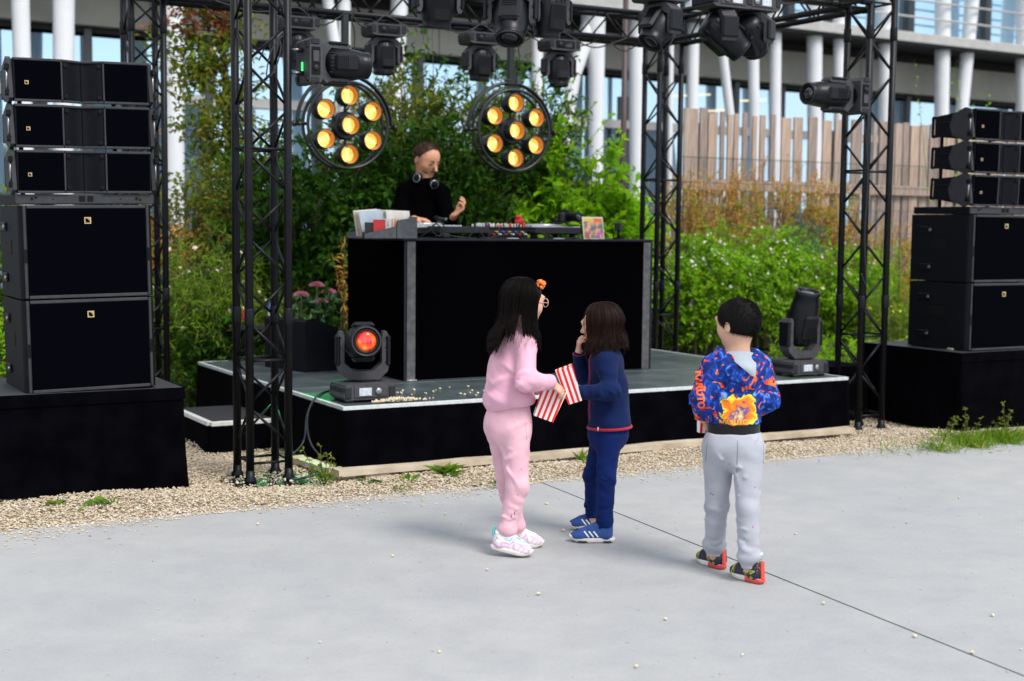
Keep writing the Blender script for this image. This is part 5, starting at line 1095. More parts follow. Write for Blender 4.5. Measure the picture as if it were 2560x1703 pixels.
weed('small leafy weed left of the large rosette', .72, -.52, 9, .085, .03, 'mid', .8); weed('flat dark green weed leaf near the stage corner', .47, -.50, 5, .10, .035, 'dark', .3)
weed('wispy weed beside the foot of the left front tower', .24, -.38, 14, .08, .018, 'mid', 1.2, .05, 7); weed('bright green weed before the left plinth', -1.05, -.42, 7, .10, .06, 'mid', .4); weed('small weed at the far left of the gravel', -1.28, -.34, 8, .06, .03, 'mid', .6)
weed('upright green weed between the two smaller children', 2.02, -.42, 8, .11, .028, 'mid', 1.6); weed('low weed just right of the pink trousers', 1.30, -.60, 9, .06, .028, 'mid', .5); weed('small weed on the concrete edge by the girl', 1.10, -.84, 7, .05, .016, 'dark', .3); weed('tiny weed in the gravel right of the boy', 3.35, -.45, 8, .05, .018, 'mid', .6)
weed('tiny weed at the gravel edge below the timber corner', .60, -.70, 6, .05, .02, 'mid', .5)
for i, (u, v, k, lab) in enumerate(((5.45, -.86, 5, 'tall weed with seed heads in front of the right plinth'), (5.10, -.80, 3, 'sprawling weed at the left foot of the right plinth'), (5.85, -.88, 6, 'tall seed-headed weed at the right edge of the picture'), (4.95, -.72, 3, 'arching weed stem between the right tower and plinth'))):
    weed(lab, u, v, 16, .10, .012, 'grass', 1.2, .04, k)
n = 3000; u = 5.45 + rng.normal(0, .45, n); u = u + .10 * np.sin(u * 17); v = -.93 + rng.normal(0, .09, n) + .06 * np.sin(u * 5); P = uv_np(u, v, np.full(n, .0)); D = rand_dir(n) * .8 + np.array([0, 0, .75]); g_ = leaves_mesh('grass_patch', P, D, rand_dir(n), rng.uniform(.03, .12, n), rng.uniform(.003, .006, n), LM['grass'], None); tag(g_, 'scruffy grass growing over the gravel edge before the right plinth', 'grass', kind='stuff')
# popcorn
M_pop = mat('popcorn', (.62, .54, .38), .8, var=.12, vscale=60, bump=.5, bscale=150)
def pop_mesh(s):
    m = MB(); r_ = random.Random(s)
    for k in range(4): m.ball((r_.uniform(-.006, .006), r_.uniform(-.006, .006), .006 + r_.uniform(-.001, .003)), r_.uniform(.004, .0075), 7, 5)
    me = m.mesh('popcorn'); me.materials.append(M_pop); return me
PM = [pop_mesh(s) for s in range(5)]
def pop(p, lab, grp, s=1.0):
    o = bpy.data.objects.new('popcorn', random.choice(PM)); COL.objects.link(o); o.location = p; o.rotation_euler = (0, 0, random.uniform(0, 6)); o.scale = (s, s, s); tag(o, lab, 'popcorn', grp)
random.seed(21)
for p in ((1.04, 7.25), (.62, 5.35), (-.55, 6.35), (.31, 6.88), (.27, 6.93), (1.55, 5.15), (1.95, 5.45), (-1.3, 7.0), (.85, 4.9), (.45, 4.75), (-.1, 6.1), (.2, 7.6), (1.7, 4.95), (-.7, 5.0), (1.3, 5.6), (-.25, 4.9), (2.1, 7.2), (.12, 5.7), (2.6, 7.9), (-.35, 7.3), (1.45, 6.9), (1.9, 5.0)):
    pop((p[0], p[1], 0.001), 'small pale popcorn piece lying on the grey concrete', 'popcorn scattered on the concrete', random.uniform(.6, 1.0))
for k in range(24):
    u = random.uniform(.98, 1.75); v = random.uniform(.05, .55); pop(rig(u, v, SH + .001), 'single popcorn piece lying on the dark stage deck', 'popcorn scattered on the stage', random.uniform(.7, 1.1))
for k in range(26): pop(rig(random.uniform(-.25, .3), random.uniform(-.28, .15), .022 if k % 2 else .014), 'popcorn piece at the foot of the left front tower', 'popcorn around the left tower foot', random.uniform(.8, 1.1))
for k in range(10): pop(rig(RW + random.uniform(-.25, .3), random.uniform(-.3, -.1), .016), 'popcorn piece at the foot of the right front tower', 'popcorn around the right tower foot', random.uniform(.8, 1.1))
pm = MB(); r_ = random.Random(9)
for k in range(330):
    x = r_.gauss(0, .075); y = r_.gauss(0, .014); zz = max(0, .022 - abs(x) * .10) * r_.random(); pm.ball((x, y, .006 + zz), r_.uniform(.004, .0085), 6, 4)
ps = pm.build('popcorn_spill', M_pop); ps.location = rig(.90, .012, SH); ps.rotation_euler = (0, 0, PHI); tag(ps, 'heap of spilled popcorn along the stage edge under the left floor lamp', 'popcorn', kind='stuff')
# ================================================================== PEOPLE: implicit surfaces, one continuous mesh each
def nv(a): a = np.asarray(a, float); return a / np.linalg.norm(a)
class Field:
    def __init__(s, lo, hi, h):
        s.lo = np.asarray(lo, float); s.h = h; n = np.ceil((np.asarray(hi, float) - s.lo) / h).astype(int) + 1; s.n = n
        s.ax = [(s.lo[i] + h * np.arange(n[i])).astype(np.float32) for i in range(3)]; s.v = np.full(n, .2, np.float32)
    def win(s, lo, hi, pad):
        a = np.clip(np.floor((np.asarray(lo) - pad - s.lo) / s.h).astype(int), 0, s.n); b = np.clip(np.ceil((np.asarray(hi) + pad - s.lo) / s.h).astype(int) + 1, 0, s.n)
        sl = tuple(slice(a[i], b[i]) for i in range(3)); return sl, s.ax[0][sl[0]][:, None, None], s.ax[1][sl[1]][None, :, None], s.ax[2][sl[2]][None, None, :]
    def put(s, sl, d, k, sub=False):
        a = s.v[sl]
        if sub: d = -d; h = np.maximum(k - np.abs(a - d), 0) / k; s.v[sl] = np.maximum(a, d) + h * h * k * .25
        else: h = np.maximum(k - np.abs(a - d), 0) / k; s.v[sl] = np.minimum(a, d) - h * h * k * .25
    def cap(s, a, b, ra, rb=None, k=.02, fl=None, ff=1.0, sub=False, flat=False):
        rb = ra if rb is None else rb; a = np.asarray(a, float); b = np.asarray(b, float); R_ = max(ra, rb)
        sl, X, Y, Z = s.win(np.minimum(a, b) - R_, np.maximum(a, b) + R_, k + .025); ab = b - a; L2 = max(1e-9, ab @ ab)
        px, py, pz = X - a[0], Y - a[1], Z - a[2]; t0 = (px * ab[0] + py * ab[1] + pz * ab[2]) / L2; t = np.clip(t0, 0, 1)
        wx, wy, wz = px - t * ab[0], py - t * ab[1], pz - t * ab[2]
        if fl is not None:
            n = nv(fl); q = (wx * n[0] + wy * n[1] + wz * n[2]) * (1 / ff - 1); wx, wy, wz = wx + q * n[0], wy + q * n[1], wz + q * n[2]
        d = np.sqrt(wx * wx + wy * wy + wz * wz) - (ra + (rb - ra) * t)
        if fl is not None: d = d * min(1, ff * 1.15)
        if flat: d = np.maximum(d, (t0 - 1) * math.sqrt(L2))
        s.put(sl, d.astype(np.float32), k, sub)
    def ell(s, c, r, B=None, k=.02, sub=False):
        c = np.asarray(c, float); r = np.asarray(r, float); R_ = r.max(); sl, X, Y, Z = s.win(c - R_, c + R_, k + .025); x, y, z = X - c[0], Y - c[1], Z - c[2]
        if B is None: B = np.eye(3)
        q = [(x * B[i][0] + y * B[i][1] + z * B[i][2]) for i in range(3)]; k0 = np.sqrt(sum((q[i] / r[i]) ** 2 for i in range(3))); k1 = np.sqrt(sum((q[i] / r[i] ** 2) ** 2 for i in range(3)))
        s.put(sl, (k0 * (k0 - 1) / np.maximum(k1, 1e-6)).astype(np.float32), k, sub)
    def cut(s, p, n, k=.006, lo=None, hi=None):
        n = nv(n); sl, X, Y, Z = s.win(s.lo if lo is None else lo, s.lo + s.n * s.h if hi is None else hi, 0); d = ((X - p[0]) * n[0] + (Y - p[1]) * n[1] + (Z - p[2]) * n[2]).astype(np.float32); s.put(sl, -d, k, True)
    def fold(s, c, rad, d, freq, amp, ph=0.0, warp=1.0):
        c = np.asarray(c, float); sl, X, Y, Z = s.win(c - rad * 1.6, c + rad * 1.6, 0); d = nv(d); x, y, z = X - c[0], Y - c[1], Z - c[2]; q = x * d[0] + y * d[1] + z * d[2]
        w = np.exp(-(x * x + y * y + z * z) / (rad * rad)); a = np.sin(19 * x + 15 * z + 3 * ph); b = np.sin(26 * z - 22 * y + 2 * ph + 1.3); f = np.sin(freq * .8 * (q + .012 * a + .010 * b) + ph + warp * 1.4 * a + warp * b) * (.35 + .65 * np.sin(14 * x - 21 * y + 9 * z + ph) ** 2); f = np.where(f > 0, f * .55, f * .9); s.v[sl] += (amp * w * f).astype(np.float32)
    def creases(s, c, ax_, rad, n, ln, amp, seed=0, wd=.008, tilt=.35, span=.06):
        r_ = np.random.default_rng(seed); ax_ = nv(ax_); e1 = nv(np.cross(ax_, (.3, .8, .5))); e2 = np.cross(ax_, e1); c = np.asarray(c, float)
        for i in range(n):
            a = r_.uniform(0, 6.283); ln_ = ln * 1.7; da = ln_ / rad * r_.uniform(.5, 1.1); z = r_.uniform(-span, span); tl = r_.normal(0, tilt) * ln_; sg = -1 if i % 3 == 2 else 1; w = wd * r_.uniform(.7, 1.3); am = 1.6 * amp * r_.uniform(.6, 1.2) * (.6 if sg < 0 else 1)
            P = [c + (e1 * math.cos(a + da * q) + e2 * math.sin(a + da * q)) * rad + ax_ * (z + tl * q + .14 * ln_ * math.sin(q * 3.1) * (1 if i % 2 else -1)) for q in (0, .33, .66, 1)]
            lo = np.min(P, 0) - 2.5 * w; hi = np.max(P, 0) + 2.5 * w; sl, X, Y, Z = s.win(lo, hi, 0); best = None
            for gi, (p, q) in enumerate(zip(P[:-1], P[1:])):
                ab = q - p; t = np.clip(((X - p[0]) * ab[0] + (Y - p[1]) * ab[1] + (Z - p[2]) * ab[2]) / max(1e-9, ab @ ab), 0, 1); d2 = (X - p[0] - t * ab[0]) ** 2 + (Y - p[1] - t * ab[1]) ** 2 + (Z - p[2] - t * ab[2]) ** 2; tg = (gi + t) / 3
                if best is None: best, bt_ = d2, tg
                else: m_ = d2 < best; best = np.where(m_, d2, best); bt_ = np.where(m_, tg, bt_)
            s.v[sl] -= (sg * am * np.exp(-best / (w * w)) * np.maximum(np.sin(np.clip(bt_, 0, 1) * math.pi), 0) ** .8).astype(np.float32)
    def noise(s, amp, freq, seed=0):
        r_ = np.random.default_rng(seed); X, Y, Z = s.ax[0][:, None, None], s.ax[1][None, :, None], s.ax[2][None, None, :]; acc = 0
        for i in range(4): d = r_.normal(size=3) * freq; acc = acc + np.sin(X * d[0] + Y * d[1] + Z * d[2] + r_.uniform(0, 6))
        s.v += (acc * amp * .4).astype(np.float32)
    def mesh(s, smooth=2):
        v = s.v; ins = v < 0; c = np.zeros(tuple(s.n - 1), np.int8)
        for i in (0, 1):
            for j in (0, 1):
                for k in (0, 1): c += ins[i:i + s.n[0] - 1, j:j + s.n[1] - 1, k:k + s.n[2] - 1]
        I = np.argwhere((c > 0) & (c < 8)); ids = np.full(c.shape, -1, np.int32); ids[tuple(I.T)] = np.arange(len(I)); P = np.zeros((len(I), 3)); cnt = np.zeros(len(I))
        cor = [(i, j, k) for i in (0, 1) for j in (0, 1) for k in (0, 1)]
        for p in cor:
            for ax in range(3):
                if p[ax] == 1: continue
                q = list(p); q[ax] = 1; a = v[I[:, 0] + p[0], I[:, 1] + p[1], I[:, 2] + p[2]]; b = v[I[:, 0] + q[0], I[:, 1] + q[1], I[:, 2] + q[2]]; m = (a < 0) != (b < 0); t = np.where(m, a / np.where(m, a - b, 1), 0)
                for d in range(3): P[:, d] += np.where(m, p[d] + (t if d == ax else 0), 0)
                cnt += m
        P = (P / cnt[:, None] + I) * s.h + s.lo; Q = []
        for ax in range(3):
            o = [(1, 2), (2, 0), (0, 1)][ax]; A = np.moveaxis(ins, ax, 0); cr_ = A[:-1] != A[1:]; sg = A[:-1]
            E = np.argwhere(cr_); g = np.empty_like(E); rest = [d for d in range(3) if d != ax]; g[:, ax] = E[:, 0]; g[:, rest[0]] = E[:, 1]; g[:, rest[1]] = E[:, 2]
            ok = (g[:, o[0]] > 0) & (g[:, o[1]] > 0) & (g[:, o[0]] < c.shape[o[0]]) & (g[:, o[1]] < c.shape[o[1]]); g = g[ok]; S_ = sg[cr_][ok]
            def cell(d0, d1): w = g.copy(); w[:, o[0]] -= d0; w[:, o[1]] -= d1; return ids[w[:, 0], w[:, 1], w[:, 2]]
            q = np.stack([cell(1, 1), cell(0, 1), cell(0, 0), cell(1, 0)], 1); q[~S_] = q[~S_][:, ::-1]; Q.append(q)
        Q = np.concatenate(Q); Q = Q[(Q >= 0).all(1)]
        for _ in range(smooth):
            acc = np.zeros_like(P); w = np.zeros(len(P))
            for a in range(4):
                i, j = Q[:, a], Q[:, (a + 1) % 4]
                for d in range(3): acc[:, d] += np.bincount(i, P[j, d], len(P)) + np.bincount(j, P[i, d], len(P))
                w += np.bincount(i, minlength=len(P)) + np.bincount(j, minlength=len(P))
            P = P * .5 + .5 * acc / np.maximum(w, 1)[:, None]
        return P, Q
    def build(s, name, m, parent, smooth=1): P, Q = s.mesh(smooth); return np_mesh(name, P, Q, 4, m, parent, smooth=True)
def head_frame(f, up=(0, 0, 1)):
    f = nv(f); r = nv(np.cross(f, up)); u = np.cross(r, f); return np.array([r, f, u])
def head(F, c, B, s, child=True, ears=True):
    r, f, u = B; c = np.asarray(c)
    F.ell(c + u * .08 * s - f * .05 * s, (.375 * s, .45 * s, .41 * s), B, .02)
    F.ell(c - u * .17 * s + f * .08 * s, (.30 * s, .31 * s, .34 * s), B, .03)
    F.ell(c - u * .40 * s + f * .24 * s, (.10 * s, .09 * s, .08 * s), B, .03)
    for sg in (-1, 1):
        F.ell(c - u * .12 * s + f * .20 * s + r * sg * .17 * s, (.13 * s, .13 * s, .13 * s), B, .025)
        F.ell(c + f * .405 * s + r * sg * .155 * s + u * .03 * s, (.08 * s, .035 * s, .05 * s), B, .02, sub=True)
        F.ell(c + f * (.345 if child else .325) * s + r * sg * .155 * s + u * .03 * s, (.065 * s, .05 * s, .05 * s), B, .006)
        if ears:
            F.ell(c + r * sg * .385 * s - u * .06 * s - f * .06 * s, (.035 * s, .075 * s, .125 * s), B, .008); F.ell(c + r * sg * .425 * s - u * .05 * s - f * .04 * s, (.02 * s, .04 * s, .07 * s), B, .006, sub=True)
    F.cap(c + f * .385 * s + u * .05 * s, c + f * (.47 if child else .52) * s - u * .115 * s, .026 * s, .050 * s, .018); 
    F.cap(c + f * .365 * s - u * .245 * s - r * .08 * s, c + f * .365 * s - u * .245 * s + r * .08 * s, .028 * s, None, .012); F.cap(c + f * .355 * s - u * .285 * s - r * .06 * s, c + f * .355 * s - u * .285 * s + r * .06 * s, .030 * s, None, .012)
    if child: F.cap(c + f * .395 * s + u * .125 * s - r * .2 * s, c + f * .395 * s + u * .125 * s + r * .2 * s, .018 * s, None, .03)
def hand(F, w, d, n, s, curl=.5, thumb=1, spread=.2, thumb_in=.4):
    """w wrist, d direction of the fingers, n palm normal (towards the palm side), s hand length, thumb side +1/-1 along d x n"""
    w = np.asarray(w, float); d = nv(d); n = np.asarray(n, float); n = nv(n - d * (n @ d)); x = np.cross(d, n) * thumb
    kn = w + d * s * .50
    for i in range(4):
        o = (1.5 - i) / 1.5; F.cap(w + d * s * .06 + x * o * s * .12, kn + x * o * s * .165 - d * s * (.0, .0, .015, .05)[i], s * .105, s * .085, .012, n, .78)
    for i in range(4):
        o = (1.5 - i) / 1.5; L = s * (.44, .50, .46, .36)[i]; p = kn + x * o * s * .165 - d * s * (.0, .0, .015, .05)[i]; a = curl * (.55 + .1 * i); dd = nv(d + x * o * spread * .25); r0 = s * .060
        for seg, fr in enumerate((.46, .31, .27)):
            v_ = dd * math.cos(a) + n * math.sin(a); q = p + v_ * L * fr; F.cap(p, q, r0, r0 * .92, .005); p = q; r0 *= .92; a += curl * (.75, .6)[min(seg, 1)]
    p = w + d * s * .14 + x * s * .17; tdir = nv(d * .75 + x * (.75 - thumb_in) + n * thumb_in * .9); q = p + tdir * s * .24; F.cap(p, q, s * .085, s * .068, .014); q2 = q + nv(tdir * .8 + d * .5 + n * .15) * s * .20; F.cap(q, q2, s * .066, s * .054, .006)
def skin(name, c1, c2):
    m = mat(name, c1, .5, spec=.4, col2=c2, vscale=14, bump=.05, bscale=200); b = m.node_tree.nodes['Principled BSDF']; b.inputs['Subsurface Weight'].default_value = .15; b.inputs['Subsurface Radius'].default_value = (.012, .004, .002); b.inputs['Subsurface Scale'].default_value = 1; return m
M_skin = skin('skin', (.56, .33, .22), (.62, .37, .26)); M_skin2 = skin('adult_skin', (.52, .25, .15), (.58, .29, .18)); M_handskin = M_skin
def fabric(name, c, var=.12, rough=.9, bscale=420, bump=.25, sheen=.15, col2=None, vs=9): return mat(name, c, rough, spec=.15, var=var, vscale=vs, bump=bump, bscale=bscale, sheen=sheen, col2=col2)
M_pink = fabric('pink_fleece', (.66, .36, .46)); M_pinkt = fabric('pink_jersey', (.68, .40, .47)); M_bluej = fabric('navy_fleece', (.003, .011, .058), .2, sheen=.03); M_jean = fabric('dark_blue_denim', (.0022, .012, .085), .3, bscale=600, sheen=.02); M_greyt = fabric('grey_marl', (.36, .37, .42), .10); M_redtrim = fabric('red_trim', (.35, .012, .03)); M_blackrib = fabric('black_rib', (.010, .010, .012)); M_hoodin = fabric('pale_hood_lining', (.34, .38, .43))
M_blackshirt = mat('black_shirt', (.0012, .0012, .0016), 1.0, spec=.01, bump=.2, bscale=300)
M_hair = mat('black_hair', (.0040, .0022, .0018), .5, spec=.10, isl=.5); M_hairb = mat('dark_brown_hair', (.018, .0072, .0048), .5, spec=.14, isl=.5); M_hairs = mat('short_black_hair', (.0065, .0046, .0045), .6, spec=.16, isl=.6); M_hairdj = mat('brown_hair', (.050, .024, .014), .6, spec=.3, isl=.5)
def strands(name, paths, m, parent, r0, r1=.0006, sides=3): return tubes_mesh(name, np.array(paths), m, parent, r0, r1, sides)
def hair_paths(c, B, s, n, az0, az1, endz, off=.010, flare=0.0, pts=13, tail=None, seed=3, lift=.03, wave=.0):
    """strands from the crown over an ellipsoid, then straight down; az measured from the back (0) towards the right side (+)"""
    r_ = np.random.default_rng(seed); out = []; r, f, u = B; cc = np.asarray(c) + u * .08 * s - f * .05 * s; ra = (.375 * s + off, .45 * s + off, .41 * s + off)
    for i in range(n):
        az = R(r_.uniform(az0, az1)); lv = 1; th0 = R(r_.uniform(.5, 7)); o = 1 + r_.uniform(-.5, 1) * lift * 2; P = []; ez = endz(math.degrees(az)) + r_.uniform(-.02, .02) + abs(r_.normal(0, .012))
        dirx = math.sin(az); diry = -math.cos(az); ph = r_.uniform(0, 6)
        for k in range(pts):
            q = k / (pts - 1)
            if q < .5:
                th = th0 + (R(98) - th0) * (q / .5); o_ = 1 + (o - 1) * min(1, q * 5) - .03 * max(0, 1 - q * 6); p = cc + (r * dirx * ra[0] + f * diry * ra[1]) * math.sin(th) * o_ + u * math.cos(th) * ra[2] * o_; last = p
            else:
                w = (q - .5) / .5; out_ = (r * dirx + f * diry); p = last + np.array([0, 0, (ez - last[2]) * w]) + out_ * (flare * w * w - .012 * math.sin(w * 3.14)) + (tail(math.degrees(az), w) if tail else 0) + np.array([math.sin(ph + 7 * w), math.cos(ph + 6 * w), 0]) * wave * w
            P.append(p)
        out.append(P)
    return out
def shoe(parent, heel, toe, mu, ms, w=.078, L=None, name='shoe', label=None, extra=None, pitch=None, msole2=None):
    heel = Vector(heel); toe = Vector(toe); ex = (toe - heel); L = L or ex.length; ex.normalize(); ey = Vector((0, 0, 1)).cross(ex).normalized(); ez = ex.cross(ey)
    Mx = Matrix((ex, ey, ez)).transposed().to_4x4(); Mx.translation = heel; q = L / .19; W_ = w / .078
    F = Field((-.02, -.06, -.01), (L + .03, .06, .13), .0035)
    F.cap((.034 * q, 0, .035), (.030 * q, 0, .075), .030 * W_, .028 * W_, .02); F.cap((.045 * q, 0, .036), (.13 * q, 0, .030), .033 * W_, .033 * W_, .02, (0, 0, 1), .95); F.ell((L - .050 * q, 0, .026), (.052 * q, .038 * W_, .028), None, .02); F.cap((.062 * q, 0, .078), (.128 * q, 0, .044), .028 * W_, .022 * W_, .02); F.cut((0, 0, .092), (-.25, 0, 1)); F.cut((0, 0, .010), (0, 0, -1))
    F.cap((.045 * q, 0, .11), (.045 * q, 0, .085), .022 * W_, .019 * W_, .008, sub=True)
    up = F.build(name, mu, parent, 1); up.matrix_local = Mx
    if label: up['label'] = label
    # sole
    out = []
    for a in range(28):
        t = a / 28 * 2 * math.pi; cx = math.cos(t); sy = math.sin(t); x = L * (.5 + .5 * cx); hw = (.030 + .010 * math.exp(-((x / L - .70) / .22) ** 2) + .002) * W_; out.append((x + (.004 if cx > .9 else -.004 if cx < -.9 else 0), hw * math.copysign(abs(sy) ** .62, sy)))
    sb = MB(); n = len(out)
    for (z, k) in ((.0, .93), (.004, .99), (.017, 1.02), (.022, .99)):
        for (x, y) in out: sb.v.append((L / 2 + (x - L / 2) * k, y * k, z + .012 * max(0, (x / L - .78) / .22) ** 2))
    for lv in range(3):
        for i in range(n): sb.f.append((lv * n + i, lv * n + (i + 1) % n, (lv + 1) * n + (i + 1) % n, (lv + 1) * n + i)); sb.sm.append(True); sb.mi.append(1 if (msole2 and (out[i][0] < L * .42)) else 0)
    sb.f += [tuple(reversed(range(n))), tuple(range(3 * n, 4 * n))]; sb.sm += [False] * 2; sb.mi += [0, 0]
    sb.build('sole', [ms, msole2] if msole2 else ms, up)
    MB().ring((.045 * q, 0, .090), (-.25, 0, 1), .024 * W_, .007, 20, 6).build('collar', extra.get('collar', mu) if extra else mu, up)
    lc = MB()
    for k in range(4): lc.tube((.085 * q + .017 * k * q, -.022 * W_, .083 - .0115 * k), (.09 * q + .017 * k * q, .022 * W_, .083 - .0115 * k), .0035, n=6)
    lo = lc.build('laces', extra.get('laces', ms) if extra else ms, up); lo['kind'] = 'stuff'
    return up, L, q, W_
def bag(label, loc, rot, w=.10, h=.17, t=.05, wb=.8):
    m = striped('popcorn_bag_print', (.78, .76, .74), (.72, .015, .012), 40, 0) if 'bagm' not in PROTO else PROTO['bagm']; PROTO['bagm'] = m
    T = thing('popcorn_bag', label, 'popcorn bag'); T.location = loc; T.rotation_euler = rot; a, b = w / 2, w * wb / 2; c, d = t / 2, t * .75 / 2
    def panel(nm, P): MB().add(P, [(0, 1, 2, 3)]).build(nm, m, T)
    z = .004
    pn = MB(); P = [(-b, -d, 0), (b, -d, 0), (b, d, 0), (-b, d, 0), (-a, -c, h), (a, -c, h - .004), (a, c, h + .004), (-a, c, h), (-a + z, -c + z, h), (a - z, -c + z, h - .004), (a - z, c - z, h + .004), (-a + z, c - z, h), (-b + z, -d + z, .01), (b - z, -d + z, .01), (b - z, d - z, .01), (-b + z, d - z, .01)]
    pn.add(P, [(0, 1, 5, 4), (1, 2, 6, 5), (2, 3, 7, 6), (3, 0, 4, 7), (3, 2, 1, 0), (4, 5, 9, 8), (5, 6, 10, 9), (6, 7, 11, 10), (7, 4, 8, 11), (8, 9, 13, 12), (9, 10, 14, 13), (10, 11, 15, 14), (11, 8, 12, 15), (12, 13, 14, 15)]); pn.build('paper', m, T)
    fm = MB(); r_ = random.Random(3)
    for k in range(26): fm.ball((r_.uniform(-a, a) * .8, r_.uniform(-c, c) * .6, h * .82 + r_.uniform(-.01, .012)), r_.uniform(.005, .009), 6, 4)
    o = fm.build('popcorn_fill', M_pop, T); o['kind'] = 'stuff'
    return T
A_ = np.array
from mathutils.bvhtree import BVHTree
# ------------------------------------------------------------------ girl in pink
g = thing('person', 'person in pink sweatshirt and trousers with long black hair, holding a striped bag', 'person', (0, 6.47, 0))
gf = nv((.85, .53, 0)); gr = nv((.53, -.85, 0)); hc = A_((.058, .004, 1.195)); hB = head_frame((.80, .60, -.05)); hs = .205
F = Field((-.20, -.28, 0.02), (.30, .28, 1.33), .0037)
head(F, hc, hB, hs); F.cap(hc - (0, 0, .06) - gf * .015, (.02, 0, 1.03), .040, .045, .03)
F.cap((0, 0, .96), (-.014, 0, .64), .072, .072, .04, gf, .75); F.cap((.02, -.045, .985), (.015, .05, .98), .040, None, .04)
for a, b, r0, r1 in (((.066, -.09, 1.005), (.058, -.165, .83), .034, .028), ((.058, -.165, .83), (.182, -.128, .828), .028, .020), ((-.05, .10, .995), (.0, .17, .83), .034, .028), ((.0, .17, .83), (.150, .04, .78), .028, .020), ((.01, -.055, .58), (.03, -.070, .34), .045, .034), ((.03, -.070, .34), (-.015, -.07, .06), .034, .022), ((-.045, .07, .57), (-.014, .080, .32), .045, .034), ((-.014, .080, .32), (.03, .108, .05), .034, .022)): F.cap(a, b, r0, r1, .02)
hand(F, (.186, -.126, .826), (.75, .28, -.60), (-.25, .55, -.8), .108, .55, 1, .3, .5); hand(F, (.150, .04, .78), (.75, -.25, -.5), (-.3, -.9, -.2), .105, .5, -1)
F.build('body', M_skin, g)
F = Field((-.20, -.27, .60), (.24, .28, 1.09), .0045)          # sweatshirt
F.cap((.012, -.002, .985), (-.012, 0, .86), .106, .108, .05, gf, .80); F.cap((-.012, 0, .86), (-.012, -.004, .735), .112, .128, .04, gf, .86); F.cap((.055, -.075, 1.005), (-.040, .085, .995), .052, .052, .05)
F.ell((-.010, -.006, .742), (.132, .118, .055), np.array([gr, gf, (0, 0, 1)]), .03); F.cap((.022, 0, 1.01), (.030, 0, 1.055), .055, .050, .03)
for (a, b, c, d) in (((.066, -.092, 1.0), (.062, -.172, .838), (.172, -.132, .832), .047), ((-.052, .105, .99), (.0, .172, .838), (.135, .055, .79), .047)):
    F.cap(a, b, d, d * .96, .03); F.cap(b, c, d * .94, .037, .02); cd = nv(A_(c) - A_(b)); F.cap(A_(c) - cd * .006, A_(c) + cd * .020, .030, .028, .008, flat=True)
F.cut((-.01, -.02, .690), (.20, -.10, -1.0), .008); F.cap((.035, 0, 1.12), (.034, 0, 1.05), .046, .042, .012, sub=True)
F.creases((.062, -.165, .85), (.1, -.4, -1), .046, 9, .07, .0065, 1); F.creases((.12, -.15, .835), (1, .35, 0), .040, 7, .06, .0055, 2, span=.045); F.creases((-.012, 0, .765), (0, 0, 1), .112, 14, .11, .008, 3, .010, .25, .045); F.creases((0, -.02, .90), (0, 0, 1), .10, 10, .10, .006, 4, .010, 1.1, .07); F.creases((.06, -.09, .97), (.2, -.4, -1), .05, 6, .07, .006, 5, .009, .9); F.fold((.062, -.17, .86), .085, (.35, .1, 1), 92, .0065, .4); F.fold((.12, -.15, .84), .07, (1, .2, .15), 105, .005, 1); F.fold((-.02, -.05, .775), .12, (.15, 0, 1), 78, .007, 2.2, .8); F.fold((-.09, -.03, .80), .10, (.2, .2, 1), 60, .006, 1); F.fold((.05, -.10, .96), .09, (.9, -.2, .5), 55, .005, .5); F.fold((-.05, -.07, .92), .11, (.8, .1, -.45), 42, .006, 1.4); F.noise(.0016, 38, 4)
F.build('sweatshirt', M_pink, g)
F = Field((-.20, -.20, .05), (.18, .24, .78), .0045)             # trousers
F.ell((-.012, 0, .615), (.114, .100, .112), np.array([gr, gf, (0, 0, 1)]), .03); F.cap((-.012, 0, .70), (-.012, 0, .62), .110, .118, .03, gf, .86)
F.ell(A_((-.012, 0, .60)) - gf * .035 - gr * .045, (.060, .060, .072), None, .03); F.ell(A_((-.012, 0, .60)) - gf * .035 + gr * .045, (.060, .060, .072), None, .03)
for (h, kn, an, r0) in (((.016, -.050, .57), (.034, -.068, .335), (-.013, -.070, .125), .074), ((-.042, .055, .56), (-.012, .078, .325), (.028, .105, .105), .070)):
    F.cap(h, kn, r0, .052, .025); F.cap(kn, an, .052, .041, .02); F.ell(an, (.048, .048, .034), None, .02); ad = A_((0, 0, -1.)); F.cap(A_(an) - (0, 0, .02), A_(an) - (0, 0, .050), .037, .034, .008, flat=True)
F.creases((.03, -.068, .32), (0, 0, 1), .050, 9, .06, .006, 6, .008, .5, .07); F.creases((-.005, -.07, .17), (-.2, 0, 1), .043, 10, .06, .0065, 7, .008, .4, .05); F.creases((.0, .09, .22), (.2, .1, -1), .045, 12, .06, .006, 8, .008, .4, .12); F.creases((-.01, -.02, .62), (0, 0, 1), .105, 10, .08, .005, 9, .008, 1.5, .05); F.creases((.02, -.055, .48), (0, 0, 1), .066, 7, .07, .005, 10, .009, 1.2, .07); F.fold((.03, -.07, .30), .09, (.3, .2, 1), 85, .006, 0); F.fold((-.0, -.07, .17), .07, (.4, .3, 1), 100, .006, 1); F.fold((-.03, .085, .30), .08, (.3, .2, 1), 80, .005, 2); F.fold((.0, -.07, .52), .10, (.6, .1, 1), 50, .004, 1); F.fold((-.01, -.09, .66), .09, (1, .3, 0), 95, .003, 0); F.noise(.0014, 34, 6)
pt = F.build('trousers', M_pinkt, g); bp_ = BVHTree.FromPolygons([v.co[:] for v in pt.data.vertices], [p.vertices[:] for p in pt.data.polygons])
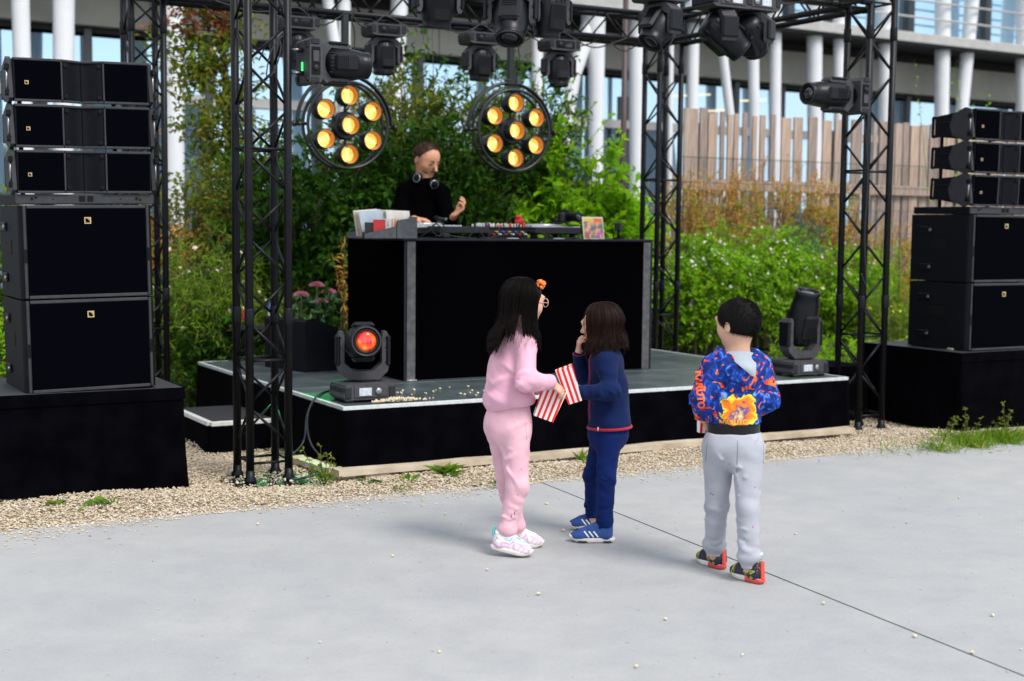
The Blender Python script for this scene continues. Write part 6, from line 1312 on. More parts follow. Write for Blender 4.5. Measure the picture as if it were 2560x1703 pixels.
for (x, z, hh) in ((.05, .42, 1.5), (.02, .215, 5.0), (.005, .20, 4.0), (.035, .30, 1.5)):
    h = bp_.ray_cast(Vector((x, -.5, z)), Vector((0, 1, 0)))
    if h[0] is not None: MB().ball(h[0], .0028, 7, 5, (.8, .3, hh)).build('paint_speck', mat('purple_paint%d' % int(z * 100), (.22, .04, .22), .7), pt)
pk = []
for k in range(9):
    h = bp_.ray_cast(Vector((.062 + .012 * k / 8, -.5, .655 - .012 * k)), Vector((0, 1, 0)))
    if h[0] is not None: pk.append(h[0])
if len(pk) > 1: MB().path(pk, .0018, 5).build('pocket_seam', M_pink, pt)
capf = Field(hc - .16, hc + .16, .004)
def hair_cap(F, c, B, s, off, face=.20, low=-.30, backlow=None):
    r, f, u = B; cc = c + u * .08 * s - f * .05 * s; F.ell(cc, (.375 * s + off, .45 * s + off, .41 * s + off), B, .01); F.cut(c + f * face * s + u * .18 * s, f * .80 - u * .60, .01); F.cut(c + u * low * s, -u, .01)
hair_cap(capf, hc, hB, hs, .009, .24, -.35); hair = capf.build('hair', M_hair, g)
hp = hair_paths(hc, hB, hs, 1500, -125, 104, lambda az: (.990 if az < 25 else 1.045 if az < 55 else 1.0) + .02 * math.sin(az * .9), .010, .004, 14, lambda az, w: (A_((-.062, -.055, 0)) if az < 28 else A_((.012, -.030, 0)) if az > 50 else A_((-.03, -.055, 0))) * w ** 1.6, 5, .03, .003)
hp2 = hair_paths(hc, hB, hs, 200, -40, 20, lambda az: .972, .014, .004, 14, lambda az, w: A_((-.055, -.075, 0)) * w ** 1.6, 8, .03, .006)
so = strands('hair_strands', hp + hp2, M_hair, hair, .0034, .0007); so['kind'] = 'stuff'; so = strands('loose_hairs', hair_paths(hc, hB, hs, 150, -125, 104, lambda az: 1.0 + .03 * math.sin(az), .018, .015, 14, lambda az, w: A_((-.03, -.04, 0)) * w, 46, .06, .014), M_hair, hair, .0011, .0004); so['kind'] = 'stuff'
fc = MB(); r_ = random.Random(2); fl_c = hc + hB[0] * .052 + hB[1] * .050 + hB[2] * .086
for k in range(34):
    d = Vector((r_.gauss(0, 1), r_.gauss(0, 1), r_.gauss(0, 1))).normalized(); fc.ball(Vector(fl_c) + d * .018, r_.uniform(.005, .0085), 7, 5)
fc.build('flower_hair_clip', mat('orange_fabric_flower', (.85, .20, .03), .7), g)
gl = MB(); M_rim = mat('pale_pink_frame', (.62, .40, .34), .4)
for sg in (-1, 1):
    cc = hc + hB[1] * .098 + hB[0] * sg * .034 + hB[2] * .0; gl.ring(cc, hB[1], .020, .0020, 22, 6)
gl.tube(hc + hB[1] * .101 - hB[0] * .011, hc + hB[1] * .101 + hB[0] * .011, .002, n=6)
for sg in (-1, 1): gl.tube(hc + hB[1] * .097 + hB[0] * sg * .057, hc - hB[1] * .01 + hB[0] * sg * .082 + hB[2] * .004, .002, n=6)
gl.build('glasses', M_rim, g)
br = MB().ring((.180, -.129, .828), (.75, .28, -.25), .024, .003, 20, 6).build('bracelet', M_steel, g)
def patch_mat(name, cols, scale=16, rough=.6):
    m = bpy.data.materials.new(name); m.use_nodes = True; n_ = m.node_tree.nodes; l = m.node_tree.links; b = n_['Principled BSDF']; b.inputs['Roughness'].default_value = rough; t = n_.new('ShaderNodeTexCoord'); z = n_.new('ShaderNodeTexNoise'); z.inputs['Scale'].default_value = scale; z.inputs['Detail'].default_value = 3; z.inputs['Distortion'].default_value = 1.2; l.new(t.outputs['Object'], z.inputs['Vector']); r = n_.new('ShaderNodeValToRGB'); e = r.color_ramp.elements
    e[0].position = cols[0][0]; e[0].color = (*cols[0][1], 1); e[1].position = cols[-1][0]; e[1].color = (*cols[-1][1], 1)
    for p, c in cols[1:-1]: q = e.new(p); q.color = (*c, 1)
    l.new(z.outputs['Fac'], r.inputs[0]); l.new(r.outputs[0], b.inputs['Base Color']); return m
M_gs = patch_mat('white_pink_sneaker', [(.36, (.10, .50, .55)), (.43, (.66, .66, .64)), (.49, (.72, .68, .70)), (.54, (.60, .26, .50)), (.61, (.70, .50, .64)), (.66, (.72, .70, .70))], 17); M_wsole = mat('white_rubber', (.66, .63, .58), .6, var=.1, vscale=30)
M_teal = mat('teal_fabric', (.10, .42, .42), .6); M_lilac = mat('lilac_lace', (.42, .30, .60), .6)
s1, L1, q1, w1 = shoe(g, (-.088, -.068, .034), (.102, -.098, .002), M_gs, M_wsole, .082, extra={'collar': M_teal, 'laces': M_lilac}); MB().box((-.002, 0, .085), (.012, .022, .045), bev=.003).build('heel_tab', M_teal, s1)
M_gs2 = patch_mat('white_lilac_sneaker', [(.38, (.66, .63, .62)), (.48, (.70, .68, .66)), (.55, (.50, .32, .54)), (.62, (.68, .60, .64))], 17)
s2, *_ = shoe(g, (-.025, .112, .004), (.162, .108, .002), M_gs2, M_wsole, .082, extra={'collar': M_lilac, 'laces': M_lilac})
bag('striped popcorn bag tilted in the hands of the person in pink', (.150, 6.47 - .055, .652), (R(4), R(20), R(8)), .112, .165, .05, .86)
# ------------------------------------------------------------------ child in navy
c2 = thing('person', 'person in navy fleece and jeans with brown bob hair, facing left', 'person', (.46, 6.78, 0))
cf = nv((-.97, .25, 0)); cl = nv((-.25, -.97, 0)); hc = A_((-.026, .004, 1.065)); hB = head_frame((-.93, .34, -.10)); hs = .20
F = Field((-.28, -.28, .02), (.20, .28, 1.20), .0037)
head(F, hc, hB, hs); F.cap(hc - (0, 0, .06), (.0, 0, .92), .038, .042, .03); F.cap((.005, 0, .88), (.025, 0, .53), .08, .08, .04, cf, .8)
for a, b, r0, r1 in (((.0, -.095, .90), (.02, -.15, .755), .032, .027), ((.02, -.15, .755), (-.142, -.178, .752), .027, .020), ((.035, .09, .89), (-.10, .14, .80), .032, .027), ((-.10, .14, .80), (-.125, .075, .925), .027, .020), ((.022, -.046, .53), (.011, -.074, .32), .042, .031), ((.011, -.074, .32), (.006, -.08, .05), .031, .022), ((.004, .050, .53), (-.046, .098, .30), .042, .031), ((-.046, .098, .30), (-.036, .165, .05), .031, .022)): F.cap(a, b, r0, r1, .02)
hand(F, (-.150, -.178, .752), (-.9, -.05, .02), (-.15, .95, -.1), .100, .62, 1, .2, .5); hand(F, (-.125, .075, .925), (-.05, -.25, 1), (.9, .1, .2), .098, .75, 1, .1)
F.build('body', M_skin, c2)
F = Field((-.21, -.27, .50), (.20, .27, .98), .0045)
F.cap((.004, 0, .875), (.018, 0, .74), .100, .104, .05, cf, .86); F.cap((.018, 0, .74), (.028, -.01, .58), .104, .112, .04, cf, .95); F.cap((.0, -.08, .895), (.032, .085, .885), .048, .048, .05); F.cap((-.004, 0, .90), (-.010, 0, .945), .054, .050, .02)
for (a, b, c, d) in (((.0, -.10, .892), (.022, -.155, .757), (-.128, -.178, .753), .045), ((.035, .095, .885), (-.10, .142, .80), (-.122, .082, .905), .048)):
    F.cap(a, b, d, d * .92, .03); F.cap(b, c, d * .9, .034, .025); cd = nv(A_(c) - A_(b)); F.cap(A_(c) - cd * .004, A_(c) + cd * .012, .030, .029, .006, flat=True)
F.cut((.02, 0, .556), (.04, 0, -1.0), .006); F.cap((-.012, 0, 1.0), (-.012, 0, .935), .046, .042, .01, sub=True)
F.creases((.02, -.15, .78), (.15, -.35, -1), .044, 9, .06, .006, 11); F.creases((-.05, -.168, .755), (-1, -.15, 0), .038, 9, .06, .005, 12, span=.06); F.creases((.022, 0, .66), (0, 0, 1), .102, 12, .10, .006, 13, .010, .8, .10); F.creases((.01, -.09, .86), (.1, -.3, -1), .05, 6, .07, .005, 14, .009, .9); F.fold((.02, -.155, .77), .08, (.3, .1, 1), 88, .006, 1.4); F.fold((-.05, -.17, .755), .07, (1, .1, .1), 95, .0035, .3); F.fold((.06, -.05, .68), .12, (.5, .2, 1), 45, .005, 1); F.fold((.03, -.09, .84), .08, (.8, 0, .6), 50, .004, 2); F.noise(.0014, 36, 9)
jk = F.build('fleece_jacket', M_bluej, c2)
def ring_trim(name, P, r, m, par, flat=1.0): return MB().path(P, r, 6, True, True, flat).build(name, m, par)
def hem_loop(z, ctr, rx, ry, ang, tilt=(0, 0), n=40): return [(ctr[0] + rx * math.cos(a) * math.cos(ang) - ry * math.sin(a) * math.sin(ang), ctr[1] + rx * math.cos(a) * math.sin(ang) + ry * math.sin(a) * math.cos(ang), z + tilt[0] * (rx * math.cos(a) * math.cos(ang) - ry * math.sin(a) * math.sin(ang)) + tilt[1] * 0) for a in [2 * math.pi * k / n for k in range(n)]]
def bvh_of(o): me = o.data; return BVHTree.FromPolygons([v.co[:] for v in me.vertices], [p.vertices[:] for p in me.polygons])
def hug(bvh, c, z_at, n=60, off=.001):
    """loop around a garment at height z_at(angle), hugging its surface"""
    out = []
    for k in range(n):
        a = 2 * math.pi * k / n; d = Vector((math.cos(a), math.sin(a), 0)); z = z_at(a, d); h = bvh.ray_cast(Vector((c[0], c[1], z)) + d * .5, -d)
        if h[0] is not None: out.append(h[0] + d * off)
    return out
bv = bvh_of(jk); lp_ = hug(bv, (.028, -.005), lambda a, d: .5635 + .04 * d.x * .11); ring_trim('red_hem', lp_, .0075, M_redtrim, jk)
MB().ring((-.140, -.178, .7525), (-.99, -.13, -.02), .030, .004, 20, 6).build('cuff_trim', M_redtrim, jk); MB().ring((-.1235, .079, .917), (-.1, -.3, 1), .030, .004, 20, 6).build('cuff_trim', M_redtrim, jk)
zp = []
for z in np.linspace(.60, .945, 16):
    h = bv.ray_cast(Vector((-.5, -.05 + .02 * (z - .6), z)), Vector((1, 0, 0)))
    if h[0] is not None: zp.append(h[0] + Vector((-.0015, -.001, 0)))
MB().path(zp, .003, 6).build('zip', M_redtrim, jk); MB().box((-.035, -.105, .566), (.005, .004, .018)).build('hem_label', M_white, jk)
F = Field((-.16, -.20, .05), (.19, .26, .64), .0045)
F.ell((.022, 0, .53), (.105, .100, .10), np.array([cl, cf, (0, 0, 1)]), .03); F.cap((.022, 0, .60), (.022, 0, .54), .095, .10, .03, cf, .9)
for (h, kn, an, r0) in (((.024, -.048, .52), (.012, -.074, .320), (.006, -.080, .105), .064), ((.004, .050, .52), (-.046, .098, .300), (-.036, .165, .100), .060)):
    F.cap(h, kn, r0, .046, .025); F.cap(kn, an, .046, .039, .02); F.cap(an, A_(an) - (0, 0, .028), .039, .039, .01, flat=True)
F.creases((.01, -.076, .31), (0, 0, 1), .046, 10, .06, .0055, 16, .007, .5, .06); F.creases((.006, -.08, .14), (0, 0, 1), .039, 12, .06, .005, 17, .006, .3, .05); F.creases((-.045, .12, .22), (0, .25, -1), .042, 12, .06, .005, 18, .007, .4, .10); F.creases((.022, -.03, .50), (0, 0, 1), .085, 8, .07, .005, 19, .008, 1.2, .05); F.fold((.01, -.08, .30), .08, (.4, .1, 1), 95, .0055, 0); F.fold((.006, -.08, .14), .07, (.2, .1, 1), 150, .0045, 1, .5); F.fold((-.05, .10, .28), .08, (.4, .1, 1), 95, .005, 2); F.fold((.04, -.05, .47), .08, (.8, 0, 1), 70, .004, 1); F.noise(.0012, 36, 3)
F.build('jeans', M_jean, c2)
capf = Field(hc - .16, hc + .16, .004); hair_cap(capf, hc, hB, hs, .010, .20, -.36); hair = capf.build('hair', M_hairb, c2)
hp = hair_paths(hc, hB, hs, 1500, -122, 122, lambda az: .955 + .018 * math.cos(R(az * 1.5)), .013, .012, 14, lambda az, w: A_((.012, 0, 0)) * w * w * max(0, math.cos(R(az))), 15, .035, .006)
so = strands('hair_strands', hp, M_hairb, hair, .0034, .0008); so['kind'] = 'stuff'; so = strands('loose_hairs', hair_paths(hc, hB, hs, 150, -125, 125, lambda az: .955 + .03 * math.sin(az), .020, .02, 14, None, 45, .06, .016), M_hairb, hair, .0011, .0004); so['kind'] = 'stuff'
M_bs = mat('blue_suede', (.012, .055, .22), .75, var=.15, vscale=40, bump=.1, bscale=300); M_stripew = mat('white_stripe', (.74, .74, .74), .5); M_greyc = mat('charcoal_collar', (.03, .028, .032), .8)
for (hl, to, nm) in (((.054, -.080, .003), (-.164, -.078, .004), 1), ((.045, .180, .003), (-.158, .182, .010), 0)):
    s_, L_, q_, w_ = shoe(c2, hl, to, M_bs, M_wsole, .080, extra={'collar': M_greyc, 'laces': M_bs}); bs = bvh_of(s_)
    for side in (-1, 1):
        for k in range(3):
            x0 = (.070 + .020 * k) * q_; pts = []
            for (dx, z) in ((.012, .026), (.004, .036), (-.004, .046), (-.012, .055)):
                h = bs.ray_cast(Vector((x0 - dx + .012, side * .1, z)), Vector((0, -side, 0)))
                if h[0] is not None: pts.append(h[0] + Vector((0, side * .0005, 0)))
            if len(pts) > 1: MB().path(pts, .0042, 6, True, False).build('stripe', M_stripew, s_)
    MB().box((L_ * .72, 0, .0045), (.045, .083 * w_, .008), bev=.002).build('tread_patch', M_greyc, s_); MB().box((L_ * .16, 0, .0035), (.04, .068 * w_, .008), bev=.002).build('tread_patch', M_greyc, s_); MB().box((.115 * q_, 0, .062), (.032, .052, .010), Euler((0, R(28), 0)), .003).build('strap', M_bs, s_)
bag('striped popcorn bag tilted left in the hand of the person in navy', (.46 - .152, 6.78 - .195, .708), (R(3), R(-19), R(-6)), .084, .178, .042, .80)
# ------------------------------------------------------------------ boy in patterned hoodie
by = thing('person', 'person in bright blue and orange patterned hoodie and grey joggers seen from behind', 'person', (.98, 6.08, 0))
bf = nv((-.25, .97, 0)); brr = nv((.97, .25, 0)); hc = A_((.016, .006, 1.130)); hB = head_frame((-.66, .75, -.06)); hs = .215
F = Field((-.24, -.26, .02), (.26, .36, 1.26), .0037)
head(F, hc, hB, hs); F.cap(hc - (0, 0, .05) - A_((-.01, .02, 0)), (.016, -.005, .95), .046, .052, .03); F.cap((.016, 0, .92), (.012, 0, .58), .09, .085, .04, bf, .75)
for a, b, r0, r1 in (((-.09, -.02, .935), (-.135, -.045, .80), .034, .028), ((-.135, -.045, .80), (-.108, .085, .69), .028, .021), ((.125, .03, .935), (.158, .02, .79), .034, .028), ((.158, .02, .79), (.125, .17, .72), .028, .021), ((-.045, .015, .57), (-.046, .05, .31), .046, .034), ((-.046, .05, .31), (-.047, .112, .06), .034, .024), ((.065, -.025, .57), (.064, -.09, .32), .046, .034), ((.064, -.09, .32), (.072, -.12, .06), .034, .024)): F.cap(a, b, r0, r1, .02)
hand(F, (-.108, .085, .69), (.15, .55, -.6), (.8, .2, .1), .105, .6, -1); hand(F, (.125, .17, .72), (-.6, .6, -.1), (-.3, -.2, -.9), .105, .6, -1)
F.build('body', M_skin, by)
def hoodie_mat():
    m = bpy.data.materials.new('printed_hoodie'); m.use_nodes = True; n_ = m.node_tree.nodes; l = m.node_tree.links; b = n_['Principled BSDF']; b.inputs['Roughness'].default_value = .75; b.inputs['Specular IOR Level'].default_value = .25; t = n_.new('ShaderNodeTexCoord')
    def noise(s, d, di): z = n_.new('ShaderNodeTexNoise'); z.inputs['Scale'].default_value = s; z.inputs['Detail'].default_value = d; z.inputs['Distortion'].default_value = di; l.new(t.outputs['Object'], z.inputs['Vector']); return z
    def ramp(f, st):
        r = n_.new('ShaderNodeValToRGB'); e = r.color_ramp.elements; e[0].position = st[0][0]; e[0].color = (*st[0][1], 1); e[1].position = st[-1][0]; e[1].color = (*st[-1][1], 1)
        for p, c in st[1:-1]: q = e.new(p); q.color = (*c, 1)
        l.new(f, r.inputs[0]); return r
    blue = ramp(noise(26, 6, 1.4).outputs['Fac'], [(.30, (.003, .008, .06)), (.48, (.004, .02, .17)), (.60, (.008, .07, .45)), (.70, (.10, .34, .75))])
    om = ramp(noise(13, 3, 2.0).outputs['Fac'], [(.595, (0, 0, 0)), (.62, (1, 1, 1))]); oc = ramp(noise(20, 2, .5).outputs['Fac'], [(.40, (.75, .05, .01)), (.60, (.90, .20, .02))])
    m1 = n_.new('ShaderNodeMixRGB'); l.new(om.outputs[0], m1.inputs[0]); l.new(blue.outputs[0], m1.inputs[1]); l.new(oc.outputs[0], m1.inputs[2])
    # abstract sunburst print in the middle of the back
    mp_ = n_.new('ShaderNodeMapping'); mp_.inputs['Location'].default_value = (-.020, .10, -.745); l.new(t.outputs['Object'], mp_.inputs[0]); ad = n_.new('ShaderNodeVectorMath'); ad.operation = 'ADD'; z3 = noise(24, 3, .6); sc_ = n_.new('ShaderNodeVectorMath'); sc_.operation = 'SCALE'; sc_.inputs['Scale'].default_value = .13; sb = n_.new('ShaderNodeVectorMath'); sb.operation = 'SUBTRACT'; sb.inputs[1].default_value = (.5, .5, .5); l.new(z3.outputs['Color'], sb.inputs[0]); l.new(sb.outputs[0], sc_.inputs[0]); l.new(mp_.outputs[0], ad.inputs[0]); l.new(sc_.outputs[0], ad.inputs[1])
    ln_ = n_.new('ShaderNodeVectorMath'); ln_.operation = 'LENGTH'; l.new(ad.outputs[0], ln_.inputs[0]); pm_ = ramp(ln_.outputs['Value'], [(.088, (1, 1, 1)), (.093, (0, 0, 0))]); pc_ = ramp(ln_.outputs['Value'], [(.008, (.70, .62, .50)), (.014, (.80, .45, .16)), (.032, (.02, .05, .25)), (.040, (.85, .16, .02)), (.062, (.88, .26, .02)), (.068, (.88, .58, .03)), (.078, (.90, .66, .05)), (.082, (.01, .03, .16)), (.115, (.02, .06, .3))])
    m2 = n_.new('ShaderNodeMixRGB'); l.new(pm_.outputs[0], m2.inputs[0]); l.new(m1.outputs[0], m2.inputs[1]); l.new(pc_.outputs[0], m2.inputs[2]); l.new(m2.outputs[0], b.inputs['Base Color']); return m
M_hoodie = hoodie_mat()
F = Field((-.24, -.22, .66), (.26, .28, 1.08), .0045)
F.cap((.016, 0, .915), (.014, 0, .80), .122, .122, .05, bf, .72); F.cap((.014, 0, .80), (.012, 0, .700), .122, .124, .03, bf, .78); F.cap((-.085, -.015, .940), (.122, .028, .938), .050, .050, .05)
for (a, b, c, d) in (((-.095, -.02, .930), (-.140, -.045, .800), (-.112, .075, .702), .052), ((.128, .03, .930), (.163, .02, .790), (.132, .150, .730), .052)):
    F.cap(a, b, d, d, .03); F.cap(b, c, d * .98, .042, .025)
# hood lying on the shoulders
F.cap((-.055, -.035, .985), (.012, -.088, .925), .034, .042, .03); F.cap((.092, -.005, .985), (.030, -.088, .925), .034, .042, .03); F.cap((-.040, -.04, .93), (.075, -.03, .93), .055, .055, .04); F.ell((.020, -.085, .895), (.065, .035, .055), None, .03)
F.cap((-.055, .04, .985), (-.01, .075, .965), .03, None, .03); F.cap((.092, .06, .985), (.05, .085, .965), .03, None, .03)
F.cap((.018, -.025, 1.04), (.018, -.02, .975), .070, .050, .018, sub=True)
F.cut((0, 0, .688), (0, 0, -1), .008); F.creases((-.137, -.04, .82), (-.3, -.1, -1), .048, 8, .06, .006, 21); F.creases((.16, .02, .80), (.2, 0, -1), .048, 8, .06, .006, 22); F.creases((.014, 0, .76), (0, 0, 1), .105, 12, .10, .006, 23, .010, .7, .06); F.creases((.016, -.02, .88), (0, 0, 1), .10, 8, .09, .005, 24, .010, 1.1, .06); F.fold((-.135, -.04, .81), .085, (.3, .2, 1), 80, .006, 0); F.fold((.16, .02, .80), .085, (-.3, .2, 1), 80, .006, 2); F.fold((.0, -.08, .73), .12, (.2, 0, 1), 60, .005, 1); F.fold((-.07, -.06, .88), .08, (.9, 0, .4), 55, .004, 1); F.noise(.0014, 36, 12)
hd_ = F.build('hoodie', M_hoodie, by)
HOODPATCH = True
F = Field((-.15, -.14, .60), (.18, .14, .72), .0045); F.cap((.011, 0, .70), (.011, 0, .62), .118, .118, .02, bf, .80); F.cut((0, 0, .692), (0, 0, 1)); F.cut((0, 0, .632), (0, 0, -1)); F.build('waistband', M_blackrib, by)
bv = bvh_of(hd_)
hl_ = MB(); nu, nw = 14, 10
for i in range(nu + 1):
    for j in range(nw + 1):
        a = i / nu; b = j / nw; x = (-.050 + .142 * a) * (1 - b) + (.060 + .020 * a) * b; z = (1.006 - .004 * a) * (1 - b) + (.912 - .004 * a) * b + .012 * math.sin(a * 3.14) * (1 - b); h = bv.ray_cast(Vector((x, -.5, min(z, .965))), Vector((0, 1, 0))); y = h[0].y if h[0] is not None else -.07
        if z > .955: y = y * max(0, 1 - (z - .955) / .05) + (-.062 + .55 * (x - .02) ** 2 / .02 * .3) * min(1, (z - .955) / .05)
        hl_.v.append((x, y - .013 - .010 * math.sin(a * 3.14) * b * (1 - b) * 4, z))
for i in range(nu):
    for j in range(nw): q0 = i * (nw + 1) + j; hl_.f.append((q0, q0 + 1, q0 + nw + 2, q0 + nw + 1)); hl_.sm.append(True); hl_.mi.append(0)
hl_.build('hood_lining', M_hoodin, by)
M_letter = mat('orange_print', (.85, .13, .03), .6); M_letter2 = mat('yellow_orange_print', (.88, .36, .05), .6)
def print_text(name, s, size, m, org, dirx, upv, parent, ray=(0, 1, 0), bold=.0022):
    o = text_mesh(name, s, size, m, parent, Matrix.Identity(4), .0, 'CENTER', bold); dx = Vector(dirx).normalized(); u_ = Vector(upv).normalized(); og = Vector(org); ry = Vector(ray).normalized(); bad = 0
    import bmesh; bm = bmesh.new(); bm.from_mesh(o.data); bmesh.ops.triangulate(bm, faces=bm.faces); bmesh.ops.subdivide_edges(bm, edges=bm.edges, cuts=1, use_grid_fill=True); bm.to_mesh(o.data); bm.free()
    for v_ in o.data.vertices:
        p = og + dx * v_.co.x + u_ * v_.co.y; h = bv.ray_cast(p - ry * .5, ry)
        v_.co = (h[0] - ry * .0022) if h[0] is not None else p
    o.data.update(); return o
print_text('sleeve_lettering', 'NARUTO', .040, M_letter, (-.158, -.1, .845), (.10, 0, -1), (1, 0, .10), hd_); print_text('hem_lettering', 'NARUTO', .030, M_letter2, (-.005, -.1, .702), (1, .0, .05), (0, 0, 1), hd_)
F = Field((-.17, -.21, .06), (.20, .22, .70), .0045)
F.ell((.011, 0, .585), (.132, .105, .105), np.array([brr, bf, (0, 0, 1)]), .03); F.cap((.011, 0, .655), (.011, 0, .60), .118, .128, .03, bf, .82); F.cut((0, 0, .648), (0, 0, 1))
for (h, kn, an, r0) in (((-.052, .013, .560), (-.049, .052, .305), (-.047, .110, .110), .074), ((.074, -.020, .560), (.066, -.088, .325), (.072, -.120, .115), .074)):
    F.cap(h, kn, r0, .050, .025); F.cap(kn, an, .050, .045, .02); F.ell(an, (.056, .052, .036), None, .02); F.cap(A_(an) - (0, 0, .02), A_(an) - (0, 0, .052), .037, .034, .008, flat=True)
F.creases((-.048, .05, .31), (0, .15, 1), .050, 9, .06, .006, 26, .008, .5, .06); F.creases((.066, -.09, .31), (0, -.2, 1), .050, 10, .06, .0065, 27, .008, .5, .07); F.creases((.072, -.118, .17), (0, 0, 1), .047, 10, .06, .0065, 28, .008, .4, .05); F.creases((-.047, .10, .17), (0, 0, 1), .046, 9, .06, .006, 29, .008, .4, .05); F.creases((.012, -.02, .56), (0, 0, 1), .105, 12, .08, .0055, 30, .008, 1.3, .07); F.creases((.07, -.05, .45), (0, -.25, 1), .066, 7, .07, .006, 31, .009, 1.0, .06); F.fold((-.048, .04, .30), .09, (.2, .2, 1), 80, .006, 0); F.fold((.066, -.10, .30), .10, (.4, .2, 1), 75, .007, 1); F.fold((.07, -.12, .16), .08, (.3, 0, 1), 90, .006, 2); F.fold((-.047, .10, .16), .08, (.3, 0, 1), 95, .005, .5); F.fold((.06, -.07, .49), .10, (.6, 0, 1), 58, .006, 1.5); F.fold((-.03, -.05, .50), .09, (-.6, 0, 1), 50, .005, 1); F.noise(.0013, 34, 22)
jg = F.build('joggers', M_greyt, by); bj = bvh_of(jg); M_seam = fabric('seam_grey', (.20, .21, .25))
def seam(name, pts, m, par, b_, ray=(0, 1, 0), r=.0018):
    P = []
    for p in pts:
        h = b_.ray_cast(Vector(p) - Vector(ray) * .5, Vector(ray))
        if h[0] is not None: P.append(h[0])
    if len(P) > 1: MB().path(P, r, 5).build(name, m, par)
seam('back_seam', [(.010 + .004 * k / 8, 0, .625 - .018 * k) for k in range(9)], M_seam, jg, bj)
seam('pocket_seam', [(-.112 - .004 * math.sin(k * .4), 0, .615 - .014 * k) for k in range(8)], M_seam, jg, bj); seam('pocket_seam', [(.132 + .003 * math.sin(k * .4), 0, .615 - .014 * k) for k in range(8)], M_seam, jg, bj)
r_ = random.Random(5)
for (x, z, c) in ((-.085, .37, (.12, .05, .35)), (-.075, .365, (.12, .05, .35)), (.09, .42, (.5, .05, .2)), (.08, .25, (.5, .05, .25)), (.045, .20, (.05, .25, .5)), (-.02, .52, (.05, .25, .5))):
    h = bj.ray_cast(Vector((x, -.5, z)), Vector((0, 1, 0)))
    if h[0] is not None: MB().ball(h[0], .0035, 7, 5, (1, .3, 1.4)).build('paint_speck', mat('paint%d' % int(z * 100), c, .7), jg)
capf = Field(hc - .17, hc + .17, .004); r, f, u = hB; cc = hc + u * .08 * hs - f * .05 * hs; capf.ell(cc, (.375 * hs + .006, .45 * hs + .006, .41 * hs + .006), hB, .01); capf.cut(hc + f * .26 * hs + u * .16 * hs, f * .88 - u * .47, .006); capf.cut(hc - u * .27 * hs - f * .30 * hs, -u * .95 + f * .12, .008); capf.cut(hc - u * .02 * hs + f * .12 * hs, f * .62 - u * .80, .006); hair = capf.build('hair', M_hairs, by)
hv = hair.data; pv = np.empty(len(hv.vertices) * 3, np.float32); hv.vertices.foreach_get('co', pv); pv = pv.reshape(-1, 3); sel = pv[rng.choice(len(pv), 8200)]; nn = (sel - cc) @ hB.T / np.array([.375, .45, .41]) ** 2; nn = nn @ hB; nn /= np.linalg.norm(nn, axis=1, keepdims=True); wh = cc + u * .09 - f * .012 + r * .025; dr = sel - wh; dr -= nn * (dr * nn).sum(1, keepdims=True); dr /= np.maximum(.01, np.linalg.norm(dr, axis=1, keepdims=True)); d_ = nn * .55 + dr * .8 + rand_dir(len(sel)) * .18; d_ /= np.linalg.norm(d_, axis=1, keepdims=True)
so = strands('hair_bristles', np.stack([sel - nn * .002, sel + d_ * .004 + nn * .001, sel + d_ * .0085], 1), M_hairs, hair, .0009, .0003); so['kind'] = 'stuff'
M_by1 = patch_mat('black_orange_sneaker', [(.30, (.75, .14, .02)), (.42, (.01, .012, .03)), (.56, (.012, .014, .04)), (.62, (.45, .60, .03)), (.70, (.01, .012, .03))], 22); M_redsole = mat('red_clear_sole', (.68, .06, .05), .35); M_lime = mat('lime_lining', (.45, .68, .04), .6); M_sock = fabric('white_sock', (.62, .66, .60))
for (hl, to) in (((-.006, .085, .003), (-.094, .262, .003)), ((.124, -.168, .003), (.020, .006, .003))):
    s_, L_, q_, w_ = shoe(by, hl, to, M_by1, M_wsole, .082, extra={'collar': M_lime, 'laces': M_greyc}, msole2=M_redsole); MB().box((.000, 0, .060), (.010, .020, .078), Euler((0, R(4), 0)), .003).build('heel_strip', M_redsole, s_); sk = MB().lathe([(.026, .07), (.029, .10), (.031, .13)], (.045 * q_, 0, 0), n=18).build('sock', M_sock, s_)
    text_mesh('sock_print', 'I LIKE\nSURF', .012, M_teal, s_, Matrix.Translation((.045 * q_ - .0305, 0, .112)) @ Matrix.Rotation(R(-90), 4, 'Z') @ Matrix.Rotation(R(90), 4, 'X'))
bag('striped popcorn bag mostly hidden before the person in the patterned hoodie', (.98 - .092, 6.08 + .135, .622), (0, R(3), R(12)), .09, .12, .045, .85)
# ------------------------------------------------------------------ DJ
db = rig(2.15, 2.42, SH); dj = thing('person', 'bearded person in black with headphones round the neck behind the booth', 'person', db)
df = nv((.25, -.97, 0)); dr_ = nv((-.97, -.25, 0)); hc = A_((.098, -.04, 1.655)); hB = head_frame((.70, -.60, -.52)); hs = .262
F = Field((-.30, -.56, .30), (.56, .22, 1.86), .0052)
head(F, hc, hB, hs, False); F.cap(hc - (0, 0, .08) - hB[1] * .03, (.062, .0, 1.46), .058, .064, .04); F.cap((.065, .01, 1.40), (.055, .03, .95), .125, .115, .06, df, .75); F.cap((.05, .03, .98), (.05, .03, .32), .12, .11, .05)
for a, b, r0, r1 in (((-.080, .0, 1.375), (-.112, -.10, 1.16), .042, .038), ((-.112, -.10, 1.16), (.02, -.37, 1.165), .036, .030), ((.212, -.02, 1.365), (.278, -.13, 1.13), .042, .038), ((.278, -.13, 1.13), (.335, -.335, 1.195), .036, .028)): F.cap(a, b, r0, r1, .03)
hand(F, (.02, -.37, 1.170), (.92, -.38, -.12), (.05, .05, -1), .185, .38, -1, .3, .2); hand(F, (.337, -.338, 1.20), (.72, -.12, .62), (-.60, -.25, .72), .185, .85, -1, .4, .6)
F.build('body', M_skin2, dj)
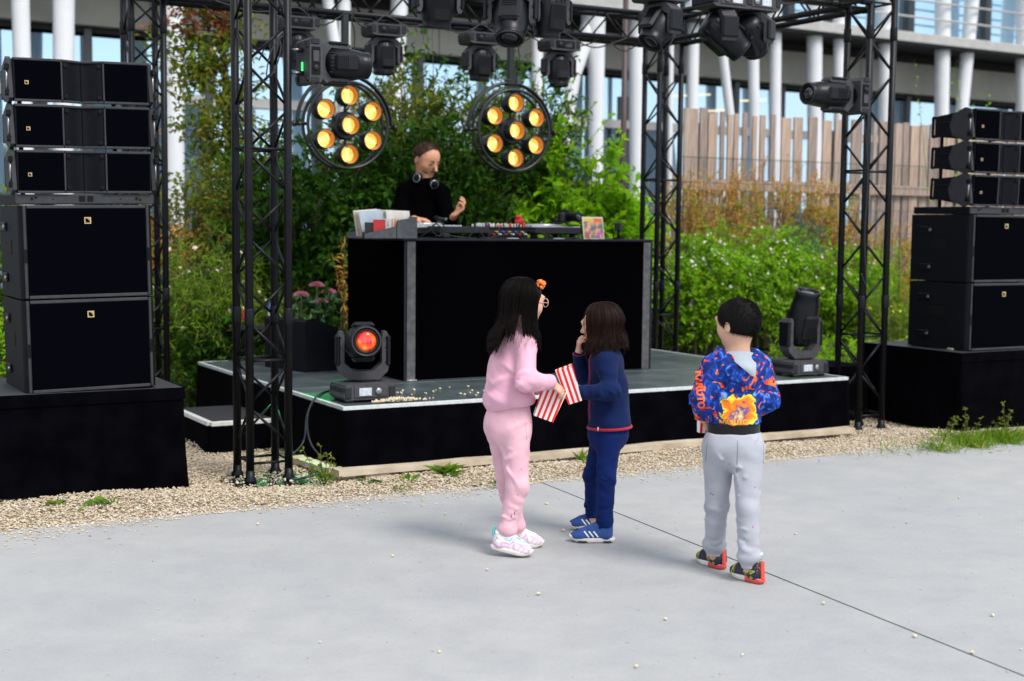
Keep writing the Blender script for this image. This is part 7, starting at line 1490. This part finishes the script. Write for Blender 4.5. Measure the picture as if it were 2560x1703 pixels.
F = Field((-.28, -.42, .85), (.42, .24, 1.52), .007)
F.cap((.065, .01, 1.385), (.058, .03, 1.18), .148, .146, .08, df, .72); F.cap((.058, .03, 1.18), (.055, .03, .90), .155, .150, .05, df, .78); F.cap((-.075, .0, 1.405), (.212, -.015, 1.395), .062, .062, .07); F.cap((.065, 0, 1.42), (.080, -.012, 1.520), .082, .068, .03)
for (a, b, c, d) in (((-.092, .0, 1.385), (-.118, -.10, 1.16), (-.01, -.32, 1.165), .068), ((.225, -.02, 1.375), (.282, -.13, 1.13), (.318, -.27, 1.172), .068)): F.cap(a, b, d, d * .85, .04); F.cap(b, c, d * .85, .044, .03)
F.fold((.06, -.1, 1.25), .18, (.5, 0, 1), 30, .006, 1); F.build('shirt', M_blackshirt, dj)
capf = Field(hc - .21, hc + .21, .005); r, f, u = hB; cc = hc + u * .08 * hs - f * .05 * hs; capf.ell(cc, (.375 * hs + .005, .45 * hs + .005, .41 * hs + .006), hB, .01); capf.cut(hc + f * .12 * hs + u * .32 * hs, f * .9 - u * .35, .01); capf.cut(hc - u * .22 * hs - f * .30 * hs, -u, .008); capf.cut(hc + f * .02 * hs, f * .80 - u * .60, .006); hair = capf.build('hair', M_hairdj, dj)
capf = Field(hc - .21, hc + .17, .005); capf.ell(hc - u * .17 * hs + f * .08 * hs, (.30 * hs + .0035, .31 * hs + .004, .34 * hs + .004), hB, .02); capf.ell(hc - u * .40 * hs + f * .24 * hs, (.10 * hs + .008, .09 * hs + .008, .08 * hs + .006), hB, .02); capf.cap(hc + f * .385 * hs - u * .205 * hs - r * .11 * hs, hc + f * .385 * hs - u * .205 * hs + r * .11 * hs, .035 * hs, None, .01); capf.cut(hc - u * .165 * hs, u + f * .25, .006); capf.ell(hc + f * .40 * hs - u * .265 * hs, (.075 * hs, .08 * hs, .030 * hs), hB, .008, sub=True); capf.build('beard', mat('short_beard', (.11, .050, .031), .8, isl=.3, var=.4, vscale=90), dj)
eb = MB()
for sg in (-1, 1): eb.path([hc + f * (.400 - .03 * abs(k - 1)) * hs + r * sg * (.075 + .075 * k) * hs + u * (.115 + .015 * (k == 1)) * hs for k in range(3)], [.004, .0065, .003], 6)
eb.build('eyebrows', M_hairdj, dj); MB().path([hc + f * (.425 - .05 * abs(k - 2) / 2) * hs + r * (k - 2) * .055 * hs - u * (.200 + .012 * abs(k - 2)) * hs for k in range(5)], [.004, .008, .008, .008, .004], 6).build('moustache', M_hairdj, dj)
ey_ = MB()
for sg in (-1, 1): ey_.path([hc + f * .372 * hs + r * sg * (.11 + .045 * k) * hs + u * (.012 - .012 * abs(k - 1)) * hs for k in range(3)], [.0015, .003, .0015], 6)
ey_.build('eyelids', mat('eyelid_line', (.03, .014, .01), .6), dj)
hv = hair.data; pv = np.empty(len(hv.vertices) * 3, np.float32); hv.vertices.foreach_get('co', pv); pv = pv.reshape(-1, 3); sel = pv[rng.choice(len(pv), 3200)] + rng.normal(0, .004, (3200, 3)); nn = (sel - cc) @ hB.T; nn = nn @ hB; nn /= np.linalg.norm(nn, axis=1, keepdims=True); d_ = nn * .5 + f * .35 + rand_dir(len(sel)) * .4
so = strands('hair_bristles', np.stack([sel - nn * .004, sel + d_ * .007, sel + d_ * .016], 1), M_hairdj, hair, .0016, .0005); so['kind'] = 'stuff'
hp_ = MB().path([(.065 + .085 * math.cos(a), -.005 + .075 * math.sin(a), 1.525 - .02 * math.sin(a)) for a in [R(-40 + 260 * k / 20) for k in range(21)]], .012, 8).build('headphone_band', M_plast, dj)
for (p, ax) in (((.030, -.105, 1.500), (-.55, -.85, .1)), ((.155, -.098, 1.455), (.45, -.85, -.25))):
    e_ = MB().lathe([(.030, -.02), (.042, -.012), (.042, .012), (.034, .022), (0, .024)], p, ax, 22).build('headphone_cup', M_plast, dj); MB().ring(Vector(p) + Vector(ax).normalized() * .019, ax, .033, .0035, 22, 6).build('silver_ring', M_silver, e_)
